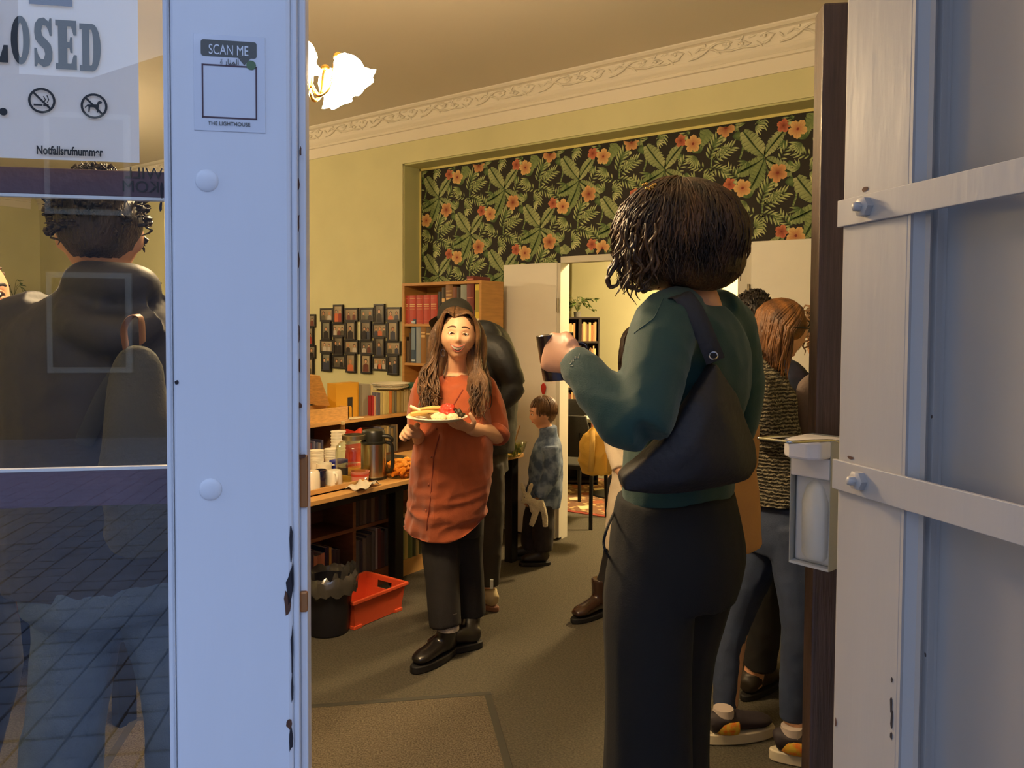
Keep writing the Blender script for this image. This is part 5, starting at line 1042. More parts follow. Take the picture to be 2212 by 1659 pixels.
# ---------------------------------------------------------------- woman in orange
def woman_orange():
    g = Gd(990, 1410); P = Person('smiling woman in an orange tunic shirt holding a plate of food', g)
    fw = (-FW*math.cos(R(24))-RT*math.sin(R(24))); rt = fw.cross(UP)                  # rt = her right
    hc = Q(990, 723, 3.57); hf = (CAMP-hc).normalized(); hup = UP+rt.normalized()*-.0+RT*.06
    nk, ch, wa, pv = Q(986, 802, 3.66), Q(986, 858, 3.66), Q(978, 985, 3.63), Q(974, 1110, 3.64)
    shR, shL = Q(926, 832, 3.60), Q(1052, 820, 3.73); elL, wrL = Q(1076, 938, 3.66), Q(1014, 926, 3.43); elR, wrR = Q(912, 945, 3.66), Q(901, 936, 3.43)
    hiR, knR, anR = Q(950, 1120, 3.62), Q(956, 1258, 3.57), Q(968, 1375, 3.53); hiL, knL, anL = Q(1005, 1115, 3.67), Q(1012, 1240, 3.71), Q(1018, 1350, 3.77)
    b = MB(); Mx = add_head(b, hc, hf, hup, 1.03, 1)
    limb(b, (hc-UP*.05-FW*-.02, .052), (Q(987, 780, 3.63), .050), (nk, .056), (nk-UP*.03, .07))
    torso(b, [(pv, (.15, .11)), (wa, (.14, .12)), (ch-UP*.02, (.13, .09)), (nk-UP*.03, (.085, .055))], rt)
    limb(b, (shR+UP*-.03, .04), (elR, .040), (wrR, .025)); limb(b, (shL-UP*.05+RT*-.015, .036), (shL.lerp(elL, .6), .042), (elL, .043), (elL.lerp(wrL, .5), .040), (wrL, .026))
    limb(b, (hiR, .08), (knR, .055), (anR, .032)); limb(b, (hiL, .08), (knL, .055), (anL, .032))
    dL = (Q(985, 915, 3.33)-wrL).normalized(); hand(b, wrL, dL, UP*.9-RT*.3, -1, .95, .12, .55, .1)
    dR = (Q(874, 930, 3.37)-wrR).normalized(); hand(b, wrR, dR, -UP*.5+RT*.6-FW*.3, 1, .95, .95, .5, .05)
    me = solid(b, .0048, 2); body = P.part('body', me, SK1); face(P, body, Mx, 1.03, 1, (0, 0), M('brow_brown', srgb(84, 56, 36), .7))
    # tunic
    b = MB(); R3 = rt
    torso(b, [(Q(962, 1175, 3.63), (.222, .155)), (Q(963, 1120, 3.62), (.213, .165)), (Q(972, 1030, 3.60), (.200, .178)), (Q(979, 950, 3.60), (.185, .165)), (Q(984, 880, 3.63), (.166, .125)), (Q(986, 842, 3.66), (.148, .098)), (Q(986, 812, 3.67), (.080, .062))], rt)
    limb(b, (Q(950, 822, 3.63), .05), (shR, .066), (Q(917, 880, 3.62), .074), (Q(912, 930, 3.62), .075))
    limb(b, (Q(1026, 822, 3.70), .05), (Q(1046, 832, 3.72), .060), (Q(1061, 875, 3.70), .066), (Q(1067, 920, 3.66), .070), (Q(1068, 934, 3.645), .066))
    me = solid(b, .008, 4)
    def hz_(q):
        u = (q-np.array(CAMP)) @ np.array(RT); d = (q-np.array(CAMP)) @ np.array(FW); px = 1106+1660*u/d
        return .572+.14*np.clip((px-965)/100, 0, 1)**1.6+.03*np.clip((895-px)/35, 0, 1)
    fold(me, .017, 15, 3, (1, 1, .5)); fold(me, .010, 30, 8, (.8, .8, 2.2), True, lambda q: np.clip((1.02-q[:, 2])/.25, .15, 1)); fold(me, .006, 55, 5, (1, 1, .6))
    hem(me, hz_); m_sh = M('orange_linen', srgb(162, 76, 36), .85, bump=.25, bs=420, var=.06, vs_=12, sheen=.2)
    sh = P.part('shirt', me, m_sh)
    # button placket, cuff, buttons
    bv = BVHTree.FromObject(sh, bpy.context.evaluated_depsgraph_get())
    def onshirt(x, y, off=.002):
        o = CAMP-P.o; r = Ray(x, y); h = bv.ray_cast(o, r.normalized()); return (h[0] if h[0] is not None else Q(x, y, 3.45)-P.o)-r.normalized()*off
    line = [(1000, 842), (984, 868), (962, 905), (948, 945), (938, 985), (934, 1030), (930, 1080), (924, 1120), (922, 1146)]
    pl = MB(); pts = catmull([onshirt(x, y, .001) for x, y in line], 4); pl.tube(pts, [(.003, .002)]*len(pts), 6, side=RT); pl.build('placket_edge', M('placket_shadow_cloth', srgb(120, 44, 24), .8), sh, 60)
    for x, y in ((953, 870), (935, 925), (924, 985), (918, 1045), (912, 1100)):
        q = onshirt(x+8, y+2, .002); MB().ell(q, (.005, .005, .005), None, 8, 6).build('button', M('button_rust', srgb(150, 70, 40), .4), sh, 180)
    b = MB(); c0, c1 = Q(1071, 931, 3.65), Q(1067, 944, 3.625); b.tube([c0, c0.lerp(c1, .5), c1], [.072, .075, .072], 22); mm = solid(b, .007, 3); fold(mm, .003, 30, 9); P.part('cuff', mm, m_sh, sh)
    # collar
    # trousers
    b = MB(); torso(b, [(pv+UP*.06, (.15, .12)), (pv, (.16, .125)), (pv-UP*.09, (.16, .12))], rt)
    limb(b, (hiR, .09), (Q(953, 1200, 3.59), .088), (knR, .080), (Q(960, 1320, 3.55), .076), (Q(963, 1352, 3.54), .074)); limb(b, (hiL, .09), (Q(1005, 1190, 3.69), .085), (knL, .078), (Q(1015, 1300, 3.74), .074), (Q(1016, 1325, 3.75), .074))
    me = solid(b, .009, 3); fold(me, .008, 22, 4, (1, 1, .4)); P.part('trousers', me, M('black_trousers', srgb(26, 22, 24), .85, bump=.15, bs=300))
    m_boot = M('black_boot_leather', srgb(30, 26, 26), .28, coat=.3); m_sole = M('black_sole', srgb(20, 18, 18), .7)
    for an, hl, to in ((anR, Gd(980, 1412), Gd(893, 1456)), (anL, Gd(1038, 1398), Gd(985, 1406))):
        hl2 = hl; to2 = to; shoe(P, hl2, hl2+(to2-hl2).normalized()*.27, .10, .085, (m_boot, m_sole), shaft=.17, ank=(an.x, an.y, 0), name='boot', sole_h=.035)
        b = MB(); b.tube([V((an.x, an.y, .15)), V((an.x, an.y, .20)), V((an.x, an.y, .235))], [.052, .050, .050], 16); P.mb('sock', b, M('grey_sock', srgb(150, 140, 134), .9, bump=.3, bs=200))
    # hair
    rnd = random.Random(12); R3 = Mx.to_3x3(); paths = []; hr = M_hair('long_brown_hair', (64, 42, 26), (126, 90, 56))
    shell = MB(); shell.ell(Mx @ V((0, -.016, .022)), (.087, .101, .106), R3, 22, 14)
    for q in (-1, 1): ctube(shell, [Mx @ V((q*.05, -.03, .05)), Mx @ V((q*.082, -.02, -.02)), Mx @ V((q*.092, -.03, -.12)), Mx @ V((q*.10, -.02, -.22))], [(.035, .05), (.022, .055), (.03, .05), (.028, .03)], 5, 12, side=R3 @ V((0, 1, 0)))
    sm_ = solid(shell, .006, 3)
    # leave the face free
    inv = Mx.inverted()
    def faceside(q):
        a = np.c_[q, np.ones(len(q))] @ np.array(inv).T; return (a[:, 1] > .045) & (a[:, 2] < .064-.35*np.abs(a[:, 0]+.0)) & (np.abs(a[:, 0]) < .070) | ((a[:, 1] > .02) & (a[:, 2] < .03) & (np.abs(a[:, 0]) < .058))
    cut(sm_, faceside); hair = P.part('hair', sm_, hr)
    part_x = .022       # parting towards her left
    for i in range(440):
        q = -1 if i % 2 else 1; t0 = rnd.uniform(-.075, .074); root = V((part_x*(1 if t0 > -.05 else .3)+q*.002, t0, .128-.9*max(0, t0)**2*10-.6*(min(0, t0)**2)*9))
        back = (0.062-t0)/.137                              # 0 front .. 1 back
        out = rnd.uniform(.0, .016); yy = t0*.55-.005-.03*back
        L = rnd.uniform(.15, .27); fr = rnd.uniform(.2, 1)
        wav_ = rnd.uniform(.005, .017); ph = rnd.random()*6.28; om = rnd.uniform(18, 30)
        k1 = V((q*(.052+out*.5)+part_x*.4, t0*.95+.004, .106-.1*abs(t0))); k2 = V((q*(.079+out), yy+.012*(1-back), .035)); k3 = V((q*(.084+out), yy*.8, -.035)); k4 = V((q*(.088+out*1.4+.018*back), yy*.7-.01, -.115))
        ex = q*(.060+.085*fr); k5 = V((ex*1.12, .035-.07*back+.012*rnd.random(), -.12-L*.4)); k6 = V((ex*(.9+.25*rnd.random()), .075-.10*back+.02*rnd.random(), -.12-L*.78)); k7 = V((ex*(.8+.35*rnd.random()), .085-.10*back+.02*rnd.random(), -.12-L))
        pp = catmull([root, k1, k2, k3, k4, k5, k6, k7], 4); pts = []
        for j, p in enumerate(pp):
            t = j/len(pp); a = wav_*max(0, t-.3)*1.6; p = p+V((a*math.sin(om*t+ph), a*.7*math.cos(om*t*.9+ph), 0))
            w_ = Mx @ p
            if p.z < -.10:                                   # drapes in front of the tunic
                lim = nk+fw*(.075+.30*max(0, min(.22, -.10-p.z))*.5); dd = (w_-lim).dot(fw)
                if dd < 0 and back < .75: w_ = w_-fw*dd*min(1, (-.10-p.z)/.08)
            pts.append(w_)
        paths.append((pts, rnd.uniform(.0035, .0075)))
    b = MB(); strands(b, paths, .006); P.mb('hair_locks', b, hr, hair, 180)
    # earring
    e = Mx @ V((.080*-1*-1, .0, -.07)); e = Q(957, 762, 3.56); b = MB(); n = 14; b.tube([e+RT*(.010*math.sin(t))+UP*(.016*math.cos(t)) for t in np.linspace(0, 6.28, n)], .0016, 6); P.mb('earring', b, M('silver_earring', srgb(210, 200, 180), .2, 1))
    # plate with food
    pc = Q(944, 906, 3.345); pl = thing('paper_plate', 'white paper plate piled with food, held by the woman in orange', 'plate', pc)
    tilt = Euler((0, R(3), 0)).to_matrix().to_4x4()
    MB().lathe([(0, -.004), (.095, -.004), (.118, .008), (.134, .012), (.133, .015), (.117, .012), (.093, 0), (0, 0)], 40).build('plate_disc', m_plate, pl, smooth=40)
    def food(name, label, cat, mb, mat, off, rz=0, group=None, smooth=60):
        o = mb.build(name, mat, None, smooth); o.location = pc+V(off); o.rotation_euler = (0, 0, rz); tag(o, label, cat, group); return o
    m_bread = M('bread_stick', srgb(222, 180, 104), .7, bump=.3, bs=80)
    for k, (x, y, z, a, L, lb) in enumerate(((-.055, -.03, .014, .1, .15, 'lowest breadstick at the left of the held plate'), (-.035, .0, .026, .25, .16, 'middle breadstick across the held plate'), (-.03, -.045, .034, -.1, .17, 'front breadstick lying on top of the held plate'), (.0, -.02, .043, .22, .15, 'topmost breadstick pointing at the red salad'))):
        b = MB(); ctube(b, [(-L/2, 0, 0), (-L*.1, .004, .006), (L/2, 0, 0)], [.0065, .0085, .0065], 5, 8); u = RT*x+FW*-y; food('breadstick', lb, 'bread', b, m_bread, (u.x, u.y, z), YAW+a, 'breadsticks on the held plate')
    def blob(name, label, cat, px, py, r, mat, seed, amp=.25):
        b = MB(); b.ell((0, 0, 0), r, None, 36, 24); me = b.mesh(); fold(me, amp*min(r)*.7, 260, seed, ridge=False); o = mesh_obj(name, me, mat); u = RT*px+FW*py; o.location = pc+V((u.x, u.y, r[2]*.75)); tag(o, label, cat)
    blob('rice_mound', 'mound of white rice at the front of the held plate', 'food', .012, -.04, (.034, .03, .020), M('rice_white', srgb(232, 214, 170), .7, bump=.6, bs=160), 3, .2)
    blob('rice_mound', 'smaller mound of rice at the right rim of the held plate', 'food', .07, -.035, (.028, .026, .018), M('rice_white', (1, 1, 1)), 5, .2)
    blob('tomato_salad', 'heap of red tomato salad on the held plate', 'food', .045, .01, (.042, .036, .038), M('tomato_red', srgb(200, 62, 44), .35), 7)
    blob('dark_salad', 'dark leafy salad beside the tomato on the held plate', 'food', .085, .01, (.032, .03, .026), M('dark_leaf', srgb(58, 48, 28), .5), 9, .4)
    blob('lentil_salad', 'brown lentil salad under the breadsticks', 'food', -.01, .0, (.04, .035, .016), M('lentil_brown', srgb(110, 80, 40), .6, bump=.5, bs=140), 11, .2)
    f0, f1 = Q(886, 877, 3.38), Q(932, 897, 3.36); b = MB(); b.tube([f0-pc, (f0-pc).lerp(f1-pc, .6), f1-pc], [(.0065, .0025), (.005, .0025), (.0035, .002)], 8); o = b.build('fork', M('cream_plastic', srgb(238, 226, 190), .4), None, 60); o.location = pc; tag(o, 'cream plastic fork standing in the food on the held plate', 'fork')
woman_orange()
# ---------------------------------------------------------------- woman in teal, seen from behind
def woman_teal():
    D = 1.72; P = Person('woman in a teal sweater seen from behind, raising a cup', Q(1420, 1400, D))
    fw = (FW*math.cos(R(52))-RT*math.sin(R(52))); rt = fw.cross(UP)
    hc = Q(1478, 512, 1.72); hup = UP
    nk = Q(1496, 655, 1.74); ch, wa, pv = Q(1490, 790, 1.74), Q(1465, 1000, 1.75), Q(1464, 1150, 1.75)
    shL, elL, wrL = Q(1432, 706, 1.60), Q(1392, 915, 1.45), Q(1242, 778, 1.60); shR, elR, wrR = Q(1575, 700, 1.88), Q(1590, 900, 1.95), Q(1540, 1000, 2.05)
    hiL, knL = Q(1420, 1190, 1.70), Q(1392, 1660, 1.68); hiR, knR = Q(1505, 1190, 1.84), Q(1440, 1650, 1.84)
    kz = knL.z; anL, anR = V((knL.x-.03, knL.y, .09)), V((knR.x-.02, knR.y, .09))
    b = MB(); Mx = add_head(b, hc, fw, hup, 1.05)
    limb(b, (hc-UP*.06, .06), (Q(1488, 630, 1.74), .056), (nk, .062), (nk-UP*.04, .08)); torso(b, [(pv-UP*.05, (.15, .12)), (pv+UP*.05, (.15, .11)), (wa, (.125, .10)), (ch, (.16, .11)), (nk-UP*.03, (.09, .06))], rt)
    limb(b, (shL, .045), (Q(1405, 830, 1.53), .038), (Q(1376, 905, 1.47), .034), (Q(1310, 856, 1.52), .032), (wrL, .027)); limb(b, (shR, .05), (elR, .036), (wrR, .028))
    limb(b, (hiL, .09), (knL, .06), (anL, .045)); limb(b, (hiR, .09), (knR, .06), (anR, .045))
    hd = (Q(1196, 762, 1.66)-wrL).normalized(); hand(b, wrL, hd, FW*.95+RT*.1, -1, 1.12, .95, .5, .03, None, .22)
    hand(b, wrR, (-UP-RT*.3), -rt, 1, 1, .4)
    me = solid(b, .0055, 2); body = P.part('body', me, SK2)
    b = MB()
    torso(b, [(Q(1464, 1084, 1.75), (.150, .112)), (Q(1466, 1040, 1.75), (.156, .118)), (Q(1475, 930, 1.75), (.155, .12)), (Q(1488, 800, 1.745), (.178, .128)), (Q(1494, 710, 1.74), (.165, .105)), (Q(1496, 662, 1.74), (.088, .072))], rt)
    limb(b, (Q(1470, 676, 1.69), .06), (Q(1438, 704, 1.615), .070), (Q(1418, 800, 1.53), .068), (Q(1398, 890, 1.47), .060), (Q(1386, 925, 1.455), .054))
    limb(b, (Q(1390, 915, 1.455), .055), (Q(1350, 905, 1.475), .057), (Q(1310, 862, 1.51), .052), (Q(1272, 815, 1.555), .044), (Q(1240, 780, 1.60), .0385))
    limb(b, (Q(1540, 676, 1.80), .06), (Q(1572, 706, 1.87), .068), (Q(1592, 800, 1.91), .063), (Q(1592, 905, 1.95), .055), (Q(1545, 985, 2.04), .042))
    me = solid(b, .008, 4); fold(me, .006, 20, 3, (1, 1, .8)); fold(me, .004, 45, 6)
    m_teal = M('teal_jersey', srgb(17, 60, 57), .8, bump=.12, bs=380, sheen=.15); sw = P.part('sweater', me, m_teal)
    # embroidered cuff scribble
    bv = BVHTree.FromObject(sw, bpy.context.evaluated_depsgraph_get())
    def on(x, y, off=.001):
        r = Ray(x, y).normalized(); h = bv.ray_cast(CAMP-P.o, r); return (h[0] if h[0] is not None else Q(x, y, 1.56)-P.o)-r*off
    b = MB(); b.tube([on(x, y) for x, y in ((1230, 787), (1236, 782), (1233, 779), (1240, 780), (1238, 774), (1244, 775), (1243, 770), (1249, 774), (1252, 764))], .0006, 5); b.tube([on(x, y) for x, y in ((1230, 791), (1234, 790), (1238, 789))], .0005, 5); b.build('cuff_stitching', M('white_thread', srgb(220, 214, 190), .6), sw)
    seam = MB(); pts = [on(x, y, .0006) for x, y in ((1370, 720), (1385, 708), (1400, 697), (1413, 686), (1424, 664), (1432, 645))]; seam.tube(catmull(pts, 3), .0014, 5); seam.build('shoulder_seam', m_teal, sw)
    # trousers
    b = MB(); torso(b, [(Q(1464, 1060, 1.75), (.163, .126)), (Q(1466, 1140, 1.75), (.178, .145)), (Q(1466, 1200, 1.75), (.180, .152)), (Q(1458, 1280, 1.75), (.165, .14))], rt)
    limb(b, (Q(1418, 1190, 1.70), .10), (Q(1404, 1300, 1.69), .105), (Q(1400, 1450, 1.68), .100), (Q(1398, 1600, 1.68), .100), (V((knL.x, knL.y, .4)), .105), (V((anL.x, anL.y, .06)), .115))
    limb(b, (Q(1510, 1190, 1.82), .105), (Q(1480, 1300, 1.82), .108), (Q(1456, 1430, 1.82), .098), (Q(1445, 1600, 1.82), .098), (V((knR.x, knR.y, .4)), .10), (V((anR.x, anR.y, .06)), .115))
    me = solid(b, .010, 4); fold(me, .008, 16, 4, (1, 1, .35)); tw = P.part('trousers', me, M('charcoal_trousers', srgb(17, 18, 20), .9, bump=.1, bs=300))
    b = MB(); wb = catmull([Q(1306, 1074, 1.70), Q(1340, 1078, 1.62), Q(1400, 1080, 1.58), Q(1480, 1074, 1.59)], 4)
    bv2 = BVHTree.FromObject(tw, bpy.context.evaluated_depsgraph_get())
    def ont(x, y):
        r = Ray(x, y).normalized(); h = bv2.ray_cast(CAMP-P.o, r); return (h[0] if h[0] is not None else Q(x, y, 1.6)-P.o)-r*.001
    b.tube(catmull([ont(1326, 1108), ont(1312, 1140), ont(1304, 1170), ont(1308, 1190), ont(1316, 1204)], 4), .003, 6); b.build('pocket_edge', M('black_trim', srgb(12, 12, 14), .8), tw)
    for an in (anL, anR):
        hl = V((an.x, an.y, 0))-fw*.07; shoe(P, hl, hl+fw*.26, .10, .08, (M('black_boot_leather', (0, 0, 0)), M('black_sole', (0, 0, 0))), shaft=.12, ank=(an.x, an.y, 0))
    # curly bob
    rnd = random.Random(4); hr = M_hair('dark_curly_hair', (46, 31, 19), (98, 66, 37)); c = Q(1476, 512, 1.72)
    sh = MB(); sh.ell(c+UP*.012, (.124, .128, .118), None, 24, 16); sh.ell(c-UP*.05+RT*.004, (.134, .120, .078), None, 24, 14); sh.ell(c-UP*.03-RT*.055, (.085, .10, .09), None, 18, 12)
    me = solid(sh, .009, 3); fold(me, .010, 26, 7, (1, 1, .4)); hair = P.part('hair', me, hr)
    paths = []
    for i in range(1500):
        az = rnd.uniform(0, 6.283); d = RT*math.cos(az)+FW*math.sin(az); lft = max(0, -d.dot(RT)); x0 = c+UP*.127-RT*.012-FW*.0
        rr = .139+.010*lft+rnd.uniform(-.010, .004); th1 = rnd.uniform(.15, .9); th2 = rnd.uniform(1.75, 2.35)+.12*lft; k = 20; pts = []; am = rnd.uniform(.0008, .0028)*(1+4*lft); om = rnd.uniform(14, 24); ph = rnd.random()*6.28; tn = d.cross(UP)
        dr = rnd.uniform(-.02, .035)+.02*lft; side_twist = rnd.uniform(-.5, .5)
        for j in range(k):
            t = j/(k-1); th = th1+(th2-th1)*t; a2 = side_twist*t; dd = d*math.cos(a2)+tn*math.sin(a2)
            r = rr*(1 if th < 1.57 else 1-.18*(th-1.57)); p = c+dd*(r*math.sin(min(th, 2.0)))+UP*(rr*.90*math.cos(th)-.02*max(0, t-.5)); amp = am*min(1, t*1.6)
            p += tn*(amp*math.sin(om*t+ph))+dd*(amp*math.cos(om*t+ph)+dr*max(0, t-.7)*1.5); pts.append(p)
        paths.append((pts, rnd.uniform(.0022, .0042)))
    # loose curls on the lit side
    for i in range(60):
        x0, y0 = rnd.uniform(1340, 1420), rnd.uniform(470, 560); dd_ = rnd.uniform(1.58, 1.70); L = rnd.uniform(50, 105); am = rnd.uniform(5, 15); ph = rnd.random()*6.28; om = rnd.uniform(6, 11); dx = rnd.uniform(-30, 14)
        paths.append(([Q(x0+dx*t*t+am*t*math.sin(om*t+ph), y0+L*t, dd_+am*.0008*t*math.cos(om*t+ph)) for t in np.linspace(0, 1, 16)], rnd.uniform(.0025, .0055)))
    for pts in ([(1352, 540), (1338, 560), (1328, 580), (1318, 596), (1312, 606), (1320, 618), (1334, 616), (1336, 604)], [(1360, 560), (1350, 590), (1352, 612), (1366, 622), (1378, 612)], [(1385, 575), (1380, 605), (1390, 628), (1404, 624)], [(1345, 520), (1332, 548), (1330, 566), (1318, 580), (1310, 596)], [(1400, 590), (1394, 615), (1382, 630), (1372, 622)]):
        for k in range(4): paths.append((catmull([Q(x+rnd.uniform(-4, 4), y+rnd.uniform(-4, 4), 1.62+.01*k) for x, y in pts], 4), .0038))
    b = MB(); strands(b, paths, .006, 5, .2, .7); P.mb('hair_locks', b, hr, hair, 180)
    cl = MB()
    for i in range(9): q = Q(1390+rnd.uniform(0, 26), 402+rnd.uniform(-6, 8), 1.585); cl.ell(q, (.0035, .0035, .0035), None, 8, 6)
    o = P.mb('hair_clip', cl, m_gold, hair, 180); o['kind'] = 'stuff'
    # shoulder bag
    bg = thing('shoulder_bag', 'black slouchy shoulder bag hanging across the teal woman\'s back', 'bag', Q(1500, 1040, 1.50))
    o_ = bg.location; poly = [(1546, 778, 1.55), (1592, 860, 1.56), (1628, 950, 1.58), (1634, 1000, 1.58), (1616, 1034, 1.57), (1520, 1060, 1.54), (1420, 1070, 1.51), (1345, 1066, 1.505), (1338, 1030, 1.50), (1390, 990, 1.485), (1450, 930, 1.485), (1500, 850, 1.51)]
    b = MB(); cx = Q(1520, 985, 1.53); ring = [Q(x, y, d) for x, y, d in poly]; n = len(ring); ts = FW
    vs = [p-ts*.012 for p in ring]+[p+ts*.05 for p in ring]+[p.lerp(cx, .45)-ts*.048 for p in ring]+[p.lerp(cx, .45)+ts*.07 for p in ring]+[cx-ts*.062, cx+ts*.075]
    fs = []
    for i in range(n):
        j = (i+1) % n; fs += [(i, j, n+j, n+i), (2*n+i, 2*n+j, j, i), (n+i, n+j, 3*n+j, 3*n+i), (4*n, 2*n+j, 2*n+i), (4*n+1, 3*n+i, 3*n+j)]
    b.add(vs, fs); me = solid(b, .008, 8); fold(me, .006, 22, 5, (1, 1, 1)); m_bag = M('black_nylon', srgb(27, 28, 34), .6, bump=.2, bs=90); mesh_obj('bag_body', me, m_bag, bg, o_)
    b = MB(); sp_ = [(1444, 652, 1.60), (1470, 640, 1.575), (1492, 660, 1.565), (1515, 705, 1.555), (1538, 760, 1.55), (1546, 780, 1.55)]; b.tube(catmull([Q(*p) for p in sp_], 5), [(.020, .004)]*26, 8, side=RT+UP*.3); b.build('strap', m_bag, bg, 60, org=o_)
    b = MB(); b.tube([Q(1541+9*math.cos(t), 768+8*math.sin(t), 1.535) for t in np.linspace(0, 6.28, 14)], .002, 6); b.build('ring', M('nickel', srgb(200, 200, 196), .15, 1), bg, 60, org=o_)
    # cup
    mc_ = Q(1203, 770, 1.70); cu = thing('mug', 'dark brown glazed mug raised in the teal woman\'s hand', 'cup', mc_, YAW)
    rm = Euler((0, R(-6), 0)).to_matrix(); m_mug = M('brown_glaze', srgb(52, 34, 32), .2, coat=.4)
    MB().lathe([(0, -.052), (.034, -.052), (.036, -.046), (.042, .048), (.040, .05), (.037, .046), (.032, -.044), (0, -.046)], 26, (0, 0, 0), rm).build('bowl', m_mug, cu, smooth=40)
    hd_ = MB(); ctube(hd_, [(.036, -.004, .03), (.062, -.01, .026), (.066, -.012, -.01), (.05, -.01, -.034), (.034, -.004, -.034)], [.005]*5, 4, 8); hd_.build('handle', m_mug, cu, smooth=60)
woman_teal()
# ---------------------------------------------------------------- boy with the plush toy
def boy():
    P = Person('small boy in a blue patterned jacket holding a white plush toy', Gd(1162, 1215)); d = 5.05
    fw = (-RT*.96-FW*.10+RT*0).normalized(); rt = fw.cross(UP)
    hc = Q(1172, 893, d); b = MB(); Mx = add_head(b, hc, fw-UP*.12, UP, .90, 0, 1)
    nk, ch, pv = Q(1183, 938, d), Q(1182, 985, d), Q(1172, 1085, d)
    shN, elN, wrN = Q(1190, 965, d-.11), Q(1188, 1030, d-.14), Q(1162, 1074, d-.14); shF, elF, wrF = Q(1180, 965, d+.11), Q(1160, 1030, d+.14), Q(1146, 1070, d+.05)
    limb(b, (hc-UP*.04, .045), (nk, .045), (nk-UP*.03, .05)); torso(b, [(pv, (.09, .07)), (ch, (.1, .075)), (nk-UP*.02, (.06, .05))], rt)
    limb(b, (shN, .04), (elN, .033), (wrN, .022)); limb(b, (shF, .04), (elF, .033), (wrF, .022)); hand(b, wrN, -UP*.7-RT*.5, -FW*.0-RT*.7+UP*-.3, 1, .62, .7); hand(b, wrF, -UP-RT*.3, -FW, -1, .62, .6)
    hN, kN, aN = Q(1172, 1090, d-.06), Q(1173, 1150, d-.06), Q(1170, 1195, d-.06); hF, kF, aF = Q(1160, 1090, d+.07), Q(1148, 1150, d+.08), Q(1145, 1190, d+.08)
    limb(b, (hN, .06), (kN, .045), (aN, .035)); limb(b, (hF, .06), (kF, .045), (aF, .035))
    me = solid(b, .006, 2); body = P.part('body', me, SK2); face(P, body, Mx, .9, 0, (0, -.1), M('brow_boy', srgb(110, 78, 50), .7))
    b = MB(); torso(b, [(Q(1175, 1092, d), (.115, .112)), (Q(1177, 1060, d), (.118, .115)), (Q(1179, 1010, d), (.125, .112)), (Q(1183, 965, d), (.12, .095)), (Q(1184, 940, d), (.07, .065)), (Q(1182, 922, d), (.065, .062))], rt)
    limb(b, (shN, .055), (Q(1192, 1000, d-.13), .058), (elN, .052), (Q(1170, 1062, d-.15), .044), (Q(1165, 1070, d-.145), .042)); limb(b, (shF, .055), (elF, .05), (Q(1148, 1064, d+.08), .042))
    me = solid(b, .008, 3); fold(me, .007, 30, 4); P.part('jacket', me, M('blue_pattern_cloth', srgb(66, 84, 112), .8, col2=srgb(128, 144, 168), vs_=16, sharp=(.42, .62), bump=.2, bs=200))
    b = MB(); torso(b, [(pv+UP*.05, (.1, .09)), (pv-UP*.04, (.11, .09))], rt); limb(b, (hN, .075), (kN, .072), (Q(1172, 1188, d-.06), .062)); limb(b, (hF, .075), (kF, .072), (Q(1147, 1185, d+.08), .06))
    me = solid(b, .009, 3); fold(me, .006, 30, 6); P.part('trousers', me, M('dark_trousers_boy', srgb(34, 28, 30), .8, var=.3, vs_=30))
    m_b = M('dark_boot', srgb(36, 30, 26), .5); m_s = M('black_sole', (0, 0, 0))
    for an, z in ((aN, -.06), (aF, .08)):
        hl = V((an.x, an.y, 0))-fw*.05; shoe(P, hl, hl+fw*.19, .085, .075, (m_b, m_s), shaft=.13, ank=(an.x, an.y, 0), name='boot', sole_h=.025)
    # hair
    hr = M_hair('boy_brown_hair', (84, 58, 34), (128, 92, 58)); rnd = random.Random(8); R3 = Mx.to_3x3(); sh = MB(); sh.ell(Mx @ V((0, -.014, .018)), (.074, .088, .094), R3, 20, 14); me = solid(sh, .006, 2); inv = Mx.inverted()
    cut(me, lambda q: (lambda a: (a[:, 1] > .038) & (a[:, 2] < .045) | (a[:, 2] < -.045) & (a[:, 1] > -.03))(np.c_[q, np.ones(len(q))] @ np.array(inv).T)); hair = P.part('hair', me, hr); paths = []
    for i in range(220):
        az = rnd.uniform(0, 6.283); th2 = 1.25 if math.cos(az) > .45 else rnd.uniform(1.7, 2.0); pts = []
        for j in range(9):
            t = j/8; th = .1+(th2-.1)*t; pts.append(Mx @ V((.079*math.sin(th)*math.sin(az+.25*t), -.012+.092*math.sin(th)*math.cos(az+.25*t), .020+.092*math.cos(th)+.003*math.sin(t*9+i))))
        paths.append((pts, rnd.uniform(.004, .007)))
    b = MB(); strands(b, paths, .005); P.mb('hair_locks', b, hr, hair, 180)
    # plush toy
    tq = Q(1155, 1085, d-.19); ty_ = thing('plush_toy', 'white plush rabbit dangling from the boy\'s hand', 'toy', tq); m_pl = M('white_plush', srgb(222, 206, 168), .95, bump=1, bs=160, sheen=.5)
    b = MB(); b.ell(Q(1138, 1076, d-.19), (.034, .034, .032), None, 14, 10); b.ell(Q(1130, 1084, d-.2), (.018, .018, .014), None, 10, 8); limb(b, (Q(1133, 1066, d-.18), .012), (Q(1129, 1052, d-.18), .015), (Q(1127, 1042, d-.18), .010)); limb(b, (Q(1142, 1066, d-.2), .012), (Q(1146, 1052, d-.2), .015), (Q(1150, 1044, d-.2), .010))
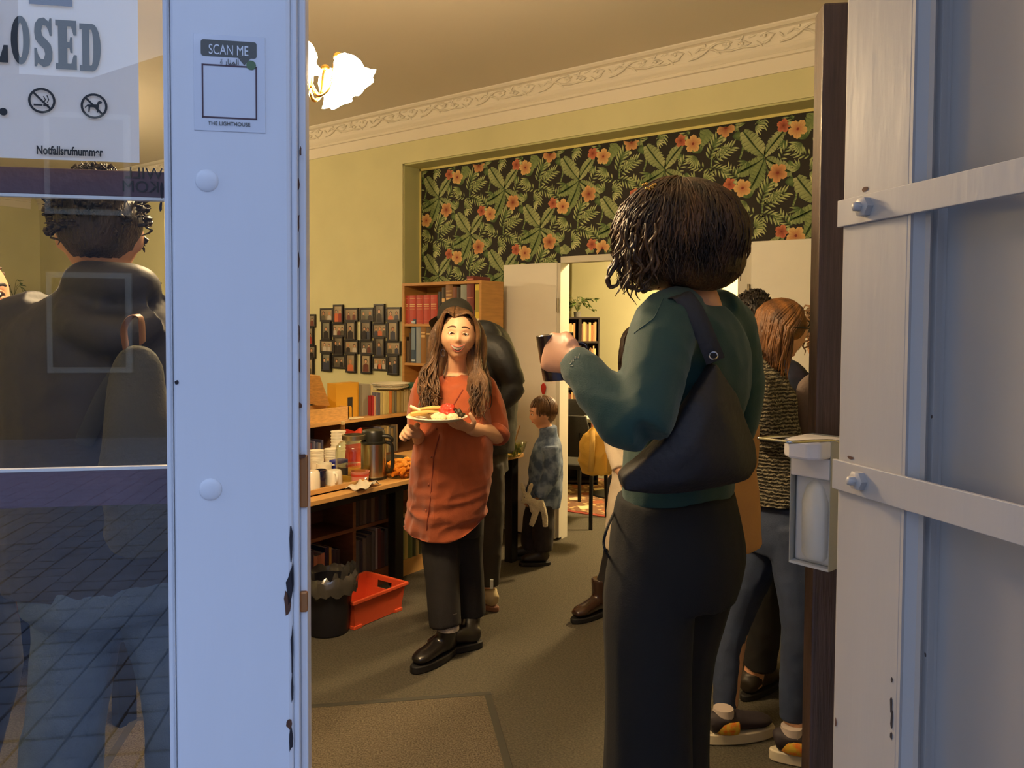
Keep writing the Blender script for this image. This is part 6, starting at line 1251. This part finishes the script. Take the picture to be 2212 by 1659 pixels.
    limb(b, (Q(1142, 1082, d-.19), .024), (Q(1156, 1088, d-.2), .028), (Q(1163, 1100, d-.2), .026)); limb(b, (Q(1160, 1095, d-.2), .022), (Q(1153, 1120, d-.21), .020), (Q(1147, 1136, d-.21), .017)); limb(b, (Q(1168, 1080, d-.2), .018), (Q(1176, 1110, d-.21), .020), (Q(1178, 1138, d-.21), .017)); limb(b, (Q(1148, 1092, d-.2), .016), (Q(1150, 1106, d-.22), .015)); limb(b, (Q(1163, 1098, d-.2), .024), (Q(1168, 1085, d-.2), .02))
    mesh_obj('toy_body', solid(b, .007, 3), m_pl, ty_, ty_.location)
    b = MB()
    for x, y in ((1127, 1080), (1133, 1074)): b.ell(Q(x, y, d-.225), (.003, .003, .003), None, 8, 6)
    b.build('toy_eye', m_lash, ty_, 180, org=ty_.location)
boy()
# ---------------------------------------------------------------- generic standing figures
def figure(label, base, J, fw, skm, top, legs, hair, shoes=None, vox=.008, hs=1, hfw=None, hup=UP, faceon=None, bs=1, topfold=(.008, 18), hem_z=None, hairfn=None, topname='jacket', legname='trousers', handc=.5, seed=3):
    """J: joint -> world point; top/legs: (material, list of tubes) ; tubes are (kind, [(p, r)...])"""
    P = Person(label, base); fw = V(fw).normalized(); rt = fw.cross(UP); b = MB(); Mx = add_head(b, J['head'], hfw if hfw is not None else fw, hup, hs)
    limb(b, (J['head']-V(hup).normalized()*.05, .056), (J['neck'], .054), (J['neck']-UP*.04, .062*bs)); torso(b, [(J['pelvis'], (.14*bs, .10*bs)), (J['pelvis'].lerp(J['neck'], .35), (.125*bs, .095*bs)), (J['pelvis'].lerp(J['neck'], .75), (.14*bs, .09*bs)), (J['neck']-UP*.03, (.075*bs, .052*bs))], rt)
    for sd in 'LR':
        if 'sh'+sd in J:
            limb(b, (J['sh'+sd], .046*bs), (J['el'+sd], .036*bs), (J['wr'+sd], .027)); dv = (J['wr'+sd]-J['el'+sd]).normalized(); hand(b, J['wr'+sd], dv, fw*.5-rt*(1 if sd == 'R' else -1)*.7, 1 if sd == 'R' else -1, 1, handc)
        if 'hi'+sd in J: limb(b, (J['hi'+sd], .08), (J['kn'+sd], .055), (J['an'+sd], .04))
    body = P.part('body', solid(b, vox, 2), skm); P.Mx = Mx; P.body = body; P.hs = hs
    if faceon is not None: face(P, body, Mx, hs, faceon, (0, -.1))
    for name, (mat, tubes), fa in ((topname, top, topfold), (legname, legs, (.006, 22))):
        b = MB()
        for kind, pr_ in tubes:
            if kind == 't': torso(b, pr_, rt)
            else: limb(b, *pr_)
        me = solid(b, vox+.002, 3); fold(me, fa[0], fa[1], seed, (1, 1, .6)); fold(me, fa[0]*.45, fa[1]*2.6, seed+2)
        if name == topname and hem_z is not None: hem(me, hem_z)
        setattr(P, 'top' if name == topname else 'legs', P.part(name, me, mat))
    for sd in 'LR':
        if shoes and 'an'+sd in J:
            a = J['an'+sd]; f2 = J.get('ft'+sd, fw); f2 = V((f2.x, f2.y, 0)).normalized(); hl = V((a.x, a.y, 0))-f2*.065; shoe(P, hl, hl+f2*.265, .098, .085, shoes, shaft=J.get('shaft', .11), ank=(a.x, a.y, 0))
    hr, fn = hair; rnd = random.Random(seed); fn(P, Mx, hr, rnd); return P
def short_hair(P, Mx, hr, rnd, n=200, curl=.004, L=.028, crop=None, lift=.006):
    R3 = Mx.to_3x3(); s = MB(); s.ell(Mx @ V((0, -.02, .028)), (.084*P.hs, .096*P.hs, .098*P.hs), R3, 22, 14); me = solid(s, .007, 2); fold(me, .004, 60, 3); inv = Mx.inverted()
    cut(me, lambda q: (lambda a: (a[:, 1] > .045) & (a[:, 2] < .055) | (a[:, 2] < -.04) & (a[:, 1] > -.04) | (a[:, 2] < -.06))(np.c_[q, np.ones(len(q))] @ np.array(inv).T)); hair = P.part('hair', me, hr); pts_ = []
    for i in range(n):
        az = rnd.uniform(0, 6.28); th = rnd.uniform(0, 1.25 if math.cos(az) > .3 else 1.95); n_ = V((math.sin(th)*math.sin(az), math.sin(th)*math.cos(az), math.cos(th))); p0 = V((.084*n_.x*P.hs, -.02+.095*n_.y*P.hs, .028+.097*n_.z*P.hs)); tg_ = V((rnd.uniform(-1, 1), rnd.uniform(-1, 1), rnd.uniform(-1, .6))); tg_ -= n_*tg_.dot(n_); q = []
        for j in range(6):
            t = j/5; q.append(Mx @ (p0+tg_*L*t*.8+n_*(lift*math.sin(t*2.6)+curl*math.sin(t*8+i))))
        pts_.append((q, rnd.uniform(.003, .006)))
    b = MB(); strands(b, pts_, .005); P.mb('hair_locks', b, hr, hair, 180)
def long_hair(P, Mx, hr, rnd, n=140, L=.22, wv=.008, azr=(.75, 5.53)):
    R3 = Mx.to_3x3(); s = MB(); s.ell(Mx @ V((0, -.02, .02)), (.086, .098, .104), R3, 22, 14); me = solid(s, .008, 3); inv = Mx.inverted()
    cut(me, lambda q: (lambda a: (a[:, 1] > .042) & (a[:, 2] < .058))(np.c_[q, np.ones(len(q))] @ np.array(inv).T)); hair = P.part('hair', me, hr); pp = []
    for i in range(n):
        az = rnd.uniform(*azr); ph = rnd.random()*6; pts = []; l_ = L*rnd.uniform(.7, 1.1)
        for j in range(12):
            t = j/11
            if t < .5: th = .1+(1.75-.1)*t*2; p = Mx @ V((.090*math.sin(th)*math.sin(az), -.018+.102*math.sin(th)*math.cos(az), .02+.106*math.cos(th)))
            else: p = pts[-1]+(-UP*.8-(R3 @ UP)*.2).normalized()*(l_/6)+RT*(wv*math.sin(t*14+ph))+FW*(wv*math.cos(t*13+ph))
            pts.append(p)
        pp.append((pts, rnd.uniform(.005, .009)))
    b = MB(); strands(b, pp, .007); P.mb('hair_locks', b, hr, hair, 180)
def stand(d, px, base_y=None): pass
m_bsole = M('black_sole', (0, 0, 0)); m_wsole = M('cream_sole', srgb(206, 192, 160), .7)
# man in the black cap bending over the table
def man_cap():
    d = 4.22; fw = (-RT*.72+FW*.68)
    J = dict(head=Q(984, 694, d-.05), neck=Q(1018, 716, d-.02), pelvis=Q(1050, 985, d), shL=Q(1000, 745, d+.15), elL=Q(960, 850, d+.15), wrL=Q(920, 900, d+.1), shR=Q(1068, 752, d-.13), elR=Q(1116, 836, d-.12), wrR=Q(1060, 890, d-.2),
             hiL=Q(1035, 1000, d+.1), knL=Q(1048, 1130, d+.12), anL=Q(1046, 1275, d+.12), hiR=Q(1056, 1000, d-.05), knR=Q(1060, 1130, d-.05), anR=Q(1055, 1268, d-.02), ftL=fw, ftR=fw)
    m_j = M('black_shell_jacket', srgb(26, 28, 31), .6, bump=.15, bs=60)
    top = (m_j, [('t', [(Q(1054, 975, d), (.16, .125)), (Q(1058, 900, d), (.17, .13)), (Q(1054, 810, d), (.195, .14)), (Q(1044, 745, d), (.18, .12)), (Q(1022, 716, d), (.09, .08))]), ('l', [(Q(1045, 745, d-.08), .075), (Q(1076, 758, d-.13), .078), (Q(1098, 800, d-.14), .074), (Q(1113, 834, d-.13), .062)]), ('l', [(Q(1114, 832, d-.13), .062), (Q(1095, 858, d-.17), .056), (Q(1066, 888, d-.2), .045)]), ('l', [(Q(1005, 745, d+.14), .07), (Q(962, 850, d+.15), .055), (Q(925, 895, d+.1), .042)]), ('l', [(Q(1020, 712, d+.02), .055), (Q(1048, 720, d-.04), .07), (Q(1070, 738, d-.06), .05)])])
    legs = (M('dark_olive_trousers', srgb(52, 48, 40), .85), [('t', [(Q(1050, 960, d), (.14, .11)), (Q(1048, 1020, d), (.15, .115))]), ('l', [(J['hiL'], .085), (J['knL'], .070), (Q(1047, 1262, d+.12), .058)]), ('l', [(J['hiR'], .085), (J['knR'], .070), (Q(1056, 1262, d-.02), .058)])])
    def cap(P, Mx, hr, rnd):
        b = MB(); R3 = Mx.to_3x3(); b.ell(Mx @ V((0, -.008, .034)), (.092, .108, .092), R3, 22, 14); me = solid(b, .008, 2); inv = Mx.inverted(); hem(me, lambda q: q[:, 2]*0-9); P.part('cap', me, hr)
        b = MB(); ctube(b, [Mx @ V((0, .07, .05)), Mx @ V((0, .13, .045)), Mx @ V((0, .165, .03))], [(.075, .008), (.07, .007), (.04, .005)], 4, 14, side=R3 @ V((1, 0, 0))); P.mb('cap_peak', b, hr, P.root.children[-1])
    P = figure('man in a black cap and dark jacket bending behind the woman in orange', Gd(1052, 1300), J, fw, SK2, top, legs, (M('black_cap', srgb(38, 36, 30), .85, bump=.1, bs=200), cap), (M('beige_sneaker', srgb(176, 158, 120), .7), M('tan_sole', srgb(120, 80, 60), .7)), hfw=fw-UP*.35)
    for px, py in ((1062, 1262), (1040, 1282)):
        q = Q(px, py, 4.1); P.mb('heel_tab', MB().box(q, (.018, .012, .05), Matrix.Rotation(YAW, 3, 'Z')), M('reflective_tab', srgb(226, 230, 224), .2, .3))
man_cap()
# woman in the knitted cardigan
def woman_cardigan():
    d = 2.88; fw = (RT*.88+FW*.42); hfw = RT*.74-UP*.62+FW*.25; hup = RT*.62+UP*.75
    J = dict(head=Q(1684, 722, d), neck=Q(1652, 785, d), pelvis=Q(1690, 1110, d), hiL=Q(1655, 1130, d+.07), knL=Q(1592, 1330, d+.10), anL=Q(1566, 1565, d+.06), hiR=Q(1712, 1140, d-.07), knR=Q(1728, 1340, d-.12), anR=Q(1716, 1590, d-.14), shR=Q(1642, 835, d-.10), elR=Q(1655, 935, d-.14), wrR=Q(1724, 968, d+.05), shL=Q(1645, 835, d+.12), elL=Q(1680, 925, d+.2), wrL=Q(1728, 950, d+.2))
    m_k = M('chunky_knit', srgb(58, 52, 42), .95, col2=srgb(150, 140, 116), vs_=24, bump=2, bs=24, sharp=(.25, .7), kind='wave')
    for _w in m_k.node_tree.nodes:
        if _w.type == 'TEX_WAVE': _w.bands_direction = 'Z'; _w.inputs['Distortion'].default_value = 5; _w.inputs['Detail Scale'].default_value = 3
    top = (m_k, [('t', [(Q(1664, 1082, d), (.175, .118)), (Q(1658, 1020, d), (.17, .112)), (Q(1644, 930, d), (.165, .102)), (Q(1640, 850, d), (.165, .092)), (Q(1644, 808, d), (.12, .085)), (Q(1650, 776, d), (.080, .076))]), ('l', [(Q(1640, 822, d-.10), .066), (Q(1646, 880, d-.14), .066), (Q(1655, 935, d-.14), .060)]), ('l', [(Q(1655, 938, d-.14), .058), (Q(1695, 960, d-.05), .052), (Q(1722, 968, d+.04), .043)]), ('l', [(Q(1648, 825, d+.12), .066), (Q(1680, 925, d+.2), .055), (Q(1725, 950, d+.2), .043)])])
    legs = (M('blue_denim', srgb(48, 60, 88), .8, var=.18, vs_=9, bump=.15, bs=300), [('t', [(Q(1690, 1080, d), (.15, .12)), (Q(1692, 1150, d), (.165, .135)), (Q(1692, 1190, d), (.15, .125))]), ('l', [(J['hiL'], .09), (Q(1622, 1240, d+.08), .082), (J['knL'], .060), (Q(1570, 1420, d+.09), .058), (Q(1566, 1535, d+.06), .042)]), ('l', [(J['hiR'], .095), (Q(1722, 1240, d-.1), .086), (J['knR'], .066), (Q(1722, 1440, d-.13), .060), (Q(1712, 1556, d-.14), .044)])])
    P = figure('woman in a chunky grey knitted cardigan and jeans, looking down', Gd(1650, 1610), J, fw, SK1, top, legs, (M_hair('auburn_hair', (74, 46, 26), (150, 98, 48)), lambda *a: long_hair(*a, n=230, L=.17, wv=.003, azr=(1.5, 4.78))), None, hfw=hfw, hup=hup, faceon=0, vox=.006, bs=.74)
    # sunglasses on her head
    Mx = P.Mx; b = MB(); R3 = Mx.to_3x3()
    for q in (-1, 1): b.tube([Mx @ V((q*.034+.026*math.cos(t), .075, .098+.022*math.sin(t))) for t in np.linspace(0, 6.28, 14)], .003, 6); b.tube([Mx @ V((q*.06, .072, .10)), Mx @ V((q*.093, .02, .065)), Mx @ V((q*.092, -.03, .03))], .0026, 6)
    o = b.build('sunglasses', M('dark_acetate', srgb(30, 24, 22), .2), None, 60); tag(o, 'dark sunglasses pushed up on the cardigan woman\'s hair', 'glasses')
    ft = (RT*.93+FW*.25).normalized(); ft2 = (RT*.85-FW*.15).normalized(); m_up = M('dark_runner', srgb(46, 38, 44), .7); m_ws = M('white_midsole', srgb(214, 200, 172), .6); m_hc = M('orange_pattern_heel', srgb(232, 120, 36), .5, col2=srgb(214, 176, 60), vs_=60, sharp=(.4, .6))
    for heel, f2, an in ((Gd(1528, 1606), ft, J['anL']), (Gd(1668, 1640), ft2, J['anR'])):
        so = shoe(P, heel, heel+f2*.27, .095, .075, (m_up, m_ws), shaft=.105, ank=((heel+f2*.06).x, (heel+f2*.06).y, 0), sole_h=.042)
        b = MB(); sd = f2.cross(UP); c_ = heel+f2*.055+UP*.068
        pts = [c_+f2*(.075-.01)*-0+f2*(-.062*math.cos(t)+.03)+sd*(.047*math.sin(t)) for t in np.linspace(-1.9, 1.9, 13)]; b.tube(pts, [(.024, .007)]*13, 8, side=UP); b.build('heel_counter', m_hc, so, 60, org=P.o)
        b = MB(); k = heel+f2*.065; b.tube([V((k.x, k.y, .10)), V((k.x, k.y, .128))], [.041, .037], 16); b.build('ankle_sock', M('pale_sock', srgb(186, 170, 160), .9), P.root, 60, org=P.o)
woman_cardigan()
def navy():
    d = 3.22; fw = RT*.75+FW*.66
    J = dict(head=Q(1634, 694, d), neck=Q(1640, 770, d), pelvis=Q(1650, 1060, d), hiL=Q(1625, 1080, d+.1), knL=Q(1622, 1300, d+.1), anL=Q(1545, 1440, d+.25), hiR=Q(1655, 1080, d-.05), knR=Q(1650, 1300, d-.05), anR=Q(1625, 1480, d-.02), shR=Q(1680, 830, d-.1), elR=Q(1712, 910, d-.05), wrR=Q(1760, 930, d+.12), shL=Q(1670, 825, d+.2), elL=Q(1720, 905, d+.3), wrL=Q(1770, 925, d+.3))
    top = (M('navy_quilted', srgb(34, 42, 66), .45, bump=.1, bs=60), [('t', [(Q(1652, 1060, d), (.18, .15)), (Q(1655, 960, d), (.19, .16)), (Q(1668, 850, d), (.20, .15)), (Q(1655, 785, d), (.10, .09))])]+[('l', [(Q(1690, 815+k*24, d-.09), .062), (Q(1694+k*2, 828+k*24, d-.09), .074), (Q(1698+k*2, 840+k*24, d-.09), .062)]) for k in range(5)]+[('l', [(Q(1710, 915, d-.06), .066), (Q(1735, 925, d+.04), .058), (Q(1760, 930, d+.11), .045)])])
    legs = (M('black_jeans', srgb(24, 22, 24), .85), [('t', [(Q(1650, 1030, d), (.15, .12)), (Q(1648, 1110, d), (.16, .125))]), ('l', [(J['hiL'], .09), (J['knL'], .07), (Q(1560, 1420, d+.24), .055)]), ('l', [(J['hiR'], .095), (J['knR'], .078), (Q(1640, 1440, d-.03), .068)])])
    figure('dark haired person in a navy quilted jacket behind the cardigan woman', Gd(1600, 1500), J, fw, SK2, top, legs, (M_hair('black_hair', (26, 20, 18), (48, 36, 28)), short_hair), (M('brown_black_shoe', srgb(50, 42, 34), .5), m_bsole), topfold=(.004, 30))
navy()
def grey_curly():
    d = 3.06; fw = -RT*.4+FW*.9
    J = dict(head=Q(1792, 742, d), neck=Q(1804, 800, d), pelvis=Q(1810, 1120, d), shL=Q(1752, 850, d), elL=Q(1742, 940, d+.05), wrL=Q(1790, 960, d+.2), shR=Q(1870, 850, d+.1), elR=Q(1880, 960, d), wrR=Q(1860, 1000, d+.1), hiL=Q(1790, 1140, d), knL=Q(1792, 1350, d), anL=Q(1792, 1540, d), hiR=Q(1830, 1140, d+.05), knR=Q(1832, 1350, d), anR=Q(1832, 1540, d))
    top = (M('grey_brown_knit', srgb(120, 106, 100), .9, bump=.2, bs=120), [('t', [(Q(1808, 1130, d), (.17, .13)), (Q(1808, 1000, d), (.17, .13)), (Q(1808, 870, d), (.185, .13)), (Q(1808, 800, d), (.08, .07))]), ('l', [(Q(1775, 838, d), .075), (Q(1748, 870, d), .075), (Q(1740, 935, d+.04), .064)]), ('l', [(Q(1740, 935, d+.04), .062), (Q(1770, 955, d+.1), .052), (Q(1790, 960, d+.19), .045)]), ('l', [(Q(1850, 838, d+.1), .07), (Q(1880, 960, d), .055)])])
    legs = (M('black_jeans', (0, 0, 0)), [('t', [(Q(1810, 1100, d), (.15, .12)), (Q(1810, 1170, d), (.16, .12))]), ('l', [(J['hiL'], .09), (J['knL'], .07), (J['anL'], .05)]), ('l', [(J['hiR'], .09), (J['knR'], .07), (J['anR'], .05)])])
    figure('curly haired person in a grey brown top, half hidden by the dark post', Gd(1812, 1560), J, fw, SK1, top, legs, (M_hair('light_curly_hair', (112, 82, 52), (160, 122, 84)), lambda *a: short_hair(*a, n=320, curl=.014, L=.10, lift=.03)), (M('brown_black_shoe', (0, 0, 0)), m_bsole))
grey_curly()
def hidden_cream():
    d = 4.12; fw = -FW*.8+RT*.6
    J = dict(head=Q(1386, 752, d), neck=Q(1386, 810, d), pelvis=Q(1370, 1010, d), hiL=Q(1400, 1030, d), knL=Q(1400, 1170, d), anL=Q(1400, 1300, d), hiR=Q(1345, 1030, d), knR=Q(1330, 1170, d), anR=Q(1296, 1300, d), ftR=-RT*.6-FW*.5, shR=Q(1330, 850, d), elR=Q(1322, 950, d), wrR=Q(1340, 1020, d-.1), shL=Q(1440, 850, d), elL=Q(1450, 950, d), wrL=Q(1450, 1030, d), shaft=.2)
    top = (M('cream_wool_coat', srgb(226, 208, 180), .9, bump=.2, bs=120), [('t', [(Q(1368, 1180, d), (.175, .14)), (Q(1372, 1080, d), (.165, .13)), (Q(1380, 960, d), (.15, .12)), (Q(1385, 860, d), (.16, .11)), (Q(1386, 825, d), (.08, .07))]), ('l', [(Q(1345, 850, d), .065), (Q(1325, 950, d), .055), (Q(1338, 1015, d-.1), .045)]), ('l', [(Q(1430, 850, d), .065), (Q(1448, 950, d), .055), (Q(1450, 1020, d), .045)])])
    legs = (M('black_jeans', (0, 0, 0)), [('t', [(Q(1370, 1000, d), (.13, .1)), (Q(1370, 1060, d), (.14, .1))]), ('l', [(J['hiL'], .08), (J['knL'], .06), (J['anL'], .045)]), ('l', [(J['hiR'], .08), (J['knR'], .06), (J['anR'], .045)])])
    figure('person with long dark hair and a cream coat, beyond the teal woman', Gd(1340, 1335), J, fw, SK1, top, legs, (M_hair('dark_long_hair', (40, 28, 22), (64, 44, 32)), lambda *a: long_hair(*a, n=110, L=.24)), (M('brown_boot', srgb(56, 36, 28), .25, coat=.3), m_bsole), topname='coat', faceon=0)
hidden_cream()
def tan_coat():
    d = 2.45; fw = FW*.9+RT*.3
    J = dict(head=Q(1486, 668, d), neck=Q(1492, 745, d), pelvis=Q(1492, 1080, d), hiL=Q(1455, 1090, d), knL=Q(1452, 1400, d), anL=Q(1450, 1690, d), hiR=Q(1500, 1090, d+.03), knR=Q(1490, 1400, d), anR=Q(1485, 1690, d), shL=Q(1400, 800, d), elL=Q(1400, 950, d), wrL=Q(1420, 1060, d+.1), shR=Q(1590, 785, d), elR=Q(1606, 950, d), wrR=Q(1590, 1070, d+.1))
    top = (M('tan_wool_coat', srgb(176, 130, 84), .9, bump=.2, bs=120), [('t', [(Q(1540, 1190, d), (.15, .13)), (Q(1520, 1080, d), (.17, .14)), (Q(1500, 950, d), (.175, .14)), (Q(1496, 820, d), (.19, .12)), (Q(1494, 755, d), (.08, .07))]), ('l', [(Q(1560, 790, d), .072), (Q(1588, 850, d), .066), (Q(1602, 950, d), .056), (Q(1592, 1060, d+.1), .045)]), ('l', [(Q(1425, 800, d), .07), (Q(1405, 950, d), .056), (Q(1422, 1050, d+.1), .045)])])
    legs = (M('black_jeans', (0, 0, 0)), [('t', [(Q(1490, 1050, d), (.13, .11)), (Q(1485, 1140, d), (.14, .11))]), ('l', [(J['hiL'], .075), (J['knL'], .06), (J['anL'], .045)]), ('l', [(J['hiR'], .075), (J['knR'], .06), (J['anR'], .045)])])
    figure('person in a tan coat standing directly in front of the teal woman', (J['anR'].x, J['anR'].y), J, fw, SK1, top, legs, (M_hair('dark_long_hair', (0, 0, 0), (0, 0, 0)), short_hair), (M('brown_black_shoe', (0, 0, 0)), m_bsole), topname='coat')
tan_coat()
# man in the dark rain jacket behind the left pane
def man_left():
    d = 1.72; fw = FW*.95-RT*.30
    J = dict(head=Q(218, 505, d), neck=Q(232, 612, d), pelvis=Q(255, 1240, d), shL=Q(30, 730, d-.03), elL=Q(20, 980, d+.02), wrL=Q(60, 1130, d+.18), shR=Q(425, 715, d+.08), elR=Q(470, 960, d+.1), wrR=Q(430, 1120, d+.25), hiL=Q(175, 1290, d), knL=Q(140, 1650, d-.03), hiR=Q(335, 1290, d+.05), knR=Q(390, 1650, d+.03))
    J['anL'] = V((J['knL'].x, J['knL'].y, .09)); J['anR'] = V((J['knR'].x, J['knR'].y, .09))
    m_j = M('dark_rain_jacket', srgb(50, 48, 52), .6, bump=.15, bs=40)
    top = (m_j, [('t', [(Q(240, 1262, d), (.215, .15)), (Q(240, 1120, d), (.222, .155)), (Q(240, 930, d), (.222, .15)), (Q(238, 770, d), (.225, .14)), (Q(234, 690, d), (.20, .115)), (Q(232, 625, d), (.09, .085))]), ('l', [(Q(110, 690, d), .08), (Q(40, 735, d), .085), (Q(12, 860, d), .078), (Q(14, 980, d+.03), .068)]), ('l', [(Q(14, 980, d+.03), .066), (Q(40, 1070, d+.1), .058), (Q(58, 1125, d+.17), .048)]), ('l', [(Q(355, 685, d+.05), .08), (Q(425, 730, d+.08), .085), (Q(468, 950, d+.1), .066), (Q(432, 1110, d+.24), .05)]), ('l', [(Q(168, 622, d-.02), .042), (Q(200, 612, d-.07), .050), (Q(245, 612, d-.09), .054), (Q(295, 612, d-.07), .050), (Q(318, 622, d), .042)]), ('l', [(Q(140, 670, d-.05), .045), (Q(190, 705, d-.11), .05), (Q(260, 725, d-.12), .052), (Q(335, 690, d-.06), .045)])])
    legs = (M('grey_blue_denim', srgb(84, 102, 124), .8, var=.2, vs_=8, bump=.2, bs=260), [('t', [(Q(252, 1220, d), (.19, .14)), (Q(255, 1280, d), (.195, .15)), (Q(258, 1320, d), (.17, .13))]), ('l', [(Q(175, 1290, d), .095), (Q(165, 1400, d), .090), (Q(150, 1530, d-.02), .083), (Q(135, 1635, d-.03), .086), (V((J['anL'].x, J['anL'].y, .35)), .075), (V((J['anL'].x, J['anL'].y, .07)), .075)]), ('l', [(Q(335, 1290, d+.04), .095), (Q(365, 1400, d+.04), .082), (Q(385, 1540, d+.03), .075), (Q(392, 1640, d+.03), .078), (V((J['anR'].x, J['anR'].y, .35)), .075), (V((J['anR'].x, J['anR'].y, .07)), .075)])])
    P = figure('tall man in a dark hooded jacket, seen from behind through the left pane', (J['anL'].x*.5+J['anR'].x*.5, J['anL'].y*.5+J['anR'].y*.5), J, fw, SK2, top, legs, (M_hair('dark_short_hair', (34, 26, 22), (74, 56, 42)), lambda *a: short_hair(*a, n=330, curl=.008, L=.045, lift=.012)), (M('brown_black_shoe', (0, 0, 0)), m_bsole), vox=.007, hs=1.05, topfold=(.010, 11))
    Mx = P.Mx; b = MB(); b.tube([Mx @ V((-.086, -.02, .012)), Mx @ V((-.087, .05, .012)), Mx @ V((-.074, .09, .008))], .003, 6); o = b.build('spectacles', M('dark_acetate', (0, 0, 0)), None, 60); tag(o, 'dark spectacles worn by the tall man behind the pane', 'glasses')
    bp_ = thing('backpack', 'olive canvas backpack with a tan leather loop on the tall man\'s back', 'backpack', Q(300, 950, 1.52)); b = MB()
    ctube(b, [Q(305, 1180, 1.53), Q(300, 1060, 1.50), Q(295, 930, 1.49), Q(296, 800, 1.51), Q(296, 762, 1.53)], [(.06, .05), (.072, .06), (.068, .06), (.045, .04), (.02, .02)], 6, 18, side=RT); me = solid(b, .009, 4); fold(me, .012, 22, 4); m_cv = M('olive_canvas', srgb(74, 74, 70), .85, bump=.2, bs=150); mesh_obj('pack_body', me, m_cv, bp_, bp_.location)
    b = MB(); b.tube(catmull([Q(272, 750, 1.49), Q(268, 710, 1.47), Q(284, 684, 1.46), Q(304, 690, 1.47), Q(308, 740, 1.49)], 5), [(.012, .003)]*21, 8, side=FW); b.build('leather_loop', M('tan_leather', srgb(150, 100, 66), .45), bp_, 60, org=bp_.location)
    b = MB(); b.tube(catmull([Q(285, 770, 1.50), Q(230, 850, 1.52), Q(180, 960, 1.56)], 5), [(.018, .003)]*11, 8, side=RT+UP*.5); b.build('strap', m_cv, bp_, 60, org=bp_.location)
man_left()
def edge_person():
    d = 1.95; fw = RT*.9+FW*.3
    J = dict(head=Q(-72, 640, d), neck=Q(-80, 730, d), pelvis=Q(-95, 1230, d), shR=Q(-40, 800, d-.16), elR=Q(-60, 1010, d-.18), wrR=Q(-10, 1160, d-.16), shL=Q(-130, 790, d+.16), elL=Q(-120, 1000, d+.2), wrL=Q(-60, 1120, d+.2), hiL=Q(-80, 1260, d+.07), knL=Q(-40, 1520, d+.05), hiR=Q(-70, 1260, d-.06), knR=Q(-30, 1510, d-.06))
    J['anL'] = V((J['knL'].x, J['knL'].y, .09))-RT*.12; J['anR'] = V((J['knR'].x, J['knR'].y, .09))-RT*.16
    top = (M('maroon_jacket', srgb(66, 46, 52), .7, bump=.15, bs=60), [('t', [(Q(-70, 1262, d), (.16, .155)), (Q(-75, 1120, d), (.16, .16)), (Q(-85, 950, d), (.17, .14)), (Q(-85, 820, d), (.18, .12)), (Q(-82, 745, d), (.08, .08))]), ('l', [(Q(-50, 800, d-.14), .075), (Q(-55, 1000, d-.17), .064), (Q(-14, 1150, d-.16), .048)]), ('l', [(Q(-120, 800, d+.14), .075), (Q(-118, 1000, d+.18), .064), (Q(-64, 1110, d+.2), .048)])])
    legs = (M('dark_indigo', srgb(30, 38, 58), .85), [('t', [(Q(-80, 1220, d), (.14, .13)), (Q(-75, 1290, d), (.15, .135))]), ('l', [(J['hiL'], .09), (Q(-40, 1400, d+.05), .085), (J['knL'], .065), (J['anL'], .05)]), ('l', [(J['hiR'], .09), (Q(-36, 1400, d-.06), .085), (J['knR'], .065), (J['anR'], .05)])])
    figure('person in a maroon jacket at the edge of the view, facing the tall man', (J['anR'].x, J['anR'].y), J, fw, SK2, top, legs, (M_hair('mid_brown_hair', (70, 50, 38), (110, 80, 60)), short_hair), (M('brown_black_shoe', (0, 0, 0)), m_bsole), faceon=0)
edge_person()
# ================================================================ LAMPS
m_lamp = M('lit_glass', (1, .735, .41), .4, emit=LAMP_E)
def chandelier(label, loc, rz=0):
    t = thing('chandelier', label, 'chandelier', loc, rz)
    MB().lathe([(.0, 0), (.05, -.005), (.055, -.02), (.02, -.05), (.008, -.06), (.008, -.86), (.02, -.89), (.034, -.94), (.03, -.99), (.012, -1.04), (.016, -1.06), (0, -1.08)], 16, (0, 0, ZC-loc[2])).build('stem', m_gold, t, smooth=60)
    zc = ZC-loc[2]-.945
    for k in range(5):
        a = k*2*math.pi/5; d = V((math.cos(a), math.sin(a), 0))
        arm = MB(); ctube(arm, [V((0, 0, zc))+d*r+UP*z for r, z in ((.02, -.03), (.05, -.08), (.09, -.05), (.105, .02), (.115, .04))], [.006]*5, 5, 8)
        arm.ell(V((0, 0, zc))+d*.115+UP*.04, (.016, .016, .016), None, 10, 6); arm.build('arm', m_gold, t, smooth=60)
        ax = (d*.66-UP*.75).normalized(); rm = UP.rotation_difference(ax).to_matrix(); base = V((0, 0, zc))+d*.115+UP*.04
        sh = MB(); sh.lathe([(.012, .0), (.027, .011), (.042, .036), (.046, .058), (.040, .082), (.048, .104), (.056, .114), (.044, .098), (.0, .09)], 30, base, rm, wob=lambda th, r, z: 1+.16*max(0, (z-.07)/.045)*math.cos(6*th))
        sh.build('glass_shade', m_lamp, t, smooth=70)
    return t
cp = Q(655, 150, 2.5); chandelier('brass chandelier with glowing tulip glass shades beside the white stile', (cp.x, cp.y, 2.45), R(30))
chandelier('added second brass chandelier, out of view, lighting the left end of the room', (-6.6, 2.2, 2.45), R(50))  # copy added out of view as extra light for the room
bl_ = thing('ceiling_lamp', 'round lit ceiling lamp in the back room beyond the doorway', 'lamp', (-2.0, 6.1, 2.8))
MB().lathe([(.05, 0), (.16, -.02), (.17, -.06), (.12, -.11), (0, -.13)], 24).build('globe', M('lit_globe', (1, .72, .38), .4, emit=LAMP2_E), bl_, smooth=60)
MB().lathe([(.06, .0), (.06, -.004)], 20).build('rose', m_white, bl_)
